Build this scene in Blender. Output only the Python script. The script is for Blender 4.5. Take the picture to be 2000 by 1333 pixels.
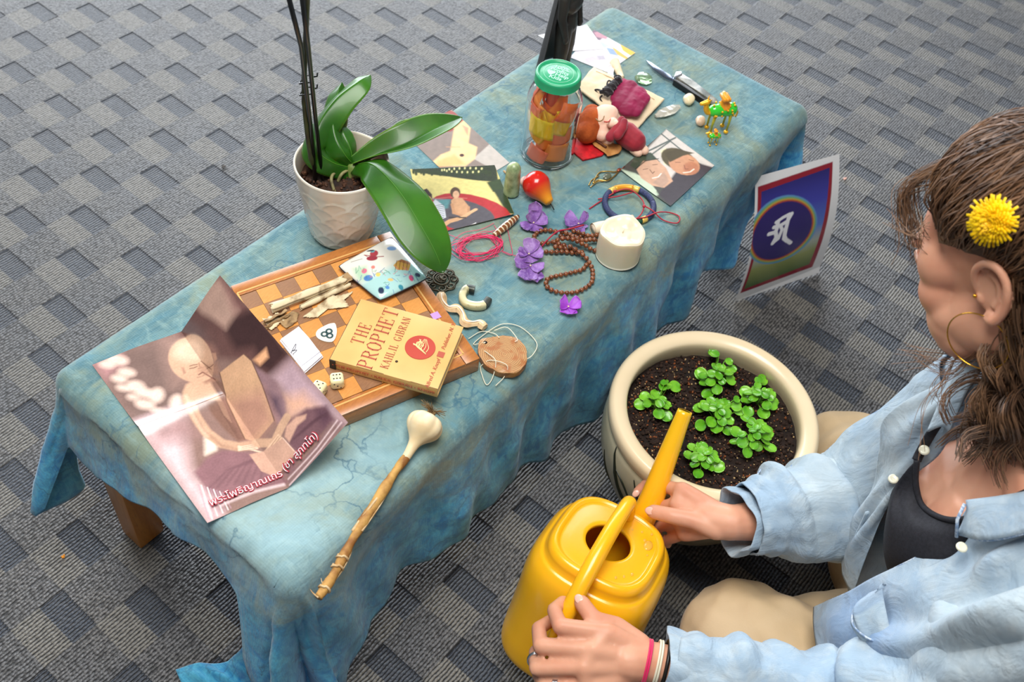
import bpy, bmesh, math, random
import numpy as np
from mathutils import Vector, Matrix, Euler, noise as mnoise
random.seed(7); rng = np.random.default_rng(7)
for o in list(bpy.data.objects): bpy.data.objects.remove(o)
SC = bpy.context.scene; COL = SC.collection
PI = math.pi
# ------------------------------------------------------------------ camera
FPX = 1931.73
R3 = Matrix(((0.634667, 0.563647, -0.528678), (-0.767847, 0.537168, -0.349087), (0.087227, 0.627498, 0.773717)))
CAM = Vector((0, 0, 1.35))
cd = bpy.data.cameras.new('camera'); cam = bpy.data.objects.new('camera', cd); COL.objects.link(cam)
cam.matrix_world = Matrix.Translation(CAM) @ R3.to_4x4()
cd.sensor_width = 36; cd.lens = FPX*36/2000; cd.clip_start = .02; cd.shift_y = 0
cd.dof.use_dof = True; cd.dof.focus_distance = 1.27; cd.dof.aperture_fstop = 7.0
SC.camera = cam
# ------------------------------------------------------------------ world, window light, exposure
SC.view_settings.view_transform = 'Standard'; SC.view_settings.look = 'None'
SC.view_settings.gamma = 1; SC.view_settings.use_curve_mapping = False
SC.view_settings.exposure = 0.10
wd = bpy.data.worlds.new('world'); SC.world = wd; wd.use_nodes = True
wn = wd.node_tree; bg = wn.nodes['Background']
bg.inputs[0].default_value = (.92, .95, 1, 1); bg.inputs[1].default_value = .20
def area(name, loc, target, sx, sy, power, col=(1, 1, 1)):
    l = bpy.data.lights.new(name, 'AREA'); l.shape = 'RECTANGLE'; l.size = sx; l.size_y = sy; l.energy = power; l.color = col
    o = bpy.data.objects.new(name, l); COL.objects.link(o); o.location = loc
    o.rotation_euler = (Vector(target)-Vector(loc)).to_track_quat('-Z', 'Y').to_euler(); return o
area('window_light', (2.75, 2.95, 1.25), (1.0, .55, .1), 4.4, 1.9, 210, (.88, .94, 1))
area('ceiling_light', (.38, .45, 2.35), (.45, .5, 0), 1.1, 1.1, 54, (1, .975, .94))
TT = .35   # table top height
# ------------------------------------------------------------------ helpers
def W(px, py, h=TT):            # real point at height h seen at a given spot of the 2000x1333 photograph
    d = R3 @ Vector((px-1000, -(py-666.5), -FPX)); t = (h-CAM.z)/d.z
    return CAM+d*t
def srgb(r, g=None, b=None):
    if g is None:
        if isinstance(r, str): r, g, b = (int(r[i:i+2], 16)/255 for i in (0, 2, 4))
        else: r, g, b = r
    if max(r, g, b) > 1.001: r, g, b = r/255, g/255, b/255
    f = lambda c: c/12.92 if c <= .04045 else ((c+.055)/1.055)**2.4
    return (f(r), f(g), f(b), 1)
def mat(name, col, rough=.6, col2=None, ns=40, nd=4, nlo=.35, nhi=.65, bump=0, bs=200, bdist=.001, metal=0, trans=0, sss=0, sssr=(.01, .004, .002), coat=0, spec=.5, sheen=0, ior=1.45, vcol=None, stretch=None, emit=0, alpha=1):
    m = bpy.data.materials.new(name); m.use_nodes = True; nt = m.node_tree; N = nt.nodes; L = nt.links
    p = N['Principled BSDF']; c = srgb(col)
    p.inputs['Base Color'].default_value = c; p.inputs['Roughness'].default_value = rough
    p.inputs['Metallic'].default_value = metal; p.inputs['Transmission Weight'].default_value = trans
    p.inputs['Subsurface Weight'].default_value = sss; p.inputs['Subsurface Radius'].default_value = sssr; p.inputs['Subsurface Scale'].default_value = 1
    p.inputs['Coat Weight'].default_value = coat; p.inputs['Coat Roughness'].default_value = .15
    p.inputs['Specular IOR Level'].default_value = spec; p.inputs['IOR'].default_value = ior
    p.inputs['Sheen Weight'].default_value = sheen; p.inputs['Sheen Roughness'].default_value = .4; p.inputs['Alpha'].default_value = alpha
    tc = N.new('ShaderNodeTexCoord'); mp = N.new('ShaderNodeMapping'); L.new(tc.outputs['Object'], mp.inputs[0])
    if stretch: mp.inputs['Scale'].default_value = stretch
    src = None
    if vcol:
        a = N.new('ShaderNodeAttribute'); a.attribute_name = vcol; src = a.outputs['Color']
    if col2:
        n = N.new('ShaderNodeTexNoise'); n.inputs['Scale'].default_value = ns; n.inputs['Detail'].default_value = nd; L.new(mp.outputs[0], n.inputs['Vector'])
        r = N.new('ShaderNodeMapRange'); r.inputs[1].default_value = nlo; r.inputs[2].default_value = nhi; L.new(n.outputs['Fac'], r.inputs[0])
        x = N.new('ShaderNodeMix'); x.data_type = 'RGBA'; L.new(r.outputs[0], x.inputs[0]); x.inputs[7].default_value = srgb(col2)
        if src: L.new(src, x.inputs[6])
        else: x.inputs[6].default_value = c
        src = x.outputs[2]
    if src: L.new(src, p.inputs['Base Color'])
    if bump:
        n = N.new('ShaderNodeTexNoise'); n.inputs['Scale'].default_value = bs; n.inputs['Detail'].default_value = 5; L.new(mp.outputs[0], n.inputs['Vector'])
        b = N.new('ShaderNodeBump'); b.inputs['Strength'].default_value = bump; b.inputs['Distance'].default_value = bdist
        L.new(n.outputs['Fac'], b.inputs['Height']); L.new(b.outputs[0], p.inputs['Normal'])
    return m
def link(o, name, parent):
    COL.objects.link(o); o.name = name
    if parent is not None: o.parent = parent
    return o
def meshobj(name, v, f, m, parent=None, smooth=True, cols=None, local=False, angle=None):
    me = bpy.data.meshes.new(name); v = np.asarray(v, float)
    if parent is not None and not local: v = v-np.array(parent.location)
    me.from_pydata(v.tolist(), [], [tuple(int(i) for i in q) for q in f]); me.update()
    if smooth:
        me.polygons.foreach_set('use_smooth', [True]*len(me.polygons))
        if angle: me.set_sharp_from_angle(angle=math.radians(angle))
    if cols is not None:
        a = me.color_attributes.new('Col', 'FLOAT_COLOR', 'POINT'); c = np.ones((len(v), 4)); c[:, :3] = cols; a.data.foreach_set('color', c.ravel())
    for q in (m if isinstance(m, (list, tuple)) else [m]): me.materials.append(q)
    return link(bpy.data.objects.new(name, me), name, parent)
def tag(o, label, cat=None, group=None, kind=None):
    if label: o['label'] = label
    if cat: o['category'] = cat
    if group: o['group'] = group
    if kind: o['kind'] = kind
    return o
def thing(name, label, cat, loc, group=None):
    o = bpy.data.objects.new(name, None); o.empty_display_size = .02; COL.objects.link(o); o.location = loc
    return tag(o, label, cat, group)
class G:                         # geometry collector
    def __init__(s): s.v = []; s.f = []; s.n = 0; s.c = []
    def add(s, v, f, c=None):
        v = np.asarray(v, float).reshape(-1, 3); s.v.append(v); s.f += [tuple(int(i)+s.n for i in q) for q in f]; s.n += len(v)
        s.c.append(np.tile(np.array(c if c is not None else (1, 1, 1), float)[:3], (len(v), 1))); return s
    def V(s): return np.concatenate(s.v)
    def obj(s, name, m, parent=None, smooth=True, cols=False, angle=None, local=False):
        return meshobj(name, s.V(), s.f, m, parent, smooth, np.concatenate(s.c) if cols else None, local, angle)
def frames(P, closed=False):
    P = np.asarray(P, float); T = np.gradient(P, axis=0)
    if closed: T = np.roll(P, -1, 0)-np.roll(P, 1, 0)
    T /= np.linalg.norm(T, axis=1)[:, None]+1e-12
    a = np.array([0, 0, 1.]) if abs(T[0][2]) < .9 else np.array([1., 0, 0])
    U = np.zeros_like(P); u = np.cross(T[0], a); u /= np.linalg.norm(u)
    for i in range(len(P)):
        u = u-T[i]*u.dot(T[i]); u /= np.linalg.norm(u)+1e-12; U[i] = u
    return T, U, np.cross(T, U)
def spline(P, n, closed=False):  # catmull-rom through points
    P = np.asarray(P, float)
    if closed: Q = np.concatenate([P[-1:], P, P[:2]]); m = len(P)
    else: Q = np.concatenate([2*P[:1]-P[1:2], P, 2*P[-1:]-P[-2:-1]]); m = len(P)-1
    t = np.linspace(0, m, n, endpoint=not closed); i = np.minimum(t.astype(int), m-1); u = (t-i)[:, None]
    a, b, c, d = Q[i], Q[i+1], Q[i+2], Q[i+3]
    return .5*((2*b)+(c-a)*u+(2*a-5*b+4*c-d)*u*u+(3*b-a-3*c+d)*u**3)
def tube(P, r, seg=8, closed=False, cap=True, flat=1.0, up=None):
    P = np.asarray(P, float); n = len(P); r = np.broadcast_to(np.asarray(r, float), (n,)); T, U, V = frames(P, closed)
    if up is not None:
        up = np.asarray(up, float); U = np.cross(T, up); U /= np.linalg.norm(U, axis=1)[:, None]; V = np.cross(T, U)
    a = np.arange(seg)*2*PI/seg
    v = P[:, None]+r[:, None, None]*(np.cos(a)[None, :, None]*U[:, None]+flat*np.sin(a)[None, :, None]*V[:, None])
    f = []
    for i in range(n if closed else n-1):
        j = (i+1) % n
        for k in range(seg): l = (k+1) % seg; f.append((i*seg+k, i*seg+l, j*seg+l, j*seg+k))
    if cap and not closed: f += [tuple(range(seg))[::-1], tuple((n-1)*seg+k for k in range(seg))]
    return v.reshape(-1, 3), f
def lathe(prof, c, seg=48, squash=None):
    v = []; f = []; n = len(prof)
    for i, (r, z) in enumerate(prof):
        for k in range(seg): a = 2*PI*k/seg; v.append((c[0]+r*math.cos(a), c[1]+r*math.sin(a), c[2]+z))
    for i in range(n-1):
        for k in range(seg): l = (k+1) % seg; f.append((i*seg+k, i*seg+l, (i+1)*seg+l, (i+1)*seg+k))
    return v, f
def capfan(v, f, i0, seg, flip=False):
    q = list(range(i0, i0+seg)); f.append(tuple(q[::-1] if flip else q))
def ell(c, r, rot=None, nu=16, nv=10):
    v = [(0, 0, -1)]; f = []
    for i in range(1, nv):
        p = -PI/2+PI*i/nv
        for k in range(nu): a = 2*PI*k/nu; v.append((math.cos(p)*math.cos(a), math.cos(p)*math.sin(a), math.sin(p)))
    v.append((0, 0, 1)); t = len(v)-1
    for k in range(nu):
        l = (k+1) % nu; f.append((0, 1+l, 1+k)); f.append((t, t-nu+k, t-nu+l))
        for i in range(nv-2): a = 1+i*nu; f.append((a+k, a+l, a+nu+l, a+nu+k))
    v = np.array(v)*np.array(r)
    if rot is not None: v = v@np.array(rot.to_matrix() if hasattr(rot, 'to_matrix') else rot).T
    return v+np.array(c), f
def box(c, s, rot=None, bev=0):
    bm = bmesh.new(); bmesh.ops.create_cube(bm, size=1); bmesh.ops.scale(bm, vec=Vector(s), verts=bm.verts)
    if bev: bmesh.ops.bevel(bm, geom=bm.edges[:], offset=bev, segments=2, affect='EDGES', profile=.5)
    v = np.array([x.co[:] for x in bm.verts]); bm.verts.index_update(); f = [tuple(q.index for q in x.verts) for x in bm.faces]; bm.free()
    if rot is not None: v = v@np.array(rot).T
    return v+np.array(c), f
def prism(poly, z0, z1, bev=0):       # polygon (x,y) extruded
    n = len(poly); a = sum(poly[i][0]*poly[(i+1) % n][1]-poly[(i+1) % n][0]*poly[i][1] for i in range(n))
    if a < 0: poly = poly[::-1]
    bm = bmesh.new(); lo = [bm.verts.new((p[0], p[1], z0)) for p in poly]; hi = [bm.verts.new((p[0], p[1], z1)) for p in poly]
    bm.faces.new(lo[::-1]); top = bm.faces.new(hi)
    for i in range(n): bm.faces.new((lo[i], lo[(i+1) % n], hi[(i+1) % n], hi[i]))
    if bev: bmesh.ops.bevel(bm, geom=bm.edges[:], offset=bev, segments=2, affect='EDGES', profile=.5)
    if n > 4: bmesh.ops.triangulate(bm, faces=[q for q in bm.faces if len(q.verts) > 4])
    bm.verts.index_update(); v = np.array([x.co[:] for x in bm.verts]); f = [tuple(q.index for q in x.verts) for x in bm.faces]; bm.free(); return v, f
def grid(P, closed_u=False, closed_v=False):  # P: (n,m,3)
    n, m = P.shape[:2]; f = []
    for i in range(n if closed_u else n-1):
        for j in range(m if closed_v else m-1):
            a, b = (i+1) % n, (j+1) % m; f.append((i*m+j, a*m+j, a*m+b, i*m+b))
    return P.reshape(-1, 3), f
def thick(P, t, normal=None):        # solid sheet out of a grid, offset along vertex normals
    du = np.gradient(P, axis=0); dv = np.gradient(P, axis=1); N = np.cross(du, dv); N /= np.linalg.norm(N, axis=2)[..., None]+1e-12
    n, m = P.shape[:2]; v1, f1 = grid(P); v2 = (P-N*t).reshape(-1, 3); o = n*m; f = list(f1)+[tuple(q+o for q in x[::-1]) for x in f1]
    ring = [i*m for i in range(n)]+[(n-1)*m+j for j in range(1, m)]+[i*m+m-1 for i in range(n-2, -1, -1)]+[j for j in range(m-2, 0, -1)]
    for k in range(len(ring)): a, b = ring[k], ring[(k+1) % len(ring)]; f.append((b, a, a+o, b+o))
    return np.concatenate([v1, v2]), f
def bez(ctrl, n, m):                 # smooth surface through a control net (rows, cols, 3)
    ctrl = np.asarray(ctrl, float); a = np.stack([spline(r, m) for r in ctrl]); return np.stack([spline(a[:, j], n) for j in range(m)], axis=1)
def evald(o, mods):
    for t, kw in mods:
        q = o.modifiers.new(t, t)
        for k, v in kw.items(): setattr(q, k, v)
    dg = bpy.context.evaluated_depsgraph_get(); dg.update(); me = bpy.data.meshes.new_from_object(o.evaluated_get(dg), depsgraph=dg)
    old = o.data; o.modifiers.clear(); o.data = me; bpy.data.meshes.remove(old); me.polygons.foreach_set('use_smooth', [True]*len(me.polygons)); return o
def blob(name, g, m, parent, voxel=.002, smooth=6, fac=.5, deci=None):
    o = g.obj(name, m, parent); mods = [('REMESH', dict(mode='VOXEL', voxel_size=voxel, use_smooth_shade=True)), ('SMOOTH', dict(iterations=smooth, factor=fac))]
    if deci: mods.append(('DECIMATE', dict(ratio=deci)))
    return evald(o, mods)
def cone(a, b, ra, rb, seg=14, n=6, flat=1.0, up=None):   # rounded tapered limb
    a = np.array(a, float); b = np.array(b, float); d = b-a; L = np.linalg.norm(d); d = d/L; P = []; r = []
    for k in range(4): t = k/3*PI/2; P.append(a-d*ra*math.cos(t)*.999); r.append(max(1e-5, ra*math.sin(t)))
    for k in range(1, n): P.append(a+d*L*k/n); r.append(ra+(rb-ra)*k/n)
    for k in range(4): t = k/3*PI/2; P.append(b+d*rb*math.sin(t)*.999); r.append(max(1e-5, rb*math.cos(t)))
    return tube(P, r, seg, flat=flat, up=up)
def fbm(P, s, o=4, seed=0):
    out = np.zeros(len(P)); 
    for i, p in enumerate(P): out[i] = mnoise.fractal(Vector((p[0]*s+seed, p[1]*s, p[2]*s)), 1.0, 2.0, o)
    return out
# ---- flat printing: colours laid on a fine sheet, all shapes given as points on the sheet's own plane
class Print:
    def __init__(s, XY, base): s.P = np.asarray(XY, float)[:, :2]; s.C = np.tile(np.array(srgb(base)[:3]), (len(s.P), 1))
    def _d(s, poly):                 # signed distance, negative inside
        P = s.P; d = np.full(len(P), 1e9); ins = np.zeros(len(P), bool); n = len(poly)
        for i in range(n):
            a = np.array(poly[i][:2]); b = np.array(poly[(i+1) % n][:2]); e = b-a; w = P-a
            t = np.clip((w@e)/(e@e+1e-15), 0, 1); q = w-t[:, None]*e; d = np.minimum(d, (q**2).sum(1))
            c = (a[1] <= P[:, 1]) != (b[1] <= P[:, 1]); x = a[0]+(P[:, 1]-a[1])/(b[1]-a[1]+1e-15)*(b[0]-a[0]); ins ^= c & (P[:, 0] < x)
        d = np.sqrt(d); return np.where(ins, -d, d)
    def mix(s, m, col): s.C = s.C*(1-m[:, None])+np.array(srgb(col)[:3])*m[:, None]
    def poly(s, pts, col, soft=.0004, alpha=1): s.mix(alpha*np.clip(.5-s._d(pts)/(2*soft), 0, 1), col)
    def line(s, pts, w, col, soft=.0003, alpha=1):
        P = s.P; d = np.full(len(P), 1e9)
        for i in range(len(pts)-1):
            a = np.array(pts[i][:2]); b = np.array(pts[i+1][:2]); e = b-a; q = P-a; t = np.clip((q@e)/(e@e+1e-15), 0, 1); q = q-t[:, None]*e; d = np.minimum(d, (q**2).sum(1))
        s.mix(alpha*np.clip(.5-(np.sqrt(d)-w/2)/(2*soft), 0, 1), col)
    def noise(s, sc, amt, seed=0): s.C = np.clip(s.C*(1+amt*fbm(np.c_[s.P, s.P[:, 0]*0], sc, 4, seed))[:, None], 0, 1)
def elp(cx, cy, rx, ry, ang=0, n=20, a0=0, a1=360):
    o = []; A = math.radians(ang)
    for k in range(n): t = math.radians(a0+(a1-a0)*k/(n if a1-a0 >= 360 else n-1)); x, y = rx*math.cos(t), ry*math.sin(t); o.append((cx+x*math.cos(A)-y*math.sin(A), cy+x*math.sin(A)+y*math.cos(A)))
    return o
def pl(pts, h=TT): return [tuple(W(x, y, h))[:2] for x, y in pts]
M = {}
# ------------------------------------------------------------------ node expression helper
class NT:
    def __init__(s, name): s.m = bpy.data.materials.new(name); s.m.use_nodes = True; s.t = s.m.node_tree; s.p = s.t.nodes['Principled BSDF']; s.tc = s.t.nodes.new('ShaderNodeTexCoord')
    def n(s, t, **kw):
        x = s.t.nodes.new(t)
        for k, v in kw.items(): setattr(x, k, v)
        return x
    def setin(s, sock, v):
        if hasattr(v, 'is_output') or isinstance(v, bpy.types.NodeSocket): s.t.links.new(v, sock)
        else: sock.default_value = v
    def math(s, op, a, b=0, c=0):
        x = s.n('ShaderNodeMath', operation=op); s.setin(x.inputs[0], a); s.setin(x.inputs[1], b); s.setin(x.inputs[2], c); return x.outputs[0]
    def mix(s, f, a, b):
        x = s.n('ShaderNodeMix', data_type='RGBA'); s.setin(x.inputs[0], f); s.setin(x.inputs[6], a); s.setin(x.inputs[7], b); return x.outputs[2]
    def rng(s, v, a, b, c=0, d=1, smooth=False):
        x = s.n('ShaderNodeMapRange'); x.interpolation_type = 'SMOOTHSTEP' if smooth else 'LINEAR'; s.setin(x.inputs[0], v)
        for i, q in enumerate((a, b, c, d)): x.inputs[i+1].default_value = q
        return x.outputs[0]
    def map(s, scale=(1, 1, 1), rot=(0, 0, 0), loc=(0, 0, 0), src=None):
        x = s.n('ShaderNodeMapping'); s.t.links.new(src or s.tc.outputs['Object'], x.inputs[0]); x.inputs['Scale'].default_value = scale; x.inputs['Rotation'].default_value = rot; x.inputs['Location'].default_value = loc; return x.outputs[0]
    def noise(s, vec, scale, det=4, rough=.5, dist=0):
        x = s.n('ShaderNodeTexNoise'); s.t.links.new(vec, x.inputs['Vector']); x.inputs['Scale'].default_value = scale; x.inputs['Detail'].default_value = det; x.inputs['Roughness'].default_value = rough; x.inputs['Distortion'].default_value = dist; return x.outputs['Fac']
    def vor(s, vec, scale, feat='DISTANCE_TO_EDGE', rnd=1, out='Distance'):
        x = s.n('ShaderNodeTexVoronoi', feature=feat); s.t.links.new(vec, x.inputs['Vector']); x.inputs['Scale'].default_value = scale; x.inputs['Randomness'].default_value = rnd; return x.outputs[out]
    def xyz(s, vec=None): x = s.n('ShaderNodeSeparateXYZ'); s.t.links.new(vec or s.tc.outputs['Object'], x.inputs[0]); return x.outputs
    def attr(s, n='Col'): x = s.n('ShaderNodeAttribute'); x.attribute_name = n; return x.outputs['Color']
    def col(s, c): s.setin(s.p.inputs['Base Color'], c)
    def bump(s, h, strength, dist): x = s.n('ShaderNodeBump'); x.inputs['Strength'].default_value = strength; x.inputs['Distance'].default_value = dist; s.t.links.new(h, x.inputs['Height']); s.t.links.new(x.outputs[0], s.p.inputs['Normal'])
    def set(s, **kw):
        for k, v in kw.items(): s.setin(s.p.inputs[k.replace('_', ' ')], v)
        return s.m
# ------------------------------------------------------------------ carpet
PX, PY, OX, OY = .1606, .0778, .841-.0185, 1.601-.0389
n = NT('woven_carpet'); x, y, z = n.xyz()
row = n.math('FLOOR', n.math('DIVIDE', n.math('SUBTRACT', y, OY), PY))
odd = n.math('MODULO', n.math('ADD', row, 1000), 2)
u = n.math('WRAP', n.math('ADD', n.math('SUBTRACT', x, OX), n.math('MULTIPLY', odd, PX/2)), PX, 0)
jit = n.noise(n.map(), 300, 2); u2 = n.math('ADD', u, n.math('MULTIPLY', n.math('SUBTRACT', jit, .5), .003))
dark = n.math('LESS_THAN', u2, .0375); beige = n.math('GREATER_THAN', u2, PX-.044)
rib = n.math('ABSOLUTE', n.math('SINE', n.math('ADD', n.math('MULTIPLY', y, PI/.0052), n.math('MULTIPLY', n.noise(n.map(), 60, 2), 2.2))))
bead = n.vor(n.map((1, 1.0, 1)), 210, 'F1'); bead = n.math('SUBTRACT', 1, n.math('MULTIPLY', bead, 1.1))
str_ = n.math('ADD', n.math('MULTIPLY', n.math('MAXIMUM', dark, beige), .32), .48)
h = n.math('ADD', n.math('MULTIPLY', rib, str_), n.math('MULTIPLY', bead, .6))
var = n.noise(n.map(), 9, 3); fib = n.noise(n.map((1, 1, 1)), 420, 4, .7)
c = n.mix(n.rng(var, .35, .65), srgb(124, 121, 117), srgb(114, 115, 118))
c = n.mix(beige, c, srgb(127, 123, 114)); c = n.mix(dark, c, srgb(54, 62, 74))
c = n.mix(n.rng(fib, .42, .62, 0, .55), c, srgb(70, 71, 76))
c = n.mix(n.rng(h, .34, .95, .97, 0), c, srgb(16, 15, 16))  # gaps between ribs and beads: their shade is painted into the colour
n.col(c); n.bump(h, 1.0, .0024); M['carpet'] = n.set(Roughness=.50, Specular_IOR_Level=.5, Sheen_Weight=.22, Sheen_Roughness=.45)
g = G(); X0, X1, Y0, Y1 = -.7, 4.3, -1.4, 4.2
r0 = int((Y0-OY)/PY)-1; r1 = int((Y1-OY)/PY)+1; dep = .0017
for r in range(r0, r1):
    ya, yb = OY+r*PY, OY+(r+1)*PY; off = (r % 2)*PX/2
    for k in range(int((X0-OX)/PX)-1, int((X1-OX)/PX)+1):
        xa = OX+k*PX-off; xb = xa+.0375; xc = xa+PX; s = .0015
        o = [(xa, ya), (xb, ya), (xb, yb), (xa, yb)]; i = [(xa+s, ya+s), (xb-s, ya+s), (xb-s, yb-s), (xa+s, yb-s)]
        v = [(p[0], p[1], 0) for p in o]+[(p[0], p[1], -dep) for p in i]+[(xc, ya, 0), (xc, yb, 0), (xb+.04, ya, 0), (xb+.04, yb, 0)]
        g.add(v, [(4, 5, 6, 7)]+[(q, (q+1) % 4, 4+(q+1) % 4, 4+q) for q in range(4)]+[(1, 10, 11, 2), (10, 8, 9, 11)])
tag(g.obj('floor', M['carpet'], smooth=False), 'grey carpet woven with staggered dark and beige ribbed blocks', kind='structure')
# ------------------------------------------------------------------ low table under the cloth
def wood(name, c1, c2, rough=.38, sc=(3, 40, 40), rot=(0, 0, 0), coat=.3, dist=1.5):
    n = NT(name); v = n.map(sc, rot); a = n.noise(v, 2.2, 5, .6, dist); b = n.noise(n.map((sc[0]*2, sc[1]*6, sc[2]*6), rot), 6, 3)
    c = n.mix(n.rng(a, .3, .7), srgb(c1), srgb(c2)); c = n.mix(n.rng(b, .5, .75, 0, .25), c, srgb(tuple(int(q*.55) for q in (srgb255(c2)))))
    n.col(c); n.bump(b, .12, .0006); return n.set(Roughness=rough, Coat_Weight=coat, Coat_Roughness=.25)
def srgb255(c): return tuple(int(c[i:i+2], 16) for i in (0, 2, 4)) if isinstance(c, str) else c
M['beech'] = wood('orange_beech', 'd08a3c', 'b87028', sc=(30, 30, 2.5))
M['beech2'] = wood('table_top_wood', 'b9742f', '9a5a20', sc=(2.5, 30, 30))
tb = thing('low_table', 'low orange-brown wooden table hidden under the blue tie-dyed cloth', 'table', (.84, .62, 0))
g = G(); v, f = box((.84, .617, .333), (1.16, .405, .028), bev=.006); g.add(v, f); g.obj('tabletop', M['beech2'], tb, angle=40)
for sx, sy in ((0, 0), (1, 0), (1, 1), (0, 1)):
    tx, ty = (.285, 1.395)[sx], (.475, .782)[sy]; bx_, by = (.268, 1.40)[sx], (.475, .774)[sy]
    g = G(); q = []
    for zz, cx, cy, w in ((.0, bx_, by, .021), (.32, tx, ty, .027)):
        q += [(cx-w, cy-w, zz), (cx+w, cy-w, zz), (cx+w, cy+w, zz), (cx-w, cy+w, zz)]
    g.add(q, [(3, 2, 1, 0), (4, 5, 6, 7)]+[(i, (i+1) % 4, 4+(i+1) % 4, 4+i) for i in range(4)]); o = g.obj('leg', M['beech'], tb, smooth=False)
    evald(o, [('BEVEL', dict(width=.003, segments=2))]); o.data.set_sharp_from_angle(angle=.7)
for yy in (.46, .772): g = G(); g.add(*box((.84, yy, .298), (1.06, .02, .045), bev=.002)); g.obj('apron', M['beech2'], tb, angle=40)
# ------------------------------------------------------------------ tie-dyed tablecloth
x0, x1, y0, y1, fr = .25, 1.432, .402, .832, .024
cx0, cx1, cy0, cy1 = x0+fr, x1-fr, y0+fr, y1-fr
def I(x, xs, ys): return float(np.interp(x, xs, ys))
def Lright(x): return I(x, [.25, .30, .36, .5, .62, .75, .93, 1.02, 1.12, 1.2, 1.33, 1.44], [.42, .30, .27, .235, .27, .31, .335, .30, .275, .30, .335, .22])
def Lnear(y): return I(y, [.40, .43, .455, .48, .53, .59, .66, .70, .75, .80, .84], [.46, .44, .22, .105, .10, .09, .10, .115, .14, .13, .20])
per = []                                    # (E, n, L, flare, wave amplitude)
nx, ny, nc = 130, 60, 22
def fanL(a, l0, l1, lm): return l0*(1-a)+l1*a+lm*math.sin(PI*a)
for i in range(nx): t = i/(nx-1); x = cx0+(cx1-cx0)*t; per.append(((x, cy0), (0, -1), Lright(x), (.10+.06*math.sin(x*9+1)-.10*math.exp(-((x-.75)/.2)**2))*(1-min(1, max(0, (x-1.1)/.1)))-.12*min(1, max(0, (x-1.1)/.1)), .012))
for i in range(1, nc): a = i/nc; t = -PI/2+a*PI/2; per.append(((cx1, cy0), (math.cos(t), math.sin(t)), fanL(a, .22, .14, .06), -.2+.45*min(1, a*3), .012))
for i in range(ny): t = i/(ny-1); y = cy0+(cy1-cy0)*t; per.append(((cx1, y), (1, 0), .14, .12, .006))
for i in range(1, nc): a = i/nc; t = a*PI/2; per.append(((cx1, cy1), (math.cos(t), math.sin(t)), .16, .2, .006))
for i in range(nx): t = i/(nx-1); x = cx1+(cx0-cx1)*t; per.append(((x, cy1), (0, 1), .15, .10, .006))
for i in range(1, nc): a = i/nc; t = PI/2+a*PI/2; per.append(((cx0, cy1), (math.cos(t), math.sin(t)), fanL(a, .15, .22, .10), .30+.15*math.sin(a*9), .010))
for i in range(ny): t = i/(ny-1); y = cy1+(cy0-cy1)*t; per.append(((cx0, y), (-1, 0), Lnear(y), .18 if y > .6 else .22, .009))
for i in range(1, nc): a = i/nc; t = PI+a*PI/2; per.append(((cx0, cy0), (math.cos(t), math.sin(t)), .50, .10+.10*abs(math.sin(a*PI*2)), .02))
NP = len(per); NR = 46; Q = np.zeros((NP, NR, 3)); D = np.zeros((NP, NR)); s = 0; last = None
for i, (E, nn, L, fl, wa) in enumerate(per):
    e = (E[0]+nn[0]*.1, E[1]+nn[1]*.1)
    if last: s += math.hypot(e[0]-last[0], e[1]-last[1])
    last = e; L += .004*math.sin(s*70)+.003*math.sin(s*31)
    for j in range(NR):
        d = L*(j/(NR-1))**.9; arc = fr*PI/2
        if d < arc: ho, dr = fr*math.sin(d/fr), fr*(1-math.cos(d/fr))
        else: ho, dr = fr, fr+d-arc
        dd = max(0, d-arc); k = min(1, dd/.12)
        ho += fl*dd*(1 if dd < .2 else .2/dd) + wa*k*(math.sin(s*24+2*math.sin(s*7))+.5*math.sin(s*53+dd*8)+.25*math.sin(s*97-dd*20))*min(1, L/.2)
        h0 = TT+.002-dr*.985; zmin = .006
        if h0 < zmin: ex = zmin-h0; h0 = zmin+.006*abs(math.sin(ex*60+s*20)); ho += ex*.8
        Q[i, j] = (E[0]+nn[0]*ho, E[1]+nn[1]*ho, h0); D[i, j] = d
V1, F1 = grid(Q, closed_u=True)
top = np.zeros((nx, ny, 3)); 
for i in range(nx):
    for j in range(ny): top[i, j] = (cx0+(cx1-cx0)*i/(nx-1), cy0+(cy1-cy0)*j/(ny-1), TT+.002)
V2, F2 = grid(top); F2 = [q[::-1] for q in F2] if False else F2
g = G(); g.add(V1, [q[::-1] for q in F1]); g.add(V2, F2)
# the end of the near corner that has slid out onto the carpet
ctl = [[W(495, 1240, .10), W(500, 1285, .07), W(505, 1330, .03), W(520, 1380, .01)], [W(440, 1292, .02), W(452, 1318, .028), W(470, 1345, .02), W(500, 1390, .01)],
       [W(385, 1292, .012), W(400, 1318, .022), W(420, 1350, .016), W(440, 1400, .008)], [W(343, 1306, .006), W(350, 1325, .012), W(370, 1360, .010), W(400, 1410, .006)]]
lobe = bez(ctl, 26, 26)
for a in range(26):
    for b in range(26): lobe[a, b, 2] += .004*math.sin(a*.9+b*.35)*min(1, b/8)*min(1, (25-a)/6)
g.add(*grid(lobe))
V = g.V(); dcol = np.concatenate([D.ravel(), np.zeros(len(V2)), np.full(26*26, .4)])
g.c = [np.repeat((dcol/.5)[:, None], 3, 1)]
nz = fbm(V, 14, 3, 3); nz2 = fbm(V, 45, 2, 9); w = np.where(dcol > .03, 1, .0); V[:, 2] += .0007*nz2*(1-w)
V[:, 0] += .004*w*nz; V[:, 1] += .004*w*fbm(V, 14, 3, 11); V[:, 2] += np.where(w > 0, .0015*nz2, 0)*(V[:, 2] > .02)
g.v = [V]
n = NT('tie_dyed_cotton'); dv = n.xyz(n.attr())[0]; ob = n.map()
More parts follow.
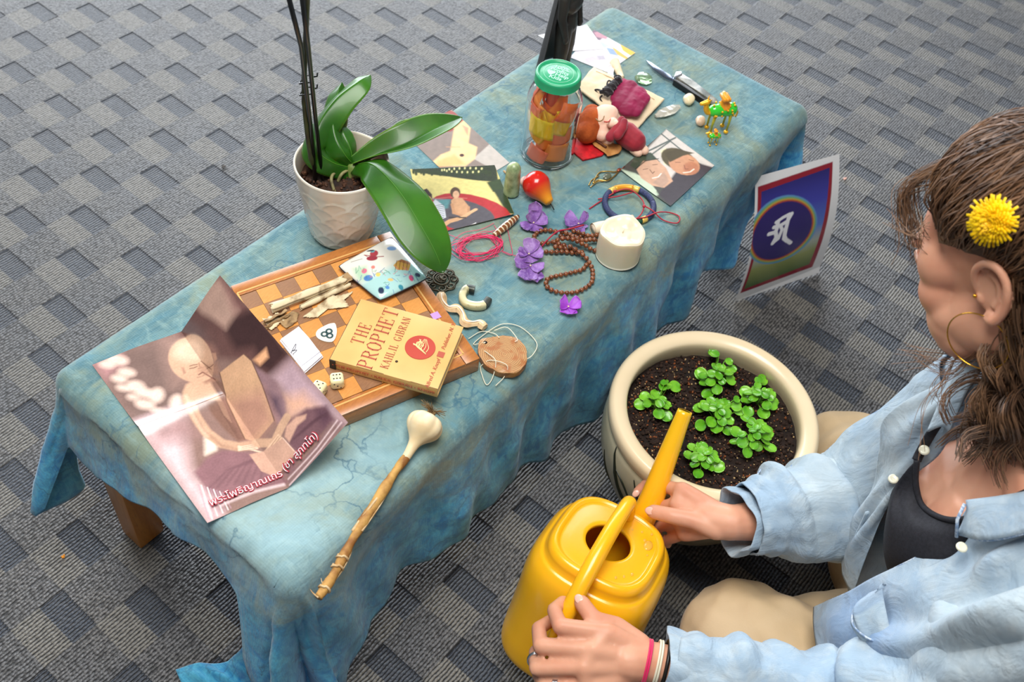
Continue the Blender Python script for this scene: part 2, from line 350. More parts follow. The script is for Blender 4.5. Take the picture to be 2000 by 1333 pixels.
wv = n.map((1, 1, 1), (0, 0, .5)); a1 = n.noise(wv, 7, 6, .62, 1.2); a2 = n.noise(n.map((1, 2.2, 1), (0, 0, .9), (3, 1, 2)), 14, 6, .65, 1.0); a3 = n.noise(n.map((2, 1, 1), (0, 0, .3), (7, 2, 2)), 38, 5, .7, .8)
c = n.mix(n.rng(a1, .38, .6), srgb(92, 134, 144), srgb(122, 138, 122))
c = n.mix(n.rng(a2, .45, .68, 0, .8), c, srgb(62, 106, 120))
c = n.mix(n.rng(a3, .5, .68, 0, .5), c, srgb(140, 168, 164))
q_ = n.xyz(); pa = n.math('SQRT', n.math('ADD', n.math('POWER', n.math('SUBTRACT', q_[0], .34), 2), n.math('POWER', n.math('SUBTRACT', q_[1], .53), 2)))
c = n.mix(n.rng(n.math('ADD', pa, n.math('MULTIPLY', n.math('SUBTRACT', a1, .5), .3)), .03, .20, .6, 0), c, srgb(184, 216, 222))  # pale patch at the near end: lighter dye plus brightness painted into the colour
hem = n.rng(n.math('ADD', dv, n.math('MULTIPLY', n.math('SUBTRACT', a2, .5), .9)), .0, .30)
hem = n.math('MULTIPLY', hem, n.rng(dv, .03, .13))
c = n.mix(hem, c, n.mix(n.rng(a3, .4, .62), srgb(34, 124, 180), srgb(84, 172, 206)))
c = n.mix(n.rng(n.math('MULTIPLY', hem, n.rng(a1, .42, .6)), 0, 1, 0, .4), c, srgb(70, 146, 160))
cr = n.vor(n.map((1, 1.6, 1), (0, 0, .6), src=None), 26); wr = n.n('ShaderNodeVectorMath', operation='ADD')
nv = n.n('ShaderNodeTexNoise'); n.t.links.new(ob, nv.inputs[0]); nv.inputs['Scale'].default_value = 18; nv.inputs['Detail'].default_value = 5
sc_ = n.n('ShaderNodeVectorMath', operation='SCALE'); n.t.links.new(nv.outputs['Color'], sc_.inputs[0]); sc_.inputs['Scale'].default_value = .13
n.t.links.new(ob, wr.inputs[0]); n.t.links.new(sc_.outputs[0], wr.inputs[1]); cr = n.vor(wr.outputs[0], 13); crm = n.rng(cr, 0, .035, .7, 0)
crm = n.math('MULTIPLY', crm, n.rng(n.noise(n.map((1, 1, 1), (0, 0, 0), (5, 5, 5)), 9, 3), .46, .62))
c = n.mix(crm, c, srgb(44, 92, 118))
th = n.math('SINE', n.math('MULTIPLY', n.xyz()[0], 2200)); th2 = n.math('SINE', n.math('MULTIPLY', n.xyz()[1], 2200))
hh = n.math('ADD', n.math('MULTIPLY', n.math('ADD', th, th2), .06), n.math('ADD', n.math('MULTIPLY', n.noise(n.map((1, 3, 1), (0, 0, .7)), 60, 4, .6), 2.2), n.math('MULTIPLY', cr, .5)))
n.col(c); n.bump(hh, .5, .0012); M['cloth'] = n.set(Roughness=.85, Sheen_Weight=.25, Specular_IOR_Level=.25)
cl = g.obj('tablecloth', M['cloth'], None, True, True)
evald(cl, [('WELD', dict(merge_threshold=.0006)), ('SOLIDIFY', dict(thickness=.0009, offset=0))])
tag(cl, 'blue and sage tie-dyed cotton cloth draped over the low table', 'tablecloth')
# ------------------------------------------------------------------ flat prints lying on things
TS = TT+.0035
M['print'] = mat('glossy_print', 'ffffff', .22, vcol='Col', coat=.4, spec=.5)
M['printm'] = mat('matt_print', 'ffffff', .6, vcol='Col')
def hom(src, dst):
    A = []; 
    for (x, y), (u, v) in zip(src, dst): A += [[x, y, 1, 0, 0, 0, -u*x, -u*y], [0, 0, 0, x, y, 1, -v*x, -v*y]]
    h = np.linalg.solve(np.array(A, float), np.array(dst, float).ravel()); h = np.append(h, 1).reshape(3, 3)
    return lambda pts: [tuple((h@np.array([p[0], p[1], 1]))[:2]/(h@np.array([p[0], p[1], 1]))[2]) for p in pts]
def K(ox, oy, s): return lambda pts: [(ox+x/s, oy+y/s) for x, y in pts]
def frame4(c4, hs):               # four corners TL TR BR BL -> world points
    return [W(*c, h) if not isinstance(c, Vector) else c for c, h in zip(c4, hs)]
def photo(name, label, cat, c4, h, paint, curl=None, n=130, t=.0004, m='print', group=None, border=None, parent=None):
    hs = h if isinstance(h, (list, tuple)) else [h]*4; A, B, C_, D_ = [np.array(p) for p in frame4(c4, hs)]
    w = np.linalg.norm(B-A); ht = np.linalg.norm(D_-A); nu, nv = n, max(8, int(n*ht/w))
    U, Vv = np.meshgrid(np.linspace(0, 1, nu), np.linspace(0, 1, nv), indexing='ij')
    P = A*((1-U)*(1-Vv))[..., None]+B*(U*(1-Vv))[..., None]+C_*(U*Vv)[..., None]+D_*((1-U)*Vv)[..., None]
    if curl is not None: P[..., 2] += curl(U, Vv)
    pr = Print(np.c_[(U*w).ravel(), (Vv*ht).ravel()], 'ffffff'); H = hom(c4, [(0, 0), (1, 0), (1, 1), (0, 1)])
    q = lambda pts: [(a*w, b*ht) for a, b in H(pts)]
    paint(pr, q, w, ht)
    v, f = grid(P); o = len(v); v2, f2 = thick(P, t); 
    g = G(); g.add(v2, f2); cc = np.ones((len(v2), 3))*.8; N = np.cross(B-A, D_-A)
    if N[2] > 0: cc[:o] = pr.C
    else: cc[:o] = pr.C; v2[o:, 2] -= 2*t*0
    g.v = [v2 if N[2] > 0 else np.concatenate([v, v-np.array([0, 0, t])])]; g.c = [cc]
    if N[2] < 0: g.f = [q_[::-1] for q_ in g.f]
    ob = g.obj(name, M[m], parent, cols=True, angle=50)
    if label: tag(ob, label, cat, group)
    return ob, q, (A, B, C_, D_, w, ht)
def glyphs(body, size, font=None, ext=.0002, res=3, off=0, italic=0, align='CENTER'):
    c = bpy.data.curves.new('lettering', 'FONT'); c.body = body; c.size = size; c.extrude = ext; c.resolution_u = res; c.offset = off; c.shear = italic; c.align_x = align; c.align_y = 'CENTER'
    o = bpy.data.objects.new('lettering', c); COL.objects.link(o); dg = bpy.context.evaluated_depsgraph_get(); dg.update(); me = bpy.data.meshes.new_from_object(o.evaluated_get(dg), depsgraph=dg)
    bpy.data.objects.remove(o); bpy.data.curves.remove(c); return me
def put_text(name, body, size, m, parent, P, xd, yd, **kw):
    me = glyphs(body, size, **kw); me.materials.clear(); me.materials.append(m); xd = Vector(xd).normalized(); zd = xd.cross(Vector(yd)).normalized(); yd = zd.cross(xd)
    R = Matrix((xd, yd, zd)).transposed().to_4x4(); R.translation = Vector(P); 
    if parent is not None: R.translation -= parent.location
    me.transform(R); return link(bpy.data.objects.new(name, me), name, parent)
STROKES = {'T': ([(.5, 0, .5, 1, .13), (.05, 1, .95, 1, .05), (.05, 1, .05, .82, .05), (.95, 1, .95, .82, .05), (.3, 0, .7, 0, .05)]),
 'H': [(.2, 0, .2, 1, .13), (.85, 0, .85, 1, .13), (.2, .52, .85, .52, .05), (.02, 0, .38, 0, .05), (.02, 1, .38, 1, .05), (.67, 0, 1.02, 0, .05), (.67, 1, 1.02, 1, .05)],
 'E': [(.2, 0, .2, 1, .13), (.02, 0, .8, 0, .05), (.02, 1, .8, 1, .05), (.2, .52, .6, .52, .05), (.8, 0, .8, .2, .05), (.8, 1, .8, .82, .05), (.6, .4, .6, .64, .05)],
 'P': [(.2, 0, .2, 1, .13), (.02, 0, .4, 0, .05), (.02, 1, .55, 1, .05), (.55, 1, .8, .9, .1), (.8, .9, .82, .62, .13), (.82, .62, .55, .48, .1), (.55, .48, .2, .48, .05)],
 'R': [(.2, 0, .2, 1, .13), (.02, 0, .4, 0, .05), (.02, 1, .55, 1, .05), (.55, 1, .8, .9, .1), (.8, .9, .8, .65, .13), (.8, .65, .5, .52, .1), (.5, .52, .2, .52, .05), (.45, .5, .85, .02, .12), (.85, .02, 1., .02, .05)],
 'O': [(.5, 0, .18, .15, .07), (.18, .15, .06, .5, .13), (.06, .5, .18, .85, .13), (.18, .85, .5, 1, .07), (.5, 1, .82, .85, .07), (.82, .85, .94, .5, .13), (.94, .5, .82, .15, .13), (.82, .15, .5, 0, .07)],
 'K': [(.2, 0, .2, 1, .13), (.02, 0, .4, 0, .05), (.02, 1, .4, 1, .05), (.2, .45, .8, 1, .05), (.42, .6, .85, 0, .12), (.7, 1, .95, 1, .05), (.7, 0, 1, 0, .05)],
 'A': [(.1, 0, .48, 1, .05), (.48, 1, .88, 0, .13), (.25, .35, .72, .35, .05), (0, 0, .25, 0, .05), (.7, 0, 1, 0, .05)],
 'I': [(.5, 0, .5, 1, .13), (.3, 0, .7, 0, .05), (.3, 1, .7, 1, .05)],
 'L': [(.2, 0, .2, 1, .13), (.02, 0, .8, 0, .05), (.02, 1, .4, 1, .05), (.8, 0, .8, .22, .05)],
 'G': [(.85, .8, .5, 1, .07), (.5, 1, .18, .85, .07), (.18, .85, .06, .5, .13), (.06, .5, .18, .15, .13), (.18, .15, .5, 0, .07), (.5, 0, .85, .1, .07), (.85, .1, .85, .42, .13), (.65, .42, 1, .42, .05)],
 'B': [(.2, 0, .2, 1, .13), (.02, 0, .55, 0, .05), (.02, 1, .5, 1, .05), (.5, 1, .75, .9, .1), (.75, .9, .75, .65, .12), (.75, .65, .5, .53, .07), (.2, .53, .5, .53, .05), (.5, .53, .82, .42, .1), (.82, .42, .82, .12, .13), (.82, .12, .55, 0, .07)],
 'N': [(.18, 0, .18, 1, .05), (.18, 1, .82, 0, .12), (.82, 0, .82, 1, .05), (.02, 0, .34, 0, .05), (.02, 1, .25, 1, .05), (.66, 1, .98, 1, .05)],
 '.': [(.5, 0, .5, .1, .14)], ' ': []}
def serif_text(name, s, H, wd, m, parent, P, xd, yd, sp=.22, wt=1.0):     # lettering with slab ends, drawn stroke by stroke
    xd = np.array(Vector(xd).normalized()); yd = np.array(Vector(yd).normalized()); zd = np.cross(xd, yd); P = np.array(P, float); g = G(); x = 0
    tot = sum((.55 if c == ' ' else (.5 if c in 'I.' else 1))*wd*H+sp*wd*H for c in s); x = -tot/2
    for c in s:
        cw = (.55 if c == ' ' else (.5 if c in 'I.' else 1))
        for (ax, ay, bx, by, w) in STROKES[c]:
            if c in 'I.': ax -= .25; bx -= .25
            a = np.array((ax*wd*H, (ay-.5)*H)); b = np.array((bx*wd*H, (by-.5)*H)); d = b-a; L = np.linalg.norm(d); d = d/L; e = d*w*H*.12; nrm = np.array((-d[1], d[0]))*w*H*.5*wt
            q = [a-e-nrm, b+e-nrm, b+e+nrm, a-e+nrm]; q3 = [P+xd*(x+p[0])+yd*p[1]+zd*k for k in (0, .00025) for p in q]
            g.add(q3, [(4, 5, 6, 7), (0, 1, 5, 4), (1, 2, 6, 5), (2, 3, 7, 6), (3, 0, 4, 7)])
        x += cw*wd*H+sp*wd*H
    return g.obj(name, m, parent, smooth=False)
# ---- the folded sepia picture of a seated monk
px = dict(TL=(180, 713), TM=(354, 648), TR=(430, 540), BL=(405, 1022), BM=(562, 955), BR=(680, 828))
TLw, TMw, BLw, BMw = [np.array(W(*px[k], h)) for k, h in (('TL', TS), ('TM', TS), ('BL', TS), ('BM', TS))]
def solve(k, ref, L):
    return np.array(W(*px[k], dict(BR=.416, TR=.456)[k]))
BRw = solve('BR', BMw, np.linalg.norm(BMw-BLw)); TRw = solve('TR', TMw, np.linalg.norm(TMw-TLw))
PW = np.linalg.norm(TMw-TLw)*2; PH = np.linalg.norm(BLw-TLw); nu, nv = 300, 420
U, Vv = np.meshgrid(np.linspace(0, 1, nu), np.linspace(0, 1, nv), indexing='ij')
def bil(a, b, c, d, u, v): return a*((1-u)*(1-v))[..., None]+b*(u*(1-v))[..., None]+c*(u*v)[..., None]+d*((1-u)*v)[..., None]
PL = bil(TLw, TMw, BMw, BLw, np.clip(U*2, 0, 1), Vv); PR = bil(TMw, TRw, BRw, BMw, np.clip(U*2-1, 0, 1), Vv); P = np.where((U < .5)[..., None], PL, PR)
P[..., 2] += .007*np.exp(-np.abs(Vv-.435)/.045)*np.clip(1-U*1.1, .15, 1)+.0012*(1+np.sin(U*9+Vv*5))*np.clip(U*4, 0, 1)
pass
HL = hom([px['TL'], px['TM'], px['BM'], px['BL']], [(0, 0), (.5, 0), (.5, 1), (0, 1)]); HR = hom([px['TM'], px['TR'], px['BR'], px['BM']], [(.5, 0), (1, 0), (1, 1), (.5, 1)])
def quv(pts):
    o = []
    for p in pts:
        a = HL([p])[0]; a = a if a[0] <= .5 else HR([p])[0]; o.append((a[0]*PW, a[1]*PH))
    return o
pr = Print(np.c_[(U*PW).ravel(), (Vv*PH).ravel()], (134, 108, 100)); k5 = K(150, 520, 2.468); Z = lambda pts: quv(k5(pts))
S = .004
pr.poly(Z([(75, 470), (460, 310), (560, 560), (540, 700), (300, 790)]), (112, 92, 86), .012)
pr.poly(Z([(75, 470), (200, 420), (230, 480), (150, 560)]), (160, 120, 120), .01)
for a in [(200, 460, 55, 26), (150, 480, 40, 20), (250, 530, 45, 22), (215, 560, 40, 20), (300, 605, 45, 28), (345, 640, 45, 24), (405, 655, 36, 40), (350, 700, 50, 24), (240, 610, 36, 16), (290, 660, 30, 16), (440, 745, 60, 18), (500, 690, 30, 40)]:
    pr.poly(Z(elp(*a, 15)), (218, 192, 178), .004, .85)
pr.poly(Z([(400, 360), (470, 330), (520, 420), (560, 580), (480, 620), (430, 480)]), (150, 122, 112), .01, .7)
pr.poly(Z([(465, 310), (690, 40), (1000, 400), (880, 500), (820, 430), (660, 420), (560, 380)]), (104, 74, 70), .006)
pr.poly(Z([(720, 230), (830, 170), (985, 380), (900, 480), (850, 460), (820, 360), (740, 380), (700, 300)]), (66, 44, 44), .008)
pr.poly(Z([(560, 180), (620, 110), (690, 60), (760, 190), (700, 285), (650, 250), (600, 225)]), (182, 152, 138), .006, .9)
pr.poly(Z([(690, 60), (690, 45), (770, 170), (740, 200)]), (150, 110, 105), .01, .7)
pr.poly(Z([(820, 420), (878, 358), (888, 400), (850, 442)]), (222, 170, 130), .003)
pr.poly(Z([(500, 380), (560, 350), (640, 360), (660, 400), (560, 400)]), (150, 112, 100), .006, .7)
pr.poly(Z([(300, 800), (520, 720), (560, 1000), (700, 1200), (635, 1240), (430, 960)]), (206, 180, 182), .012)
pr.poly(Z([(330, 800), (560, 730), (600, 850), (420, 900)]), (150, 118, 116), .014, .8)
pr.poly(Z([(900, 500), (1000, 400), (1300, 760), (1190, 700), (1010, 680), (960, 560)]), (176, 150, 158), .010)
pr.poly(Z([(960, 600), (1060, 580), (1140, 660), (1000, 700)]), (214, 168, 138), .010, .8)
pr.poly(Z([(640, 860), (700, 870), (690, 920), (640, 940)]), (232, 216, 200), .004)
# robes, legs
pr.poly(Z([(585, 1022), (640, 960), (720, 920), (870, 930), (960, 1000), (1020, 1040), (860, 1095), (700, 1135), (650, 1110), (610, 1060)]), (132, 98, 102), .003)
pr.poly(Z([(990, 720), (1080, 660), (1180, 655), (1225, 735), (1150, 830), (1060, 900), (1010, 850), (985, 790)]), (112, 82, 88), .003)
pr.poly(Z([(1010, 850), (1060, 900), (1040, 980), (960, 1040), (860, 960)]), (126, 94, 98), .004)
pr.poly(Z([(1130, 665), (1190, 670), (1222, 730), (1180, 770), (1140, 720)]), (86, 60, 72), .006, .8)
for i in range(7): pr.line(Z([(650+i*40, 1090-i*6), (740+i*30, 1010-i*8), (860+i*18, 960-i*4)]), .0016, (98, 70, 76), .002, .5)
for i in range(6): pr.line(Z([(1010+i*20, 830-i*16), (1100+i*14, 740-i*8), (1190, 690+i*6)]), .0014, (84, 58, 66), .002, .5)
pr.poly(Z([(800, 440), (860, 470), (930, 520), (975, 620), (985, 720), (940, 730), (870, 620), (835, 520)]), (140, 112, 116), .003)
pr.poly(Z([(880, 570), (940, 600), (960, 690), (920, 660)]), (84, 66, 80), .006, .9)
pr.poly(Z([(655, 560), (700, 545), (745, 640), (790, 740), (845, 870), (800, 885), (740, 830), (680, 760), (640, 690), (690, 660)]), (122, 92, 80), .002)
for i in range(8): pr.line(Z([(670+i*12, 600+i*14), (720+i*10, 740+i*8), (800+i*5, 870)]), .0012, (86, 60, 52), .001, .6)
for i in range(5): pr.line(Z([(676+i*13, 640+i*14), (736+i*8, 760+i*8)]), .001, (168, 134, 112), .001, .6)
# skin
SK, SD, SL = (186, 152, 128), (150, 114, 96), (214, 188, 166)
pr.poly(Z([(530, 640), (545, 600), (590, 575), (650, 565), (670, 600), (720, 690), (640, 690), (560, 700), (535, 690)]), SK, .002)
pr.poly(Z([(600, 545), (665, 520), (680, 590), (640, 600)]), SD, .003)
pr.line(Z([(560, 690), (600, 770), (650, 840), (720, 890), (800, 905), (875, 893)]), .013, SK, .0015)
pr.line(Z([(545, 660), (590, 760), (650, 850)]), .004, SL, .003, .6)
pr.line(Z([(575, 720), (640, 830), (720, 900), (800, 918)]), .003, SD, .002, .6)
for i in range(4): pr.line(Z([(800, 902+i*6), (888, 882+i*9)]), .0022, SL, .0008); 
for i in range(3): pr.line(Z([(815, 908+i*7), (880, 893+i*9)]), .0006, SD, .0004)
pr.poly(elp(*Z([(580, 470)])[0], .030, .0385, 12, 30), SK, .0012)
pr.poly(elp(*Z([(562, 420)])[0], .020, .018, 20, 20), SL, .008, .8)
pr.poly(Z([(600, 540), (620, 500), (660, 440), (668, 500), (640, 555)]), SD, .004, .6)
pr.poly(Z([(636, 400), (652, 398), (658, 425), (645, 440)]), (168, 130, 110), .0012); pr.poly(Z([(518, 512), (530, 510), (542, 540), (530, 548)]), (160, 124, 106), .0012)
for q_ in ([(560, 505), (575, 500), (595, 498)], [(612, 470), (628, 462), (640, 452)], [(560, 518), (580, 516), (596, 508)], [(614, 482), (630, 474)]): pr.line(Z(q_), .0012, (92, 62, 52), .0006, .85)
pr.line(Z([(604, 490), (608, 510), (620, 516), (604, 520)]), .0014, SD, .0008, .9); pr.line(Z([(606, 552), (625, 540), (648, 522)]), .0017, (108, 68, 60), .0007, .9)
pr.line(Z([(600, 565), (625, 560), (650, 540)]), .0014, SD, .001, .7)
# fan board and box
pr.poly(Z([(668, 490), (778, 395), (812, 425), (862, 540), (925, 715), (885, 880), (830, 868), (745, 690)]), (196, 158, 126), .0008)
pr.poly(Z([(745, 690), (862, 560), (925, 715), (885, 880), (830, 868)]), (168, 126, 112), .012, .8)
pr.line(Z([(668, 490), (745, 690), (830, 868)]), .0014, (104, 76, 64), .0008); pr.line(Z([(778, 395), (812, 425), (862, 540), (925, 715)]), .0014, (96, 70, 62), .0008)
pr.line(Z([(985, 700), (960, 750), (930, 830), (885, 885)]), .011, SK, .001)
for i in range(4): pr.line(Z([(950+i*8, 790+i*8), (895+i*6, 868+i*12)]), .0024, (204, 172, 146), .0006)
for i in range(3): pr.line(Z([(946+i*9, 800+i*8), (900+i*6, 874+i*11)]), .0006, SD, .0004)
pr.poly(Z([(985, 745), (1030, 700), (1082, 690), (1078, 715), (1040, 745), (1005, 830), (980, 800)]), (190, 152, 134), .0015)
pr.poly(Z([(848, 938), (972, 808), (1045, 892), (960, 1030), (900, 1010)]), (184, 148, 130), .0008); pr.poly(Z([(960, 1030), (1045, 892), (1050, 912), (972, 1042)]), (120, 88, 82), .0008)
pr.line(Z([(972, 808), (1045, 892)]), .0012, (214, 184, 168), .0006)
for i in range(9): pr.line(Z([(600+i*14, 1075+i*4), (640+i*13, 1228-i*7)]), .0012, (240, 226, 228) if i % 2 else (170, 140, 150), .0008, .8)
for i in range(5): pr.line(Z([(1235+i*12, 735+i*7), (1140+i*10, 870+i*6), (1010+i*5, 1010+i*16)]), .0013, (230, 208, 214) if i % 2 else (120, 92, 104), .001, .7)
pr.line(Z([(700, 1160), (860, 1100), (1000, 1060)]), .003, (228, 208, 210), .002, .7)
pr.noise(60, .10, 2); pr.noise(400, .10, 5); pr.C = np.clip((pr.C*1.12)**1.08*1.25, 0, 1)
mk = thing('printed_picture', 'creased sepia print of a seated monk, folded upward along its middle', 'picture', tuple(TLw))
v2 = np.concatenate([P.reshape(-1, 3), P.reshape(-1, 3)-[0, 0, .0004]]); fz = grid(P)[1]; nn_ = nu*nv
nrm = np.cross(TMw-TLw, BLw-TLw)[2]
ft = [q if nrm > 0 else q[::-1] for q in fz]; fb = [tuple(i+nn_ for i in q[::-1]) for q in ft]
g = G(); g.add(v2, ft+fb); cc = np.ones((2*nn_, 3))*.85; cc[:nn_] = pr.C; g.c = [cc]; g.obj('sheet', M['print'], mk, cols=True)
M['white_ink'] = mat('white_ink', 'f6eef0', .3); M['red_ink'] = mat('red_ink', 'b83444', .4)
def on_right(u, v, dz=0): 
    p = TMw*(1-(2*u-1))*(1-v)+TRw*(2*u-1)*(1-v)+BRw*(2*u-1)*v+BMw*(1-(2*u-1))*v; nr = np.cross(BMw-TMw, TRw-TMw); nr = nr/np.linalg.norm(nr); nr = nr*np.sign(nr[2]); return p+nr*dz
def on_left(u, v, dz=0): return TLw*(1-2*u)*(1-v)+TMw*2*u*(1-v)+BMw*2*u*v+BLw*(1-2*u)*v+np.array([0, 0, dz])
for txt, fn, u_, sz in (('\u0e1e\u0e23\u0e30\u0e42\u0e1e\u0e18\u0e34\u0e0d\u0e32\u0e13\u0e40\u0e16\u0e23', on_left, .295, .0128), ('(\u0e0a\u0e32 \u0e2a\u0e38\u0e20\u0e17\u0e42\u0e17)', on_right, .70, .0128)):
    du = .05; a = fn(u_, .928, .0038); xd_ = fn(u_+du, .928)-fn(u_, .928); yd_ = fn(u_, .8)-fn(u_, .928)
    put_text('lettering', txt, sz, M['red_ink'], mk, a, xd_, yd_, ext=.0001, off=.0007)
    put_text('lettering', txt, sz, M['white_ink'], mk, fn(u_, .928, .0045), xd_, yd_, ext=.0001, off=-.0001)
# ---- the other photographs
G1, G2 = K(900, 0, 2.6667), K(550, 100, 2.666)
def p_men(pr, q, w, h):
    Z = lambda p: q(G1(p)); pr.C[:] = srgb(74, 76, 70)[:3]
    pr.poly(Z([(1070, 675), (1330, 870), (1230, 960), (1000, 960), (960, 790)]), (206, 198, 190), .002)
    pr.line(Z([(960, 800), (1120, 720)]), .003, (84, 94, 90), .0008); pr.line(Z([(1030, 690), (1300, 900)]), .0028, (84, 94, 90), .0008); pr.line(Z([(980, 820), (1090, 740)]), .0025, (84, 94, 90), .0008)
    pr.poly(Z([(1040, 790), (1070, 775), (1090, 870), (1060, 860)]), (230, 222, 180), .0015)
    pr.poly(Z([(1150, 860), (1230, 850), (1330, 880), (1200, 990), (1090, 1080), (1030, 1020), (1100, 930)]), (66, 60, 66), .002)
    pr.poly(Z(elp(1135, 835, 95, 56, 20)), (84, 74, 50), .0012); pr.poly(Z(elp(1165, 860, 82, 56, 15)), (196, 142, 108), .0012); pr.poly(Z(elp(1200, 880, 40, 34)), (170, 104, 78), .002, .7)
    pr.poly(Z([(1060, 800), (1130, 780), (1220, 800), (1160, 815), (1090, 850)]), (76, 66, 44), .001)
    for a in ([(1120, 850), (1145, 850)], [(1190, 835), (1215, 842)], [(1165, 865), (1170, 885), (1185, 885)]): pr.line(Z(a), .0012, (112, 66, 52), .0006)
    pr.line(Z([(1160, 905), (1195, 900), (1215, 885)]), .0022, (236, 214, 196), .0006)
    pr.poly(Z([(835, 890), (910, 910), (990, 960), (1030, 1020), (1010, 1040), (920, 980)]), (188, 204, 180), .002)
    pr.poly(Z([(880, 905), (960, 930), (1020, 1000), (1010, 1035), (930, 990)]), (196, 212, 186), .0012)
    pr.poly(Z([(880, 870), (920, 800), (990, 800), (1040, 850), (960, 850), (915, 890)]), (62, 74, 60), .0010)
    pr.poly(Z([(915, 890), (950, 845), (1020, 835), (1070, 880), (1105, 950), (1060, 985), (1000, 975), (940, 935)]), (204, 162, 134), .0010)
    pr.poly(Z([(1000, 960), (1060, 900), (1085, 950), (1050, 985)]), (176, 146, 128), .0015, .8)
    for a in ([(950, 890), (975, 885)], [(1000, 865), (1025, 862)], [(985, 890), (1000, 910), (1010, 900)]): pr.line(Z(a), .0012, (106, 72, 58), .0005)
    pr.line(Z([(1000, 935), (1030, 928), (1045, 910)]), .002, (240, 226, 214), .0005); pr.line(Z([(910, 888), (960, 845), (1030, 832)]), .0016, (34, 42, 36), .0006)
    pr.noise(120, .1, 3)
photo('photograph', 'photo of two smiling men, one in a dark green cap, by the doll', 'photograph', [(1301, 253), (1395, 324), (1309, 405), (1211, 334)], TS, p_men, lambda u, v: .004*(u-.5)**2+.002*v*v)
def p_kids(pr, q, w, h):
    Z = lambda p: q(G2(p)); pr.C[:] = srgb(214, 200, 128)[:3]
    pr.poly(Z([(660, 600), (1115, 590), (1130, 680), (1040, 670), (900, 650), (800, 640), (700, 630)]), (44, 52, 34), .0012)
    for i in range(26): pr.poly(Z(elp(690+i*16, 628+8*math.sin(i*2.1), 9, 12)), (46, 58, 30), .001)
    for i in range(16): pr.poly(Z(elp(860+i*13, 618+10*math.sin(i*3.3), 4, 6)), (220, 214, 150), .0006)
    pr.poly(Z([(1080, 680), (1150, 660), (1175, 740), (1110, 730)]), (50, 66, 36), .0015); pr.poly(Z([(1110, 720), (1160, 720), (1215, 860), (1180, 850)]), (46, 60, 38), .0015)
    pr.poly(Z(elp(985, 850, 220, 112, 12)), (170, 44, 48), .0009); pr.poly(Z(elp(965, 850, 168, 82, 14)), (82, 78, 84), .0012); pr.poly(Z([(800, 760), (905, 765), (890, 810), (850, 820)]), (88, 146, 150), .002, .8)
    pr.line(Z([(820, 762), (900, 752), (990, 760)]), .0012, (206, 130, 120), .0008, .8)
    SKc = (196, 150, 112)
    pr.poly(Z([(908, 770), (930, 752), (968, 760), (1000, 800), (995, 845), (960, 850), (915, 840)]), SKc, .0008); pr.line(Z([(912, 790), (925, 835), (985, 858)]), .004, (184, 136, 100), .0006); pr.line(Z([(1000, 805), (1003, 845), (978, 862)]), .0036, (184, 136, 100), .0006)
    pr.line(Z([(905, 880), (960, 865), (1035, 820)]), .006, (206, 166, 126), .0008); pr.line(Z([(900, 860), (985, 862)]), .003, (60, 50, 46), .0008)
    pr.poly(Z(elp(930, 730, 27, 28)), (84, 62, 46), .0006); pr.poly(Z(elp(934, 740, 17, 20)), (212, 168, 132), .0006)
    pr.poly(Z([(740, 720), (770, 710), (800, 740), (800, 770), (760, 780)]), (56, 44, 40), .0006); pr.poly(Z(elp(776, 770, 22, 22)), SKc, .0006)
    pr.poly(Z([(780, 800), (820, 765), (870, 800), (880, 860), (830, 880), (800, 850)]), (196, 200, 206), .0007)
    for i in range(9): pr.line(Z([(785+i*4, 805+i*9), (868, 790+i*10)]), .0009, (42, 46, 62), .0003)
    pr.line(Z([(835, 920), (900, 880), (940, 870)]), .008, (192, 150, 112), .0008); pr.poly(Z([(1010, 905), (1040, 890), (1040, 905)]), (226, 224, 220), .0006)
    pr.noise(150, .14, 4)
photo('photograph', 'photo of two children sitting on a red-edged trampoline, beside the orchid', 'photograph', [(801, 331), (966, 323), (1004, 421), (829, 462)], TS+.0012, p_kids, lambda u, v: .003*v*v*u+.002*(u-.5)**2, group=None)
def p_por(pr, q, w, h):
    Z = lambda p: q(G2(p)); pr.C[:] = srgb(136, 122, 114)[:3]
    pr.poly(Z([(860, 300), (930, 330), (960, 380), (880, 420), (700, 420)]), (150, 62, 54), .0015)
    pr.poly(Z([(1000, 560), (1090, 480), (1190, 575), (1140, 640)]), (186, 178, 170), .001)
    pr.poly(Z([(760, 600), (830, 540), (880, 520), (900, 400), (950, 360), (985, 400), (975, 480), (1020, 500), (1010, 560), (960, 600)]), (238, 198, 146), .0015)
    pr.poly(Z([(940, 385), (975, 400), (970, 440)]), (226, 150, 120), .0015); pr.poly(Z([(820, 570), (900, 540), (960, 590), (800, 605)]), (248, 176, 112), .003, .8)
    pr.poly(Z(elp(940, 543, 12, 8)), (74, 50, 46), .0006); pr.line(Z([(860, 500), (930, 500)]), .0016, (200, 150, 110), .001, .7); pr.noise(100, .1, 8)
photo('photograph', 'faded photo of a pale orange figure, lying half under another photo behind the orchid', 'photograph', [(882, 214), (995, 318), (905, 372), (790, 262)], TS, p_por)
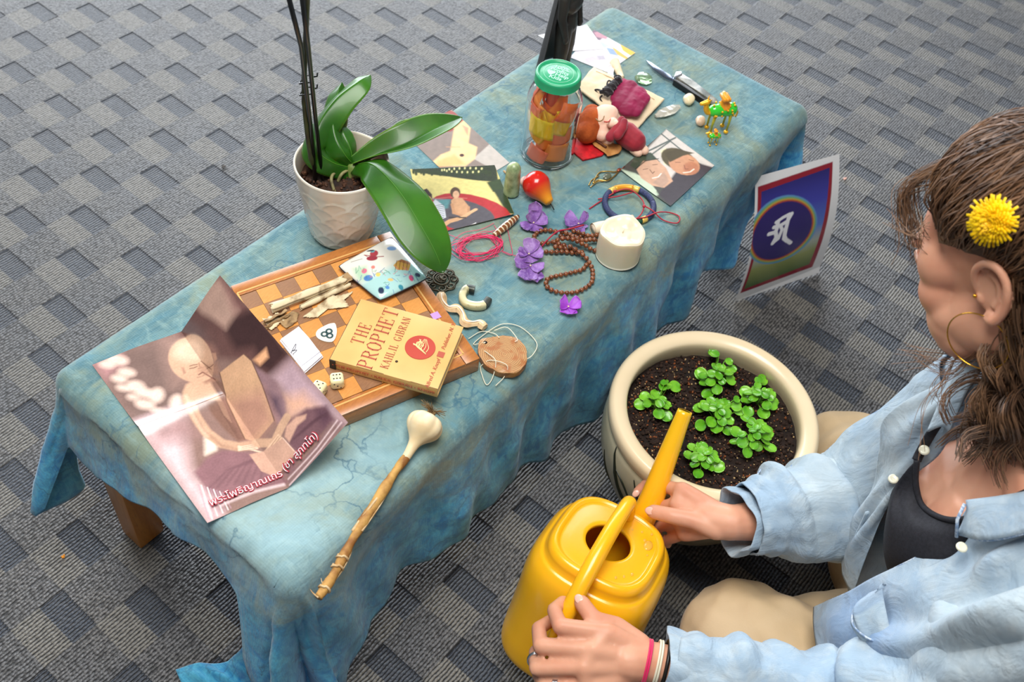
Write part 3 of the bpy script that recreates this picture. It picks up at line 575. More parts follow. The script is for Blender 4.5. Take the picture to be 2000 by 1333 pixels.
def p_post(pr, q, w, h):
    Z = lambda p: q(K(1030, 0, 8)(p)); pr.C[:] = srgb(226, 222, 228)[:3]
    pr.poly(Z([(1020, 460), (1130, 490), (1250, 560), (1150, 660), (930, 640)]), (120, 96, 112), .0015); pr.poly(Z([(1040, 520), (1120, 500), (1290, 590), (1260, 640), (1080, 600)]), (186, 136, 150), .0015)
    pr.poly(Z([(920, 650), (1150, 680), (1300, 740), (1220, 790), (1100, 760)]), (184, 204, 236), .0015); pr.poly(Z([(1240, 780), (1370, 800), (1420, 900), (1290, 880)]), (136, 158, 204), .0015)
    pr.poly(Z([(1480, 700), (1560, 720), (1690, 830), (1600, 880), (1500, 810)]), (232, 178, 62), .0008); pr.poly(Z([(1330, 760), (1400, 800), (1560, 920), (1530, 950), (1400, 880)]), (212, 172, 80), .0010)
    for a, b in (((700, 800), (1100, 960)), ((800, 700), (1200, 900)), ((900, 900), (1200, 1080))): pr.line(Z([a, b]), .001, (196, 176, 186), .0015, .8)
    pr.poly(Z([(900, 940), (1050, 900), (1130, 960), (960, 1020)]), (214, 188, 196), .003, .8); pr.poly(Z([(1080, 900), (1200, 900), (1240, 960), (1120, 970)]), (150, 140, 156), .003, .7); pr.noise(160, .08, 1)
photo('photograph', 'pale picture postcard with a yellow corner, behind the white paper cone', 'postcard', [(1160, 58), (1241, 103), (1186, 141), (1113, 112)], TS, p_post, m='printm')
def p_white(pr, q, w, h): pr.C[:] = srgb(238, 238, 242)[:3]
photo('sheet_of_paper', 'plain white paper corner sticking out past the black caped figure', 'paper', [(1051, 69), (1146, 48), (1180, 95), (1110, 100)], TS+.0006, p_white, n=20, m='printm')
# ---- wooden chess box
HB = TT+.0285; CT, CR, CB = [np.array(W(*p, HB)) for p in ((762, 452), (937, 700), (676, 813))]
cu = CR-CT; CL_ = np.linalg.norm(cu); cu = cu/CL_; cw = CB-CR; cw = cw-cu*cw.dot(cu); cw = cw/np.linalg.norm(cw); CW_ = CL_*.965
cb = thing('chess_box', 'flat wooden chess box with an inlaid checkered lid', 'chess box', tuple(CT+cu*CL_/2+cw*CW_/2-[0, 0, .026]))
M['walnut_rim'] = wood('reddish_rim_wood', 'bd7838', 'a2622c', sc=(18, 60, 60), rot=(0, 0, -.33), rough=.3, coat=.5)
M['sq_l'] = wood('light_square_wood', 'dc9a52', 'cc8842', sc=(20, 90, 60), rough=.28, coat=.5); M['sq_d'] = wood('dark_square_wood', '9c7250', '886044', sc=(20, 90, 60), rough=.3, coat=.5)
M['inlay'] = mat('pale_inlay', 'd9a865', .3, coat=.4)
Rb = np.array([cu, cw, np.cross(cu, cw)]).T
if np.linalg.det(Rb) < 0: Rb[:, 2] *= -1
def CP(a, b, z=0): return CT+cu*a+cw*b+np.array([0, 0, z])
g = G(); g.add(*box(CP(CL_/2, CW_/2, -.0145), (CL_, CW_, .0225), Rb, .0012)); g.obj('box_body', M['walnut_rim'], cb, angle=40)
bd = CL_*.083; sq = (CL_-2*bd)/8; sw = sq
g = G()
for c_, s_ in ((CP(CL_/2, bd/2-.0005), (CL_, bd-.001)), (CP(CL_/2, (CW_+bd+8*sq)/2+.0005), (CL_, CW_-bd-8*sq-.001))): g.add(*box(c_-[0, 0, .0016], (*s_, .0032), Rb, .0004))
for c_, s_ in ((CP(bd/2-.0005, bd+4*sq), (bd-.001, 8*sq)), (CP(CL_-bd/2+.0005, bd+4*sq), (bd-.001, 8*sq))): g.add(*box(c_-[0, 0, .0016], (*s_, .0032), Rb, .0004))
g.obj('lid_border', M['walnut_rim'], cb, angle=40)
g = G()
for k in range(2):
    for e in (bd*.72, CL_-bd*.72):
        g.add(*box(CP(*((CL_/2, e if e < CL_/2 else CW_-bd*.72) if k else (e, CW_/2)))-[0, 0, .0001], ((CL_-bd*1.44, .0022, .0007) if k else (.0022, CW_-bd*1.44, .0007)), Rb))
g.obj('inlay_line', M['inlay'], cb, smooth=False)
sqm = {}
for i in range(8):
    for j in range(8):
        kk = (i+j) % 2; c_ = CP(bd+sq*(i+.5), bd+sw*(j+.5), -.0017-.0002*((i*3+j*5) % 3))
        if kk not in sqm: g = G(); v, f = box((0, 0, 0), (sq-.0003, sw-.0003, .003), Rb); g.add(v, f); o = g.obj('square', M['sq_d' if kk else 'sq_l'], cb, smooth=False, local=True); sqm[kk] = o; o['label'] = 'dark inlaid square' if kk else 'light inlaid square'
        else: o = sqm[kk].copy(); COL.objects.link(o)
        o.name = 'square'; o.location = Vector(c_)-cb.location
g = G(); g.add(*prism([tuple(CP(a, b)[:2]) for a, b in ((CL_*.33, -.0008), (CL_*.40, -.0008), (CL_*.40, .001), (CL_*.33, .001))], HB-.018, HB-.010)); g.obj('catch', M['inlay'], cb, smooth=False)
# ---- the small old book
BH = HB+.0165; A_, B_, C__, D_ = [np.array(W(*p, BH)) for p in ((707, 580), (904, 643), (852, 767), (647, 697))]
bx = (A_-D_)+(B_-C__); WX = np.linalg.norm(bx)/2; bx /= np.linalg.norm(bx); by = (C__-D_)+(B_-A_); by -= bx*by.dot(bx); WY = np.linalg.norm((C__-D_)+(B_-A_))/2; by /= np.linalg.norm(by); bc = (A_+B_+C__+D_)/4
bk = thing('book', 'small worn cream book with red lettering and a round red emblem, on the chess box', 'book', (bc[0], bc[1], HB))
M['jacket'] = mat('aged_cream_jacket', 'deb46c', .5, 'cd9c58', 14, 5, .45, .8, coat=.15); M['pages'] = mat('page_block', 'e6d6b0', .8, 'cdb98c', 900, 2, stretch=(.02, .02, 1)); M['maroon'] = mat('faded_red_ink', 'b0503a', .5); M['blackcloth'] = mat('black_book_cloth', '23201f', .6)
def BP(x, y, z=0): return bc+bx*x+by*y+np.array([0, 0, z])
Rk = np.array([bx, by, np.cross(bx, by)]).T; thk = BH-HB-.0006
def bbox(c, s, bev=0): return box(c, s, Rk*np.array([1, 1, np.sign(np.linalg.det(Rk))]), bev)
g = G(); g.add(*bbox(BP(0, 0, -thk/2), (WX-.005, WY-.003, thk-.003))); g.obj('page_block', M['pages'], bk, smooth=False)
g = G(); g.add(*bbox(BP(0, 0, -.0007), (WX, WY, .0014), .0005)); g.add(*bbox(BP(0, 0, -thk+.0006), (WX, WY, .0014), .0005)); g.add(*bbox(BP(-WX/2+.0008, 0, -thk/2), (.0016, WY, thk), .0005)); g.obj('jacket', M['jacket'], bk, angle=50)
# spine is the long side nearest the camera: jacket on the D-C edge
g = G(); g.add(*bbox(BP(0, 0, -.0022), (WX-.001, WY-.001, .0008))); g.add(*bbox(BP(-WX/2-.0006, -WY/2+.0035, -thk/2), (.0012, .008, thk+.0004), .0004)); g.add(*bbox(BP(0, -WY/2-.0004, -.0035), (WX-.002, .001, .004))); g.obj('cover_edge', M['blackcloth'], bk, smooth=False)
xr = bx; yr = -by
zt = .0004
serif_text('title_lettering', 'THE', .0155, .62, M['maroon'], bk, BP(WX*.0, -WY*.345, zt), xr, yr, .3, .8)
serif_text('title_lettering', 'PROPHET', .0185, .66, M['maroon'], bk, BP(.0, -WY*.185, zt), xr, yr, .18, .8)
serif_text('author_lettering', 'KAHLIL GIBRAN', .0098, .62, M['maroon'], bk, BP(0, -WY*.02, zt), xr, yr, .2, .8)
put_text('publisher_lettering', 'Alfred A. Knopf        Publisher, N. Y.', .0072, M['maroon'], bk, BP(0, WY*.405, zt), xr, yr, italic=.25)
ec = BP(0.002, WY*.205, zt); g = G(); v, f = lathe([(0.0001, .0003), (.0185, .0003), (.0188, 0)], (0, 0, 0), 48); g.add(np.array(v)+ec, f); g.obj('emblem', mat('emblem_red', 'b8402f', .5), bk, smooth=False)
M['jk2'] = mat('cream_ink', 'ecca8c', .5)
g = G()
def estroke(pts, w, z=.00055): g.add(*tube([ec+bx*a*.0185+by*b*.0185+np.array([0, 0, z]) for a, b in spline([(p[0], p[1], 0) for p in pts], 14)[:, :2]], np.linspace(w, w*.5, 14), 6, flat=.2, up=(0, 0, 1)))
for k in range(6): estroke([(-.45+k*.06, .55-k*.12), (-.1+k*.05, .1-k*.12), (.25-k*.04, .15-k*.11), (.62, -.28+k*.03)], .0008)
for k in range(5): estroke([(-.3+k*.1, .5-k*.2), (.1+k*.06, .55-k*.22), (.45, .35-k*.1), (.75, .2-k*.04)], .0006)
g.obj('flame_hand_mark', M['jk2'], bk)
g = G(); g.add(*bbox(BP(.000, WY*.405, zt), (.0085, .0085, .0004))); g.obj('publisher_mark', M['maroon'], bk, smooth=False)
sd = BP(-WX/2-.0013, 0, -thk*.48); up_ = np.array([0, 0, 1.])
put_text('spine_lettering', '\u2022 THE PROPHET \u2022 KAHLIL GIBRAN \u2022 KNOPF', .0068, M['maroon'], bk, sd, by, up_)
g = G(); g.add(*lathe([(.0001, .0006), (.0016, .0005), (.0019, 0)], BP(-.028, WY*.06, 0), 12)); g.obj('hole_mark', mat('dark_hole', '3a2a14', .7), bk)
# sticky marker
g = G(); cc_ = np.array(W(851, 617, HB+.0008)); g.add(*box(cc_, (.011, .011, .0006), Rb)); tag(g.obj('sticky_note', mat('lilac_note', 'b98cc8', .6), smooth=False), 'tiny lilac sticky marker on the chess box beside the book', 'note')
# ------------------------------------------------------------------ small things on the chess box
M['bark'] = mat('birch_bark', 'dccba6', .7, '8c7250', 60, 5, .55, .75, bump=.6, bs=120, bdist=.001, stretch=(1, 1, 1)); M['bark_in'] = mat('bark_inside', 'a88a62', .8, '5e452c', 90, 4, .5, .72)
bt = thing('birch_bark', 'curled rolls and torn flakes of birch bark on the chess box', 'bark', tuple(W(600, 610, HB)))
def curl_strip(a, b, r, turns, ph, name, m, seed, wob=.12):
    a = np.array(a); b = np.array(b); ax = b-a; L = np.linalg.norm(ax); ax /= L; up = np.array([0, 0, 1.]); sd_ = np.cross(ax, up); sd_ /= np.linalg.norm(sd_); n, k = 40, 34; P = np.zeros((n, k, 3))
    for i in range(n):
        for j in range(k):
            t = j/(k-1); A_ = ph+t*turns*2*PI; rr = r*(1-.28*t)*(1+wob*math.sin(i*.35+seed)); e = .006*mnoise.noise(Vector((j*.35, seed, 0)))*(1 if i > n*.8 else (-1 if i < n*.2 else 0))
            P[i, j] = a+ax*(L*i/(n-1)+e)+sd_*math.cos(A_)*rr+up*(r+math.sin(A_)*rr)
    g = G(); g.add(*thick(P, .0006)); return g.obj(name, m, bt)
curl_strip(W(532, 610, HB), W(672, 556, HB), .0068, 1.25, .6, 'bark_roll', M['bark'], 1)
curl_strip(W(588, 605, HB), W(684, 560, HB), .0042, 1.15, 2.2, 'bark_roll', M['bark'], 4)
curl_strip(W(520, 640, HB), W(562, 618, HB), .0055, .9, 1.4, 'bark_roll', M['bark_in'], 7, .2)
def flake(pts, h, name, m, seed, amp=.005, dens=16, z0=0):
    P = np.array([W(x, y, h) for x, y in pts]); n = len(pts); c = P.mean(0); bm = bmesh.new(); ring = []
    rg = random.Random(seed); out = []
    for i in range(n):
        a, b = P[i], P[(i+1) % n]
        for t in np.linspace(0, 1, dens, endpoint=False): p = a+(b-a)*t; d = (p-c); out.append(p+d*rg.uniform(-.09, .05))
    out = np.array(out); rings = [c+(out-c)*s for s in (.25, .5, .75, 1)]; V = [c]+[q for r_ in rings for q in r_]; V = np.array(V); m_ = len(out); F = [(0, 1+i, 1+(i+1) % m_) for i in range(m_)]
    for k in range(3): o = 1+k*m_; F += [(o+i, o+m_+i, o+m_+(i+1) % m_, o+(i+1) % m_) for i in range(m_)]
    V[:, 2] = h+z0+.001+amp*np.abs(fbm(V, 45, 2, seed)); V2 = V.copy(); V2[:, 2] += .0006; o = len(V); o1 = 1+3*m_
    F2 = [tuple(q[::-1]) for q in F]+[tuple(i+o for i in q) for q in F]+[(o1+i, o1+(i+1) % m_, o+o1+(i+1) % m_, o+o1+i) for i in range(m_)]
    g = G(); g.add(np.concatenate([V, V2]), F2); return g.obj(name, m, bt)
flake([(590, 622), (640, 585), (690, 572), (672, 590), (682, 602), (640, 606), (620, 622)], HB, 'bark_flake', M['bark'], 3)
flake([(545, 622), (585, 612), (580, 630), (560, 645), (548, 636)], HB, 'bark_flake', M['bark_in'], 5, .008)
flake([(512, 628), (545, 614), (556, 628), (530, 648)], HB, 'bark_flake', M['bark'], 8, .010)
flake([(660, 552), (686, 536), (690, 556), (672, 566)], HB, 'bark_flake', M['bark_in'], 9, .006, z0=.006)
# dice
def die(name, label, c, rz, tilt, faces, parent=None):
    t = thing(name, label, 'die', c, 'dice on the chess box'); t.rotation_euler = (0, 0, rz); g = G()
    bm = bmesh.new(); bmesh.ops.create_cube(bm, size=.0165); bmesh.ops.bevel(bm, geom=bm.edges[:], offset=.0044, segments=5, affect='EDGES', profile=.5); 
    for v in bm.verts: v.co.z += .00825
    bm.verts.index_update(); g.add([v.co[:] for v in bm.verts], [tuple(v.index for v in f.verts) for f in bm.faces]); g.obj('cube_body', M['ivory'], t, local=True); bm.free()
    s = .0037; L = {1: [(0, 0)], 2: [(-s, -s), (s, s)], 3: [(-s, -s), (0, 0), (s, s)], 4: [(-s, -s), (s, s), (-s, s), (s, -s)], 5: [(-s, -s), (s, s), (-s, s), (s, -s), (0, 0)], 6: [(-s*.75, -s), (-s*.75, 0), (-s*.75, s), (s*.75, -s), (s*.75, 0), (s*.75, s)]}
    g = G(); r = .0083
    for num, (ax, u, w) in faces:
        ax, u, w = map(np.array, (ax, u, w))
        for a, b in L[num]: c_ = ax*r+u*a+w*b+np.array([0, 0, .00825]); v, f = ell((0, 0, 0), (.00105, .00105, .0002), nu=10, nv=4); Rr = np.array([u, w, ax]).T; g.add(v@Rr.T+c_, f)
    g.obj('pips', M['blackink'], t, local=True); return t
M['ivory'] = mat('ivory_plastic', 'e6dcae', .25, coat=.4, sss=.2); M['blackink'] = mat('black_paint', '1c1a18', .4)
xx, yy, zz = (1, 0, 0), (0, 1, 0), (0, 0, 1)
fc = [(6, (zz, xx, yy)), (2, ((0, -1, 0), xx, zz)), (3, ((-1, 0, 0), yy, zz)), (5, (xx, yy, zz)), (4, (yy, xx, zz))]
die('die', 'cream die showing six black pips beside the book', tuple(W(659, 752, HB)), .9, 0, fc)
fc2 = [(5, (zz, xx, yy))]+fc[1:]; die('die', 'greenish cream die half hidden under the edge of the monk picture', tuple(W(624, 768, HB)), 1.9, 0, fc2)
# plectrum
pk = thing('guitar_pick', 'white guitar pick with a dark three-loop knot on the chess box', 'guitar pick', tuple(W(638, 652, HB)))
pts = [W(x, y, HB) for x, y in ((655, 634), (658, 648), (655, 662), (648, 669), (634, 668), (621, 662), (617, 654), (622, 645), (638, 636), (648, 633))]
g = G(); sp = spline(np.array(pts), 50, True); g.add(*prism([tuple(p[:2]) for p in sp], HB, HB+.0013)); g.obj('pick_body', mat('pearl_white', 'e8e6da', .2, coat=.6), pk, angle=40)
g = G(); c_ = np.array(W(640, 652, HB+.0016))
for k in range(3): a = k*2*PI/3+.4; cc = c_+np.array([math.cos(a), math.sin(a), 0])*.0042; g.add(*tube([cc+np.array([math.cos(t), math.sin(t), 0])*.0034 for t in np.linspace(0, 2*PI, 24, endpoint=False)], .0012, 6, True, flat=.25, up=(0, 0, 1)))
g.obj('knot_mark', mat('teal_ink', '2c4a4e', .4), pk)
# folded note
fn_ = thing('folded_note', 'small folded white paper note with a pencil scribble on the chess box', 'note', tuple(W(588, 690, HB)))
M['paper'] = mat('white_paper', 'ecebf0', .75, 'dcdbe4', 30, 3)
g = G()
for k in range(5):
    pp = [(547, 668), (584, 642), (604, 664), (631, 700), (596, 731)] if k < 4 else [(547, 668), (584, 642), (600, 664), (628, 694), (592, 722)]
    P_ = [np.array(W(x, y, HB)) for x, y in pp]; c_ = sum(P_)/5; P_ = [c_+(p-c_)*(1-.015*k)+np.array([.0006*math.sin(k*2.3), .0005*math.cos(k*3), 0]) for p in P_]; g.add(*prism([tuple(p[:2]) for p in P_], HB+.0012*k, HB+.0012*k+.0008))
g.obj('folded_sheets', M['paper'], fn_, smooth=False)
g = G(); sc = spline([W(x, y, HB+.0064) for x, y in ((568, 690), (574, 678), (578, 672), (576, 682), (570, 686), (580, 684), (572, 692))], 30); g.add(*tube(sc, .00035, 5)); g.obj('pencil_mark', mat('pencil', '5a5a60', .6), fn_)
# printed cream case under the orchid leaf
cs = thing('card_case', 'shiny cream zip case printed with a pirate, treasure chest and flowers', 'case', tuple(W(748, 520, HB)))
CC = [W(659, 516, HB+.011), W(765, 458, HB+.011), W(836, 540, HB+.011), W(742, 584, HB+.011)]; CCn = [np.array(p) for p in CC]
nu, nv = 150, 130; U, Vv = np.meshgrid(np.linspace(0, 1, nu), np.linspace(0, 1, nv), indexing='ij')
P = bil(*CCn, U, Vv); ex = lambda t: (1-np.abs(2*t-1)**5)
c_ = P.mean((0, 1)); rr = (np.abs(2*U-1)**6+np.abs(2*Vv-1)**6); sq_ = 1-.035*np.clip(rr-1, 0, 1)
P = c_+(P-c_)*sq_[..., None]; P[..., 2] = HB+.0065+.0065*np.clip(ex(U)*ex(Vv), 0, 1)**.5
Pb = P.copy(); Pb[..., 2] = HB+.0065-.0062*np.clip(ex(U)*ex(Vv), 0, 1)**.4
wC = np.linalg.norm(CCn[1]-CCn[0]); hC = np.linalg.norm(CCn[3]-CCn[0]); pr = Print(np.c_[(U*wC).ravel(), (Vv*hC).ravel()], (232, 228, 216))
H_ = hom([(659, 516), (765, 458), (836, 540), (742, 584)], [(0, 0), (1, 0), (1, 1), (0, 1)]); k3 = K(420, 420, 3.03); Z = lambda p: [(a*wC, b*hC) for a, b in H_(k3(p))]
pr.poly(Z([(860, 420), (1150, 280), (1280, 370), (960, 530)]), (150, 206, 206), .006, .8); pr.poly(Z([(1140, 240), (1250, 300), (1280, 370), (1180, 390)]), (158, 214, 208), .005, .8)
pr.poly(Z([(820, 330), (900, 320), (930, 400), (860, 400)]), (150, 200, 160), .004, .7)
for a, c in (((940, 245, 26, 22), (168, 60, 70)), ((930, 275, 34, 16), (150, 50, 66)), ((930, 228, 14, 10), (96, 160, 170)), ((915, 222, 24, 6), (50, 50, 60)), ((1050, 215, 30, 14), (120, 160, 210)), ((1100, 180, 26, 12), (150, 180, 220)), ((890, 350, 16, 14), (226, 110, 140)), ((940, 330, 12, 10), (230, 130, 120)), ((915, 390, 26, 16), (80, 130, 190)), ((1160, 382, 14, 14), (220, 80, 120)), ((1200, 362, 16, 10), (44, 60, 90)), ((985, 455, 16, 16), (40, 54, 84)), ((1040, 400, 16, 8), (220, 190, 120)), ((970, 372, 14, 12), (230, 200, 110)), ((1020, 440, 12, 8), (90, 140, 200)), ((1095, 430, 14, 10), (60, 140, 160))): pr.poly(Z(elp(*a)), c, .0007)
pr.poly(Z([(1060, 320), (1090, 290), (1165, 310), (1150, 345), (1080, 345)]), (206, 160, 80), .0006); pr.poly(Z([(1085, 295), (1110, 282), (1170, 296), (1160, 312)]), (170, 110, 60), .0006)
for i in range(4): pr.line(Z([(1070+i*22, 345), (1082+i*22, 292)]), .0008, (120, 76, 44), .0003)
pr.line(Z([(900, 262), (880, 250), (960, 268), (1000, 266)]), .0014, (150, 60, 70), .0004); pr.line(Z([(805, 288), (870, 275)]), .0008, (70, 60, 60), .0004)
rg = random.Random(3)
for i in range(46):
    x_, y_ = rg.uniform(840, 1200), rg.uniform(330, 460); pr.line(Z([(x_, y_), (x_+rg.uniform(-16, 16), y_+rg.uniform(-22, 22)), (x_+rg.uniform(-26, 26), y_+rg.uniform(-16, 16))]), .0008, rg.choice([(90, 150, 120), (80, 120, 180), (220, 120, 140), (110, 170, 150), (60, 100, 150)]), .0004, .8)
pr.poly(Z([(895, 470), (950, 480), (940, 510), (905, 495)]), (196, 120, 200), .002, .8)
g = G(); n0 = nu*nv; fz = grid(P)[1]; up_ok = np.cross(CCn[1]-CCn[0], CCn[3]-CCn[0])[2] > 0
g.add(np.concatenate([P.reshape(-1, 3), Pb.reshape(-1, 3)]), [(q if up_ok else q[::-1]) for q in fz]+[tuple(i+n0 for i in (q[::-1] if up_ok else q)) for q in fz]); cc = np.tile(np.array(srgb(222, 214, 196)[:3]), (2*n0, 1)); cc[:n0] = pr.C; g.c = [cc]
g.obj('case_body', mat('glossy_case', 'ffffff', .15, vcol='Col', coat=.8), cs, cols=True)
ring = [P[i, 0] for i in range(0, nu, 6)]+[P[nu-1, j] for j in range(0, nv, 6)]+[P[i, nv-1] for i in range(nu-1, -1, -6)]+[P[0, j] for j in range(nv-1, 0, -6)]
g = G(); g.add(*tube(spline(np.array(ring), 240, True), .0009, 6, True)); g.obj('zip_seam', mat('dark_seam', '2a2c34', .5), cs)
# ------------------------------------------------------------------ things on the cloth, near side
# ornate cast metal piece
M['pewter'] = mat('old_pewter', '6e6858', .42, '3c382e', 120, 3, metal=.85, bump=.3, bs=400); M['brass'] = mat('gold_metal', 'e0a93c', .22, metal=1); M['silver'] = mat('silver_metal', 'd4d4d8', .2, metal=1)
om = thing('metal_ornament', 'tarnished openwork metal ornament of scrolls under the orchid leaf tip', 'ornament', tuple(W(862, 545, TS)))
oc = np.array(W(862, 546, TS+.0025)); g = G()
def scroll(cx, cy, r, a0, turns, w=.0014, dz=0, sgn=1):
    P = []; 
    for t in np.linspace(0, 1, 30): a = a0+sgn*turns*2*PI*t; q = r*(1-.75*t); P.append(oc+np.array([cx+q*math.cos(a), cy+q*math.sin(a), dz]))
    g.add(*tube(P, np.linspace(w, w*.7, 30), 7))
for k in range(8): a = k*PI/4; scroll(.0165*math.cos(a), .0165*math.sin(a), .0062, a+PI, 1.3, sgn=(-1)**k)
g.add(*tube([oc+np.array([.011*math.cos(t), .011*math.sin(t), .001]) for t in np.linspace(0, 2*PI, 40, endpoint=False)], .0014, 7, True)); scroll(0, 0, .0085, 0, 2.2, .0013, .0016); scroll(.003, -.002, .005, 2, 1.2, .0011, .003)
g.add(*tube([oc+np.array([.0215*math.cos(t)*(1+.06*math.cos(8*t)), .0215*math.sin(t)*(1+.06*math.cos(8*t)), -.0005]) for t in np.linspace(0, 2*PI, 120, endpoint=False)], .0011, 7, True)); g.obj('openwork', M['pewter'], om)
g = G(); g.add(*ell(oc+[0, 0, .002], (.003, .003, .002))); g.obj('centre_boss', M['pewter'], om)
# horseshoe magnet
mg = thing('horseshoe_magnet', 'cream horseshoe magnet with bare grey ends beside the wooden squiggle', 'magnet', tuple(W(928, 588, TS)))
mp = spline([W(x, y, TS+.006) for x, y in ((927, 567), (912, 565), (903, 578), (908, 592), (927, 598), (945, 596), (955, 586))], 40)
mp = np.array(mp)
def bar(P, w, h, name, m, par):
    T = np.gradient(P, axis=0); T /= np.linalg.norm(T, axis=1)[:, None]; S_ = np.cross(T, [0, 0, 1]); v = []
    for p, s in zip(P, S_):
        for a, b in ((-1, -.7), (-.7, -1), (.7, -1), (1, -.7), (1, .7), (.7, 1), (-.7, 1), (-1, .7)): v.append(p+s*a*w+np.array([0, 0, b*h]))
    n = len(P); f = [(i*8+k, (i+1)*8+k, (i+1)*8+(k+1) % 8, i*8+(k+1) % 8) for i in range(n-1) for k in range(8)]+[tuple(range(8)), tuple((n-1)*8+k for k in range(7, -1, -1))]
    gg = G(); gg.add(v, f); return gg.obj(name, m, par, angle=50)
M['bare'] = mat('bare_steel', '5c6058', .45, '3a3e3a', 90, 3, metal=.5)
bar(mp[6:34], .0048, .0055, 'painted_bend', mat('chipped_cream_paint', 'cfc79c', .4, '8a8460', 80, 4, .55, .7, coat=.3), mg); bar(mp[:7], .0047, .0054, 'pole_end', M['bare'], mg); bar(mp[33:], .0047, .0054, 'pole_end', M['bare'], mg)
# wavy carved wood
M['palewood'] = mat('pale_whittled_wood', 'e2c59a', .6, 'c08e58', 60, 4, .45, .7, bump=.2, bs=300)
sq = thing('carved_squiggle', 'pale zigzag whittled piece of wood beside the chess box', 'wood carving', tuple(W(905, 610, TS)))
sp = spline([W(x, y, TS+.006) for x, y in ((862, 574), (864, 590), (876, 603), (893, 603), (903, 614), (908, 630), (922, 633), (936, 632), (947, 640))], 60); g = G(); 
rr = .0058*(1+.25*np.sin(np.linspace(0, 22, 60))); v, f = tube(sp, rr, 6, flat=.8, up=(0, 0, 1)); g.add(v, f); g.obj('wavy_bar', M['palewood'], sq, angle=28)
g = G(); v, f = tube(np.array(sp)[2:-2]+[0, 0, .0046], .0011, 6); g.add(v, f); g.obj('ridge_line', mat('white_edge', 'f6ead8', .6), sq)
# wood slice pendant
ws = thing('wood_slice', 'round slice of tan wood with a drilled hole and a loose string', 'wood slice', tuple(W(984, 702, TS)))
wc = np.array(W(985, 692, TS+.010)); g = G(); seg = 64; v = []
outl = []
for k in range(seg):
    a = 2*PI*k/seg; r = .0305*(1+.04*math.sin(3*a+1)+.02*math.sin(9*a)); outl.append((math.cos(a)*r, math.sin(a)*r))
# small bump towards the hole side
hd = np.array(W(944, 668, TS+.010))-wc; ha = math.atan2(hd[1], hd[0])
for k in range(seg):
    a = 2*PI*k/seg; d = (a-ha+PI) % (2*PI)-PI; s = 1+.25*math.exp(-(d/.4)**2); outl[k] = (outl[k][0]*s, outl[k][1]*s)
bm = bmesh.new(); lo = [bm.verts.new((wc[0]+x*1.0, wc[1]+y*1.0, TS)) for x, y in outl]; hi = [bm.verts.new((wc[0]+x, wc[1]+y, TS+.010)) for x, y in outl]; bm.faces.new(lo[::-1]); bm.faces.new(hi)
for k in range(seg): bm.faces.new((lo[k], lo[(k+1) % seg], hi[(k+1) % seg], hi[k]))
bmesh.ops.bevel(bm, geom=[e for e in bm.edges if not e.is_manifold or (abs(e.verts[0].co.z-e.verts[1].co.z) < 1e-6)], offset=.0012, segments=2, affect='EDGES', profile=.5); bmesh.ops.triangulate(bm, faces=[f for f in bm.faces if len(f.verts) > 4]); bm.verts.index_update()
n = NT('ringed_wood'); mpv = n.map((1, 1, 1), (0, 0, 0), tuple(-(np.array(W(984, 702, TS))-wc)*0)); x_, y_, z_ = n.xyz(mpv); rd = n.math('SQRT', n.math('ADD', n.math('POWER', n.math('SUBTRACT', x_, wc[0]-W(984, 702, TS)[0]), 2), n.math('POWER', n.math('SUBTRACT', y_, wc[1]-W(984, 702, TS)[1]), 2)))
rg_ = n.math('SINE', n.math('ADD', n.math('MULTIPLY', rd, 2600), n.math('MULTIPLY', n.noise(mpv, 120, 4), 9))); c = n.mix(n.rng(rg_, -.2, .9, 0, .65), srgb('b98a54'), srgb('6e4628')); c = n.mix(n.rng(n.noise(mpv, 90, 5), .5, .65), c, srgb('a0602c')); c = n.mix(n.rng(z_, .008, .0096, .45, 0), c, srgb('6e4420')); n.col(c); n.bump(n.noise(mpv, 500, 3), .3, .001)
g = G(); g.add([q.co[:] for q in bm.verts], [tuple(q.index for q in f.verts) for f in bm.faces]); bm.free(); g.obj('slice', n.set(Roughness=.55, Coat_Weight=.2), ws, angle=40)
hp = np.array(W(948, 669, TS+.0102)); g = G(); g.add(*lathe([(.0001, .0002), (.0022, .0002), (.0028, -.0003)], hp, 16)); g.obj('hole', mat('hole_dark', '1a120c', .9), ws)
M['string'] = mat('pale_string', 'e2dcc4', .7)
g = G()
for pts in ([(948, 669, .012), (938, 680, .004), (952, 690, .013), (968, 706, .014), (962, 738, .002), (950, 752, .002), (940, 728, .002), (938, 716, .002)], [(948, 669, .012), (925, 672, .002), (958, 645, .003), (985, 633, .003), (1018, 640, .003), (1048, 670, .003), (1040, 694, .003), (1020, 706, .002)], [(965, 646, .003), (990, 640, .009), (1010, 662, .014), (1006, 668, .013)], [(938, 716, .002), (958, 704, .013), (990, 714, .014), (985, 736, .003), (968, 754, .002)], [(915, 662, .002), (940, 648, .003), (965, 652, .003), (975, 660, .012)]):
    g.add(*tube(spline([W(x, y, TS+z) for x, y, z in pts], 60), .00055, 6))
g.obj('string', M['string'], ws)
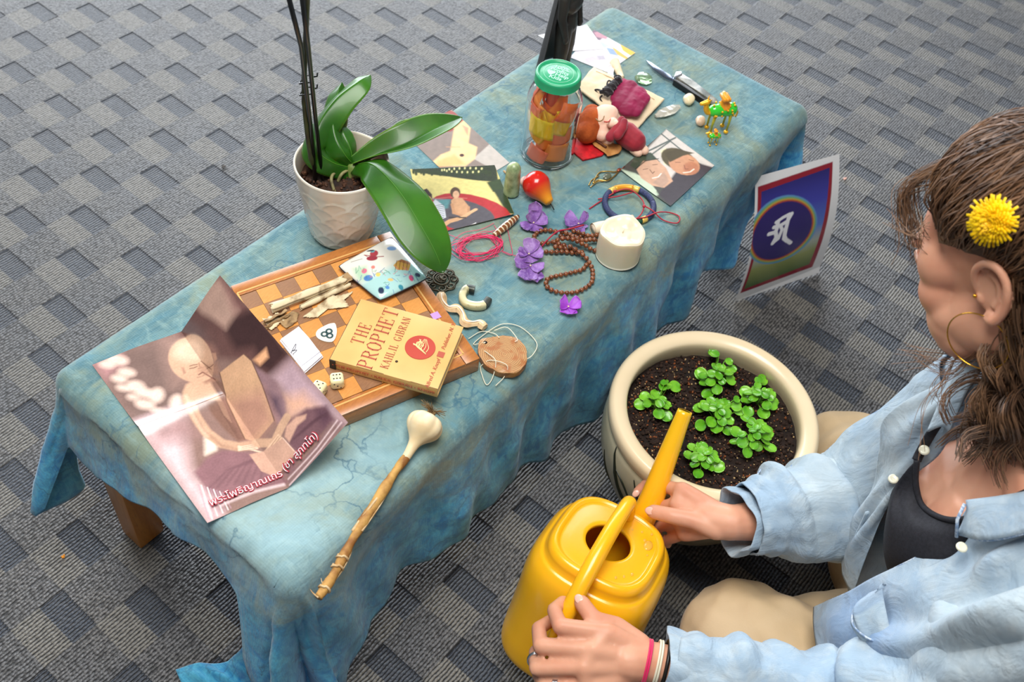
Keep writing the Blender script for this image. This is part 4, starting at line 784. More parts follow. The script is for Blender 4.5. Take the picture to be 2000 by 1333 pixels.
# garlic on its long stalk
M['garlic'] = mat('garlic_skin', 'ecdcb8', .5, 'dcc498', 30, 4, sss=.25, sssr=(.006, .004, .002), stretch=(1, 1, 1)); M['stalk'] = mat('dry_stalk', 'c79a52', .65, '8a5a28', 55, 5, .4, .65, bump=.5, bs=150, stretch=(1, 1, 1)); M['husk'] = mat('pale_husk', 'dcc49a', .7, 'b08a58', 60, 4); M['roots'] = mat('dry_roots', '9a7c50', .8, '5e4628', 200, 3)
ga = thing('garlic', 'whole garlic bulb on a long dry stalk lying near the table edge', 'garlic', tuple(W(760, 960, TS)))
b0 = np.array(W(826, 838, TS+.020)); b1 = np.array(W(806, 872, TS+.014)); ax = b1-b0; ax[2] = -.006; ax /= np.linalg.norm(ax); root = np.array(W(840, 812, TS+.022))
sd_ = np.cross(ax, [0, 0, 1]); sd_ /= np.linalg.norm(sd_); u2_ = np.cross(sd_, ax); bc_ = b0+ax*0
prof = [(-.017, .003), (-.0185, .009), (-.015, .0165), (-.008, .0205), (0, .0208), (.007, .0175), (.014, .0115), (.021, .0075), (.032, .0058), (.046, .0050)]
pf = spline([(a, b, 0) for a, b in prof], 40); seg = 60; P = np.zeros((40, seg, 3))
for i, (t, r, _) in enumerate(pf):
    for k in range(seg):
        a = 2*PI*k/seg; lob = 1+.11*abs(math.sin(a*4+.3*math.sin(a)))*np.clip((.02-t)/.03, 0, 1)-.03+.015*math.sin(a*23)*np.clip(r/.02, 0, 1)*.5; P[i, k] = b0+ax*t+(sd_*math.cos(a)+u2_*math.sin(a))*r*lob
g = G(); v, f = grid(P, closed_v=True); f.append(tuple(range(seg))); f.append(tuple((39*seg+k) for k in range(seg-1, -1, -1))); g.add(v, f); g.obj('bulb', M['garlic'], ga)
g = G(); rc = b0-ax*.019+np.array([0, 0, .004])
for i in range(70):
    a = random.uniform(0, 2*PI); s = random.uniform(.3, 1); d = (sd_*math.cos(a)+u2_*math.sin(a)); P_ = [rc+ax*.003+d*.004*s, rc-ax*.004+d*.007*s, rc-ax*random.uniform(.002, .009)+d*random.uniform(.008, .018)+np.array([0, 0, random.uniform(-.004, .004)])]; g.add(*tube(spline(P_, 7), np.linspace(.0005, .0002, 7), 4))
g.obj('root_tuft', M['roots'], ga)
st = spline([tuple(b0+ax*.040)]+[tuple(W(x, y, TS+z)) for x, y, z in ((770, 925, .007), (735, 980, .006), (700, 1035, .006), (672, 1085, .0065), (648, 1130, .008), (622, 1168, .010))], 90)
rr = .0052+.0006*np.sin(np.linspace(0, 30, 90))+np.where((np.arange(90) > 20) & (np.arange(90) < 42), .0008, 0); g = G(); v, f = tube(st, rr, 14); v = v+.0005*np.c_[fbm(v, 300, 2, 1), fbm(v, 300, 2, 5), fbm(v, 300, 2, 9)]; g.add(v, f); g.obj('stalk', M['stalk'], ga)
g = G()
for k in range(2, 26): a = k*.55; i0 = 14+k; c0 = st[min(i0, 89)]; 
for s0, s1, off in ((16, 44, .4), (20, 46, 2.4), (24, 48, 4.4)):
    T, U_, V_ = frames(st); P_ = [st[i]+(U_[i]*math.cos(off+.05*(i-s0))+V_[i]*math.sin(off+.05*(i-s0)))*.0054 for i in range(s0, s1)]; g.add(*tube(P_, np.linspace(.0012, .0018, len(P_)), 6, flat=.4))
for i0 in (60, 66, 81):
    T, U_, V_ = frames(st); P_ = [st[i0+int(k/9)]+(U_[i0]*math.cos(k*.26)+V_[i0]*math.sin(k*.26))*.0062 for k in range(25)]; g.add(*tube(P_, .0013, 6))
g.add(*tube(spline([tuple(W(x, y, TS+.004)) for x, y in ((688, 1060), (683, 1085), (668, 1115), (652, 1138))], 20), np.linspace(.0016, .0006, 20), 6)); g.add(*tube(spline([tuple(W(x, y, TS+.012)) for x, y in ((622, 1168), (612, 1160), (606, 1152))], 8), np.linspace(.0012, .0003, 8), 5)); g.add(*tube(spline([tuple(W(x, y, TS+.010)) for x, y in ((640, 1142), (630, 1140), (627, 1130))], 8), np.linspace(.001, .0003, 8), 5))
g.obj('dry_husk', M['husk'], ga)
# magenta thread
M['magenta'] = mat('magenta_thread', 'd81f5c', .6, sheen=.3)
rt = thing('thread_coil', 'loose coil of bright magenta thread beside the trampoline photo', 'thread', tuple(W(935, 480, TS))); g = G(); rg = random.Random(5)
for k in range(15):
    cx, cy = 934+rg.uniform(-5, 5), 482+rg.uniform(-3, 4); rx, ry = rg.uniform(34, 48), rg.uniform(15, 24); ph = rg.uniform(0, 6); pts = []
    for t in np.linspace(0, 2*PI, 26, endpoint=False): w_ = 1+.10*math.sin(2*t+ph)+.06*math.sin(5*t+ph*2); pts.append(W(cx+rx*w_*math.cos(t), cy+ry*w_*math.sin(t)-4*math.cos(t), TS+.0006+.004*abs(math.sin(t*1.5+ph))))
    g.add(*tube(spline(pts, 130, True), .00042, 5, True))
for pts in ([(876, 458), (886, 462), (900, 466), (930, 460), (960, 452), (985, 446)], [(885, 470), (905, 455), (940, 448), (965, 436)], [(990, 442), (996, 470), (1000, 498), (980, 492)], [(890, 486), (900, 500), (930, 508), (975, 500)], [(965, 440), (980, 470), (970, 500)], [(900, 478), (925, 500), (915, 508)], [(980, 490), (1000, 498), (1018, 502)]): g.add(*tube(spline([W(x, y, TS+.0012+.002*(i % 2)) for i, (x, y) in enumerate(pts)], 50), .00042, 5))
g.obj('thread', M['magenta'], rt)
# striped agate bead
n = NT('banded_agate'); mpv = n.map((1, 1, 1), (0, 0, 0)); d_ = np.array(W(1013, 421, TS))-np.array(W(962, 462, TS)); d_ /= np.linalg.norm(d_); q = n.xyz(mpv); al = n.math('ADD', n.math('MULTIPLY', q[0], d_[0]), n.math('MULTIPLY', q[1], d_[1])); bn = n.math('SINE', n.math('ADD', n.math('MULTIPLY', al, 900), n.math('MULTIPLY', n.noise(mpv, 60, 3), 7))); c = n.mix(n.rng(bn, .35, .8), srgb('7c4a28'), srgb('d9c6a4')); n.col(c)
ab = thing('agate_bead', 'long brown and cream banded agate bead on the thread coil', 'bead', tuple(W(988, 441, TS))); a_, b_ = np.array(W(965, 460, TS+.0055)), np.array(W(1012, 423, TS+.0055)); g = G(); t_ = np.linspace(0, 1, 16); g.add(*tube([a_+(b_-a_)*t for t in t_], .0032+.0026*np.sin(PI*t_)**.7, 20)); g.obj('barrel', n.set(Roughness=.18, Coat_Weight=.6), ab)
# hydrangea petals
n = NT('violet_petal'); mpv = n.map(); c = n.mix(n.rng(n.noise(mpv, 45, 4), .35, .65), srgb('5e2c80'), srgb('a070bc')); c = n.mix(n.rng(n.noise(n.map((1, 1, 1), (0, 0, .7)), 260, 3), .5, .7, 0, .35), c, srgb('c4a0d4')); n.col(c); n.bump(n.noise(mpv, 350, 3), .4, .001); M['petal'] = n.set(Roughness=.5, Subsurface_Weight=.15)
M['petal_b'] = mat('deep_violet_petal', '8e2cae', .5, 'a850c8', 60, 4, sss=.15, bump=.3, bs=300)
def petal(c, d, up, L, w, cup, ruf, seed, m, par, nm='petal'):
    c = np.array(c, float); d = np.array(d, float); d /= np.linalg.norm(d); up = np.array(up, float); s = np.cross(d, up); s /= np.linalg.norm(s); up = np.cross(s, d); P = np.zeros((16, 15, 3))
    for i in range(16):
        t = i/15; hw = w*math.sin(min(1, t*1.05)*PI*.62+.12)**.9*(1 if t < .8 else math.sqrt(max(.12, 1-((t-.8)/.22)**2)))
        for j in range(15): u = (j/14-.5)*2; P[i, j] = c+d*L*t*(1-.06*abs(u)*(t > .8))+s*hw*u+up*(cup*(u*u*.6+t*t)*L+ruf*math.sin(u*4+seed+t*5)*t*L)
    P[..., 2] = np.maximum(P[..., 2], TS+.0004); g = G(); g.add(*thick(P, .0003)); return g.obj(nm, m, par)
def blossom(label, c, ps, m, h=0):
    t = thing('hydrangea_blossom', label, 'petals', tuple(W(*c, TS)), 'violet petals scattered round the prayer beads')
    cc = np.array(W(*c, TS+.003+h))
    for k, (tx_, ty_, tz, w, cup, ruf) in enumerate(ps): e = np.array(W(tx_, ty_, TS+tz)); d = e-cc; petal(cc, d, (0, 0, 1), np.linalg.norm(d), w, cup, ruf, k*1.7, m, t)
    g = G(); g.add(*ell(cc+[0, 0, .001], (.0014, .0014, .0012))); g.obj('centre', mat('cream_centre', 'd8c8a0', .5), t); return t
blossom('large violet blossom lying between the red pear and the prayer beads', (1042, 436), [(1047, 393, .028, .010, .05, .06), (1070, 425, .010, .014, .1, .08), (1018, 447, .003, .010, .1, .06), (1050, 455, .004, .010, .05, .05), (1036, 410, .020, .011, .1, .08)], M['petal'])
blossom('violet blossom with one thin raised petal behind the prayer beads', (1130, 438), [(1100, 428, .006, .016, .2, .05), (1152, 418, .022, .009, .1, .08), (1125, 455, .004, .012, .1, .05), (1140, 450, .003, .010, .1, .05)], M['petal'])
blossom('upper of the two violet blossoms touching left of the prayer beads', (1033, 497), [(1040, 467, .016, .012, .15, .05), (1062, 492, .010, .013, .1, .06), (1010, 494, .008, .010, .2, .05), (1040, 515, .004, .012, .1, .05), (1010, 508, .003, .008, .1, .05)], M['petal'], .004)
blossom('lower of the two violet blossoms touching left of the prayer beads', (1036, 520), [(1003, 508, .008, .014, .12, .05), (1062, 528, .006, .011, .12, .06), (1028, 552, .004, .014, .1, .04), (1050, 554, .003, .012, .1, .05)], M['petal'])
blossom('small deep purple blossom near the table edge below the prayer beads', (1110, 600), [(1092, 588, .010, .013, .15, .05), (1136, 590, .010, .011, .1, .08), (1110, 618, .003, .012, .2, .06), (1128, 606, .004, .010, .1, .06)], M['petal_b'])
# ---- prayer beads (mala)
M['bead'] = mat('brown_wooden_bead', '8a5230', .3, '5a3018', 160, 3, coat=.35)
ml = thing('prayer_beads', 'long string of round brown wooden prayer beads heaped beside the candle', 'prayer beads', tuple(W(1130, 510, TS)))
g = G(); g.add(*ell((0, 0, 0), (.0036, .0036, .0036), nu=12, nv=8)); b0_ = g.obj('bead', M['bead'], ml, local=True)
k4 = K(840, 360, 3.92)
paths = [[(1195, 620, 0), (1165, 655, 0), (1105, 672, 0), (1030, 690, 0), (960, 705, 0), (905, 722, 0), (888, 755, 0), (905, 795, 0), (960, 822, 0), (1030, 832, 0), (1110, 828, 0), (1180, 800, 0), (1235, 755, 0), (1246, 700, 0), (1240, 645, 0), (1218, 600, .002), (1190, 560, .004), (1140, 520, .005), (1085, 485, .006), (1045, 465, .008)],
 [(960, 362, 0), (900, 352, 0), (845, 358, 0), (808, 382, 0), (795, 412, 0), (812, 440, 0), (860, 452, 0), (925, 446, .001), (985, 425, .006), (1040, 415, .009), (1100, 425, .010), (1150, 450, .009), (1195, 472, .005), (1245, 505, 0), (1290, 510, 0)],
 [(890, 518, 0), (950, 520, 0), (1005, 518, 0), (1060, 522, 0), (1120, 528, 0), (1180, 520, 0)], [(960, 480, .003), (1020, 490, .001), (1080, 500, 0), (1130, 500, 0)],
 [(1010, 368, .004), (1060, 382, .008), (1110, 410, .012), (1170, 432, .010), (1230, 425, .006), (1280, 430, .003), (1310, 450, 0)], [(1100, 360, .003), (1150, 372, .005), (1210, 395, .005), (1260, 392, .003), (1305, 385, 0)],
 [(950, 445, .003), (1000, 462, .003), (1050, 472, .001)], [(1000, 395, 0), (1060, 402, 0), (1150, 400, 0), (1200, 410, 0)]]
first = True; strg = G()
for pth in paths:
    P = [np.array(W(*k4([(x, y)])[0], TS+.0038+z)) for x, y, z in pth]; P = spline(P, 400); L = np.r_[0, np.cumsum(np.linalg.norm(np.diff(P, axis=0), axis=1))]; strg.add(*tube(P[::8], .0006, 5))
    for s in np.arange(0, L[-1], .0073):
        p = np.array([np.interp(s, L, P[:, i]) for i in range(3)])
        o = b0_ if first else b0_.copy()
        if not first: COL.objects.link(o)
        o.name = 'bead'; o.location = Vector(p)-ml.location; o.rotation_euler = (random.uniform(0, 6), random.uniform(0, 6), 0); first = False
strg.obj('cord', M['magenta'], ml)
g = G(); g.add(*tube(spline([np.array(W(x, y, TS+z)) for x, y, z in ((1058, 482, .003), (1072, 466, .012), (1090, 452, .014), (1110, 448, .012), (1140, 440, .010))], 30), .0013, 6)); g.obj('red_tie', mat('dark_red_cord', 'a01e34', .6), ml)
# ---- candle
cdl = thing('candle', 'short white pillar candle standing by the prayer beads', 'candle', tuple(W(1206, 497, TS))); M['wax'] = mat('cream_wax', 'e2d7bc', .35, sss=.4, sssr=(.02, .014, .008), coat=.2)
cb_ = np.array(cdl.location); g = G(); r = .0315; pf = [(.0001, 0), (r-.002, 0), (r, .0015), (r, .042), (r-.001, .0455), (r-.003, .0470), (r-.006, .0468), (r-.010, .0452), (r-.018, .0436), (.005, .043), (.0001, .0428)]; pf = spline([(a, b, 0) for a, b in pf], 44); v, f = lathe([(max(1e-4, a), max(0, b)) for a, b, _ in pf], cb_, 72); v = np.array(v)
ang = np.arctan2(v[:, 1]-cb_[1], v[:, 0]-cb_[0]); hh = np.clip((v[:, 2]-cb_[2]-.036)/.01, 0, 1); rad = np.hypot(v[:, 0]-cb_[0], v[:, 1]-cb_[1]); v[:, 2] += hh*(rad > .012)*(.0028*np.sin(ang*2+.8)+.0014*np.sin(ang*5)); g.add(v, f); g.obj('wax_body', M['wax'], cdl)
g = G(); g.add(*tube([cb_+[0, 0, .042], cb_+[.0008, .0004, .0455], cb_+[.002, .0002, .048]], .0009, 7)); g.obj('wick', mat('pale_wick', 'e8dcc0', .8), cdl)
# white rolled shell behind the candle
sh = thing('white_tube_shell', 'small off-white tapered horn shell lying behind the candle', 'shell', tuple(W(1190, 440, TS))); a_, b_ = np.array(W(1158, 448, TS+.008)), np.array(W(1236, 427, TS+.006)); g = G(); t_ = np.linspace(0, 1, 20)
v, f = tube([a_+(b_-a_)*t for t in t_], .0088-.0035*t_+.0006*np.sin(t_*9), 20, cap=False); v2, f2 = tube([a_+(b_-a_)*t for t in t_], .0070-.0035*t_, 20, cap=True); g.add(v, f); g.add(v2, [q[::-1] for q in f2]); g.obj('shell_body', mat('shell_white', 'e8dcc8', .5, 'c9b08a', 50, 4), sh)
g = G(); g.add(*tube([a_+(b_-a_)*.001, a_+(b_-a_)*.01], [.0068, .0065], 20)); g.obj('dark_opening', M['blackink'], sh)
# bracelets
br = thing('wrapped_bracelet', 'round navy and green thread-wrapped bracelet with gold bands', 'bracelet', tuple(W(1228, 398, TS))); c_ = np.array(W(1229, 399, TS+.0045)); xa_ = (np.array(W(1282, 396, TS+.0045))-np.array(W(1190, 402, TS+.0045)))/2; 
ra = np.linalg.norm(xa_); segs = [(0, 50, 'navy'), (50, 66, 'gold'), (66, 112, 'orange'), (112, 128, 'gold'), (128, 238, 'navy'), (238, 250, 'gold'), (250, 284, 'green'), (284, 298, 'gold'), (298, 360, 'navy')]
bmats = dict(navy=mat('navy_thread', '232a4a', .6, '3a4470', 500, 2, bump=.5, bs=900), gold=mat('gold_thread', 'e8c060', .4, metal=.3), orange=mat('orange_gold', 'e8a030', .35, metal=.3), green=mat('green_thread', '1d4a34', .6, bump=.5, bs=900))
base_a = math.atan2(xa_[1], xa_[0]); 
for a0, a1, mm in segs:
    g = G(); g.add(*tube([c_+np.array([math.cos(base_a+math.radians(a)), math.sin(base_a+math.radians(a)), 0])*(ra) for a in np.linspace(a0, a1, max(4, int((a1-a0)/4)))], .0044 if mm == 'navy' else .0050, 14)); g.obj(mm+'_band', bmats[mm], br)
rc_ = thing('red_cord_bracelet', 'thin dark red knotted cord looped over the navy bracelet', 'bracelet', tuple(W(1255, 410, TS))); M['redcord'] = mat('crimson_cord', 'a8182e', .5, sheen=.2); g = G()
for pts in ([(1151, 408, 0), (1175, 392, .001), (1205, 374, .009), (1228, 370, .012), (1248, 383, .008), (1258, 402, .008), (1246, 425, .008), (1215, 434, .010), (1180, 436, .006), (1158, 438, .002)], [(1168, 389, 0), (1205, 384, .006), (1235, 376, .010)], [(1258, 402, .009), (1275, 412, .010), (1295, 430, .002), (1322, 436, .001), (1327, 424, .001), (1310, 416, .001), (1285, 415, .009), (1258, 425, .009), (1230, 428, .010), (1190, 434, .006)], [(1160, 441, .002), (1200, 431, .010), (1240, 430, .008)]): g.add(*tube(spline([W(x, y, TS+.0015+z) for x, y, z in pts], 70), .0010, 7))
g.obj('cord', M['redcord'], rc_)
for kx, ky in ((1258, 403), (1201, 374)): g = G(); g.add(*ell(W(kx, ky, TS+.011), (.0028, .0026, .0022))); g.obj('knot', M['redcord'], rc_)
# ------------------------------------------------------------------ orchid in its white pot
M['ceramic'] = mat('glossy_white_ceramic', 'ece6da', .22, 'e2dac8', 8, 3, coat=.6, sss=.1)
oc_ = thing('potted_orchid', 'flowerless orchid with broad green leaves in a white scale-patterned pot', 'potted orchid', tuple(W(668, 449, TS)))
pc = np.array(W(668, 449, TS)); pc2 = np.array(W(672, 316, TS+.124)); lean = (pc2-pc)[:2]*.6
g = G(); seg = 160; pf = [(.001, .002), (.036, .001), (.0415, .003), (.044, .010), (.0475, .03), (.0515, .055), (.0555, .08), (.0585, .10), (.0605, .110), (.0618, .121), (.0622, .124), (.0612, .1262), (.0595, .1255), (.0585, .122), (.0565, .105), (.0555, .092)]
pf = spline([(a, b, 0) for a, b in pf], 130); P = np.zeros((130, seg, 3)); nsc = 10; rowh = .0145
for i, (r, z, _) in enumerate(pf):
    for k in range(seg):
        a = 2*PI*k/seg; rr = r
        if i < 86 and .006 < z < .104:
            best = 0                                   # overlapping raised arches, row by row
            for row in (int(z/rowh), int(z/rowh)+1):
                u = ((a/(2*PI)*nsc+(row % 2)*.5) % 1)-.5; d = math.hypot(u*1.0, (z-(row-1.35)*rowh)/(rowh*2.4)*.9); q = abs(d-.5); best = max(best, math.exp(-(q/.035)**2))
            rr += .0013*best
        P[i, k] = (pc[0]+lean[0]*z/.126+rr*math.cos(a), pc[1]+lean[1]*z/.126+rr*math.sin(a), TS+z)
g.add(*grid(P, closed_v=True)); g.obj('pot', M['ceramic'], oc_)
M['barksoil'] = mat('dark_potting_bark', '3c2416', .85, '1c100a', 120, 4, bump=.6, bs=300)
ot = pc+np.array([lean[0]*.75, lean[1]*.75, .094]); g = G(); v, f = lathe([(.0001, .004), (.02, .003), (.04, .001), (.0560, -.001)], ot, 40); v = np.array(v); v[:, 2] += .003*fbm(v, 90, 3); g.add(v, f); g.obj('soil', M['barksoil'], oc_)
g = G(); rg = random.Random(2)
for i in range(170): a = rg.uniform(0, 2*PI); r = .051*math.sqrt(rg.random()); s = rg.uniform(.0025, .0062); g.add(*box(ot+[r*math.cos(a), r*math.sin(a), .004], (s, s*.7, s*.6), Euler((rg.uniform(0, 3), rg.uniform(0, 3), rg.uniform(0, 3))).to_matrix(), s*.12))
o = g.obj('bark_chips', mat('bark_chip', '5e3a24', .8, '2a170d', 60, 3), oc_); o['kind'] = 'stuff'
# leaves: built along a spine given in space, folded along the midrib
n = NT('orchid_leaf'); mpv = n.map(); c = n.mix(n.rng(n.noise(mpv, 14, 4), .35, .65), srgb('1d4c0c'), srgb('336c14')); c = n.mix(n.rng(n.attr_fac if False else n.xyz(n.attr())[0], .93, 1, 0, .5), c, srgb('6a9c34')); n.col(c); M['leaf'] = n.set(Roughness=.34, Coat_Weight=.1, Specular_IOR_Level=.4, Subsurface_Weight=.12, Subsurface_Scale=.01)
def leaf(name, sp, wid, fold, side, parent, m, n_=40, mm=17, tip=.9, undul=0, t=.0012, base=.3, rib=True):
    sp = spline(sp, n_); T = np.gradient(sp, axis=0); T /= np.linalg.norm(T, axis=1)[:, None]; side = spline(side, n_) if np.ndim(side) == 2 else np.tile(side, (n_, 1)); side = side-T*(side*T).sum(1)[:, None]; side /= np.linalg.norm(side, axis=1)[:, None]; N = np.cross(side, T)
    P = np.zeros((n_, mm, 3)); Cc = np.zeros((n_, mm))
    for i in range(n_):
        s = i/(n_-1); w = wid*(base+(1-base)*math.sin(min(1, s/.55)*PI/2)) if s < .55 else wid*max(.0002, 1-((s-.55)/.45)**2)**.8; fo = np.interp(s, [0, .5, 1], fold)
        for j in range(mm): u = (j/(mm-1)-.5)*2; P[i, j] = sp[i]+side[i]*w*u*math.cos(fo)+N[i]*(w*abs(u)**1.25*math.sin(fo)+undul*math.sin(s*9)*u*u*w); Cc[i, j] = abs(u)
    g = G(); v, f = thick(P, t); g.add(v, f); c1 = Cc.ravel(); g.c = [np.repeat(np.r_[c1, c1][:, None], 3, 1)]; o = g.obj(name, m, parent, cols=True)
    if rib: gg = G(); gg.add(*tube(np.array(sp[2:-3])-N[2:-3]*.0002+0, np.linspace(.0005, .0002, n_-5), 5)); gg.obj('midrib', mat('midrib_green', '8fb85a', .4) if 'mr' not in M else M['mr'], o if False else parent)
    return o
M['mr'] = mat('midrib_green', '4f8426', .4)
cro = np.array(W(690, 322, TS+.112)); LW = lambda x, y, z: np.array(W(x, y, z))
H0 = TS+.112
sdr = np.array([.63, -.77, .1])     # roughly across the picture
leaf('leaf', [cro, LW(728, 322, H0+.022), LW(778, 372, H0+.020), (LW(820, 438, H0+.002)), LW(850, 492, H0-.016), LW(866, 534, H0-.034)], .036, [.5, .16, .12], [LW(740, 300, H0+.02)-LW(706, 345, H0+.02)]*2+[LW(840, 400, H0)-LW(770, 440, H0)]*3+[LW(880, 500, H0)-LW(820, 510, H0)], oc_, M['leaf'], base=.35)
leaf('leaf', [cro, LW(745, 300, H0+.012), LW(800, 280, H0+.024), LW(850, 253, H0+.030), LW(903, 230, H0+.030)], .030, [.9, .55, .3], [LW(760, 320, H0)-LW(740, 285, H0)]*2+[LW(860, 300, H0)-LW(820, 240, H0)]*3, oc_, M['leaf'], base=.35)
leaf('leaf', [cro-[0, 0, .004], LW(760, 285, H0+.010), LW(795, 255, H0+.022), LW(826, 235, H0+.026)], .018, [.6, .4, .2], [LW(800, 290, H0)-LW(770, 240, H0)]*4, oc_, M['leaf'], base=.4)
leaf('leaf', [cro-[0, 0, .006], LW(650, 318, H0+.012), LW(620, 292, H0+.028), LW(622, 245, H0+.045), LW(655, 195, H0+.066), LW(700, 160, H0+.080), LW(724, 146, H0+.078)], .028, [.7, .75, .35], [LW(640, 350, H0)-LW(655, 290, H0), LW(610, 320, H0)-LW(660, 285, H0), LW(598, 270, H0)-LW(640, 262, H0), LW(600, 230, H0)-LW(640, 250, H0), LW(650, 165, H0)-LW(680, 205, H0), LW(680, 140, H0)-LW(712, 180, H0), LW(700, 135, H0)-LW(728, 160, H0)], oc_, M['leaf'], n_=56, base=.55)
leaf('leaf', [cro, LW(672, 300, H0+.020), LW(655, 265, H0+.036), LW(650, 225, H0+.050), LW(660, 180, H0+.064), LW(668, 160, H0+.068)], .025, [.6, .8, .8], [LW(640, 320, H0)-LW(692, 290, H0), LW(635, 290, H0)-LW(692, 270, H0), LW(630, 260, H0)-LW(680, 245, H0), LW(635, 220, H0)-LW(670, 225, H0), LW(640, 180, H0)-LW(670, 180, H0), LW(645, 160, H0)-LW(670, 165, H0)], oc_, M['leaf'], n_=50, base=.6)
leaf('leaf', [cro-[0, 0, .002], LW(684, 290, H0+.018), LW(672, 262, H0+.030), LW(662, 238, H0+.036)], .017, [.9, .6, .4], [LW(660, 310, H0)-LW(694, 300, H0)]*4, oc_, M['leaf'], base=.8)
g = G(); g.add(*tube(spline([cro-[0, 0, .03], cro-[0, 0, .012], cro+[0, 0, .002]], 10), [.009, .010, .011, .012, .012, .011, .010, .009, .008, .006], 14)); g.obj('stem_base', mat('stem_green', '5c7a34', .5, '8a8a50', 60), oc_)
g = G()
for pts in ([(655, 380, .094), (648, 345, .108), (675, 325, .104)], [(690, 330, .108), (712, 312, .108), (722, 292, .100)], [(660, 355, .098), (668, 340, .108), (684, 330, .104)]): g.add(*tube(spline([W(x, y, TS+z) for x, y, z in pts], 16), .0022, 8))
g.obj('aerial_roots', mat('root_grey', '8f8a5c', .6, '5c5236', 90), oc_)
M['stake'] = mat('black_stake', '15181a', .3, coat=.4)
s0, s1 = np.array(W(616, 350, TS+.10)), np.array(W(630, 350, TS+.10))
g = G(); g.add(*tube([s0, np.array([*(s0[:2]+(W(606, 240, TS+.19)-Vector(s0)).xy*1.0), TS+.19]), np.array(W(588, 90, TS+.33)), np.array(W(560, -20, TS+.44))], .0028, 10)); g.obj('stake', M['stake'], oc_)
g = G(); g.add(*tube([s1-[0, 0, .0], np.array(W(616, 230, TS+.19)), np.array(W(602, 90, TS+.33)), np.array(W(588, -20, TS+.44))], .0028, 10)); g.obj('stake', M['stake'], oc_)
fs = spline([W(642, 335, TS+.10), W(612, 320, TS+.125), W(598, 240, TS+.19), W(594, 165, TS+.25), W(597, 80, TS+.33), W(601, -30, TS+.44)], 60); g = G(); g.add(*tube(fs, .0031+.0006*np.exp(-((np.arange(60)-30)/1.2)**2)+.0008*np.exp(-((np.arange(60)-14)/1.2)**2), 12)); g.obj('flower_spike', mat('dark_green_spike', '3f4a22', .4, '2c2418', 40), oc_)
for y_, z_ in ((180, .235), (157, .255)):
    p = np.array(W(598, y_, TS+z_)); g = G()
    g.add(*tube([p+np.array([.0095*math.cos(t), .0055*math.sin(t), .002*math.sin(2*t)]) for t in np.linspace(0, 2*PI, 24, endpoint=False)], .0011, 6, True)); g.add(*tube([p+[.0095, 0, 0], p+[.014, -.004, .001], p+[.015, -.004, .006]], .0012, 6)); g.obj('clip', M['stake'], oc_)
# ------------------------------------------------------------------ jar of paper notes
M['glass'] = mat('clear_glass', 'ffffff', .02, trans=1, ior=1.45, spec=.5)
jr = thing('glass_jar', 'tall glass jar with a green lid, filled with orange and yellow notes', 'jar', tuple(W(1068, 300, TS))); jb = np.array(W(1068, 300, TS)); jb[2] = TS
of = [(.001, .003), (.030, .0012), (.037, .0012), (.0405, .006), (.0412, .014), (.0412, .095), (.0400, .110), (.0350, .124), (.0310, .130), (.0300, .134), (.0300, .145)]
inn = [(.0282, .145), (.0285, .134), (.0295, .130), (.0335, .1232), (.0382, .109), (.0393, .095), (.0393, .014), (.0385, .008), (.034, .0045), (.001, .0045)]
pf = [tuple(q[:2]) for q in spline([(a, b, 0) for a, b in of], 60)]+[tuple(q[:2]) for q in spline([(a, b, 0) for a, b in inn], 50)]; g = G(); g.add(*lathe([(max(1e-4, a), max(.0004, b)) for a, b in pf], jb, 64)); g.obj('glass', M['glass'], jr)
g = G(); g.add(*lathe([(.0001, .1485), (.024, .1485), (.0255, .1478), (.0275, .1478), (.029, .1498), (.0315, .1500), (.0330, .1485), (.0334, .146), (.0334, .137), (.0340, .1355), (.0325, .1350), (.0318, .138), (.0318, .1465), (.0001, .1465)], jb, 72)); g.obj('lid', mat('green_lid', '1f9a68', .4, coat=.2), jr, angle=50)
M['lidink'] = mat('pale_lid_ink', 'a8e0c4', .5); lx = np.array(R3.to_3x3() @ Vector((1, 0, 0))); lx[2] = 0; lx /= np.linalg.norm(lx); tr_ = .42; lx = np.array([lx[0]*math.cos(-tr_)-lx[1]*math.sin(-tr_), lx[0]*math.sin(-tr_)+lx[1]*math.cos(-tr_), 0]); ly = np.cross([0, 0, 1], lx)
for i, s in enumerate(('100%', 'Profits', '\u2665Help', 'Kids')): put_text('lid_lettering', s, .0108, M['lidink'], jr, jb+ly*(.0120-.0082*i)+np.array([0, 0, .1487]), lx, ly, ext=.0001, off=.0002)
g = G(); g.add(*tube([jb+np.array([.0215*math.cos(t), .0215*math.sin(t), .1486]) for t in np.linspace(0, 2*PI, 60, endpoint=False)], .0003, 5, True)); g.add(*tube([jb+np.array([.0308*math.cos(t), .0308*math.sin(t), .1501]) for t in np.linspace(.4, 2.6, 40)], .0004, 5)); g.obj('lid_ring', M['lidink'], jr)
nc = [('ff7a24', 'orange'), ('ffe02a', 'yellow'), ('ff9434', 'orange'), ('ffd024', 'yellow'), ('ff8058', 'coral'), ('ffb42a', 'amber')]
spots = [(1062, 200, .098, 2, .028), (1045, 215, .09, 4, .02), (1092, 205, .10, 0, .024), (1060, 245, .07, 1, .03), (1086, 236, .075, 3, .022), (1046, 260, .055, 5, .024), (1050, 300, .018, 4, .022), (1076, 272, .045, 2, .028), (1094, 262, .055, 0, .024), (1088, 300, .028, 2, .026), (1066, 292, .03, 3, .02), (1100, 230, .08, 2, .02), (1070, 180, .112, 4, .02), (1050, 190, .108, 2, .022), (1090, 285, .04, 0, .022), (1104, 210, .09, 5, .018), (1040, 235, .075, 1, .02), (1072, 310, .015, 3, .024), (1056, 225, .06, 0, .024), (1082, 255, .03, 4, .024)]
rg = random.Random(11); spots += [(x+rg.randint(-8, 8), y+rg.randint(-6, 6), z, (ci+2) % 6, s*1.1) for x, y, z, ci, s in spots]
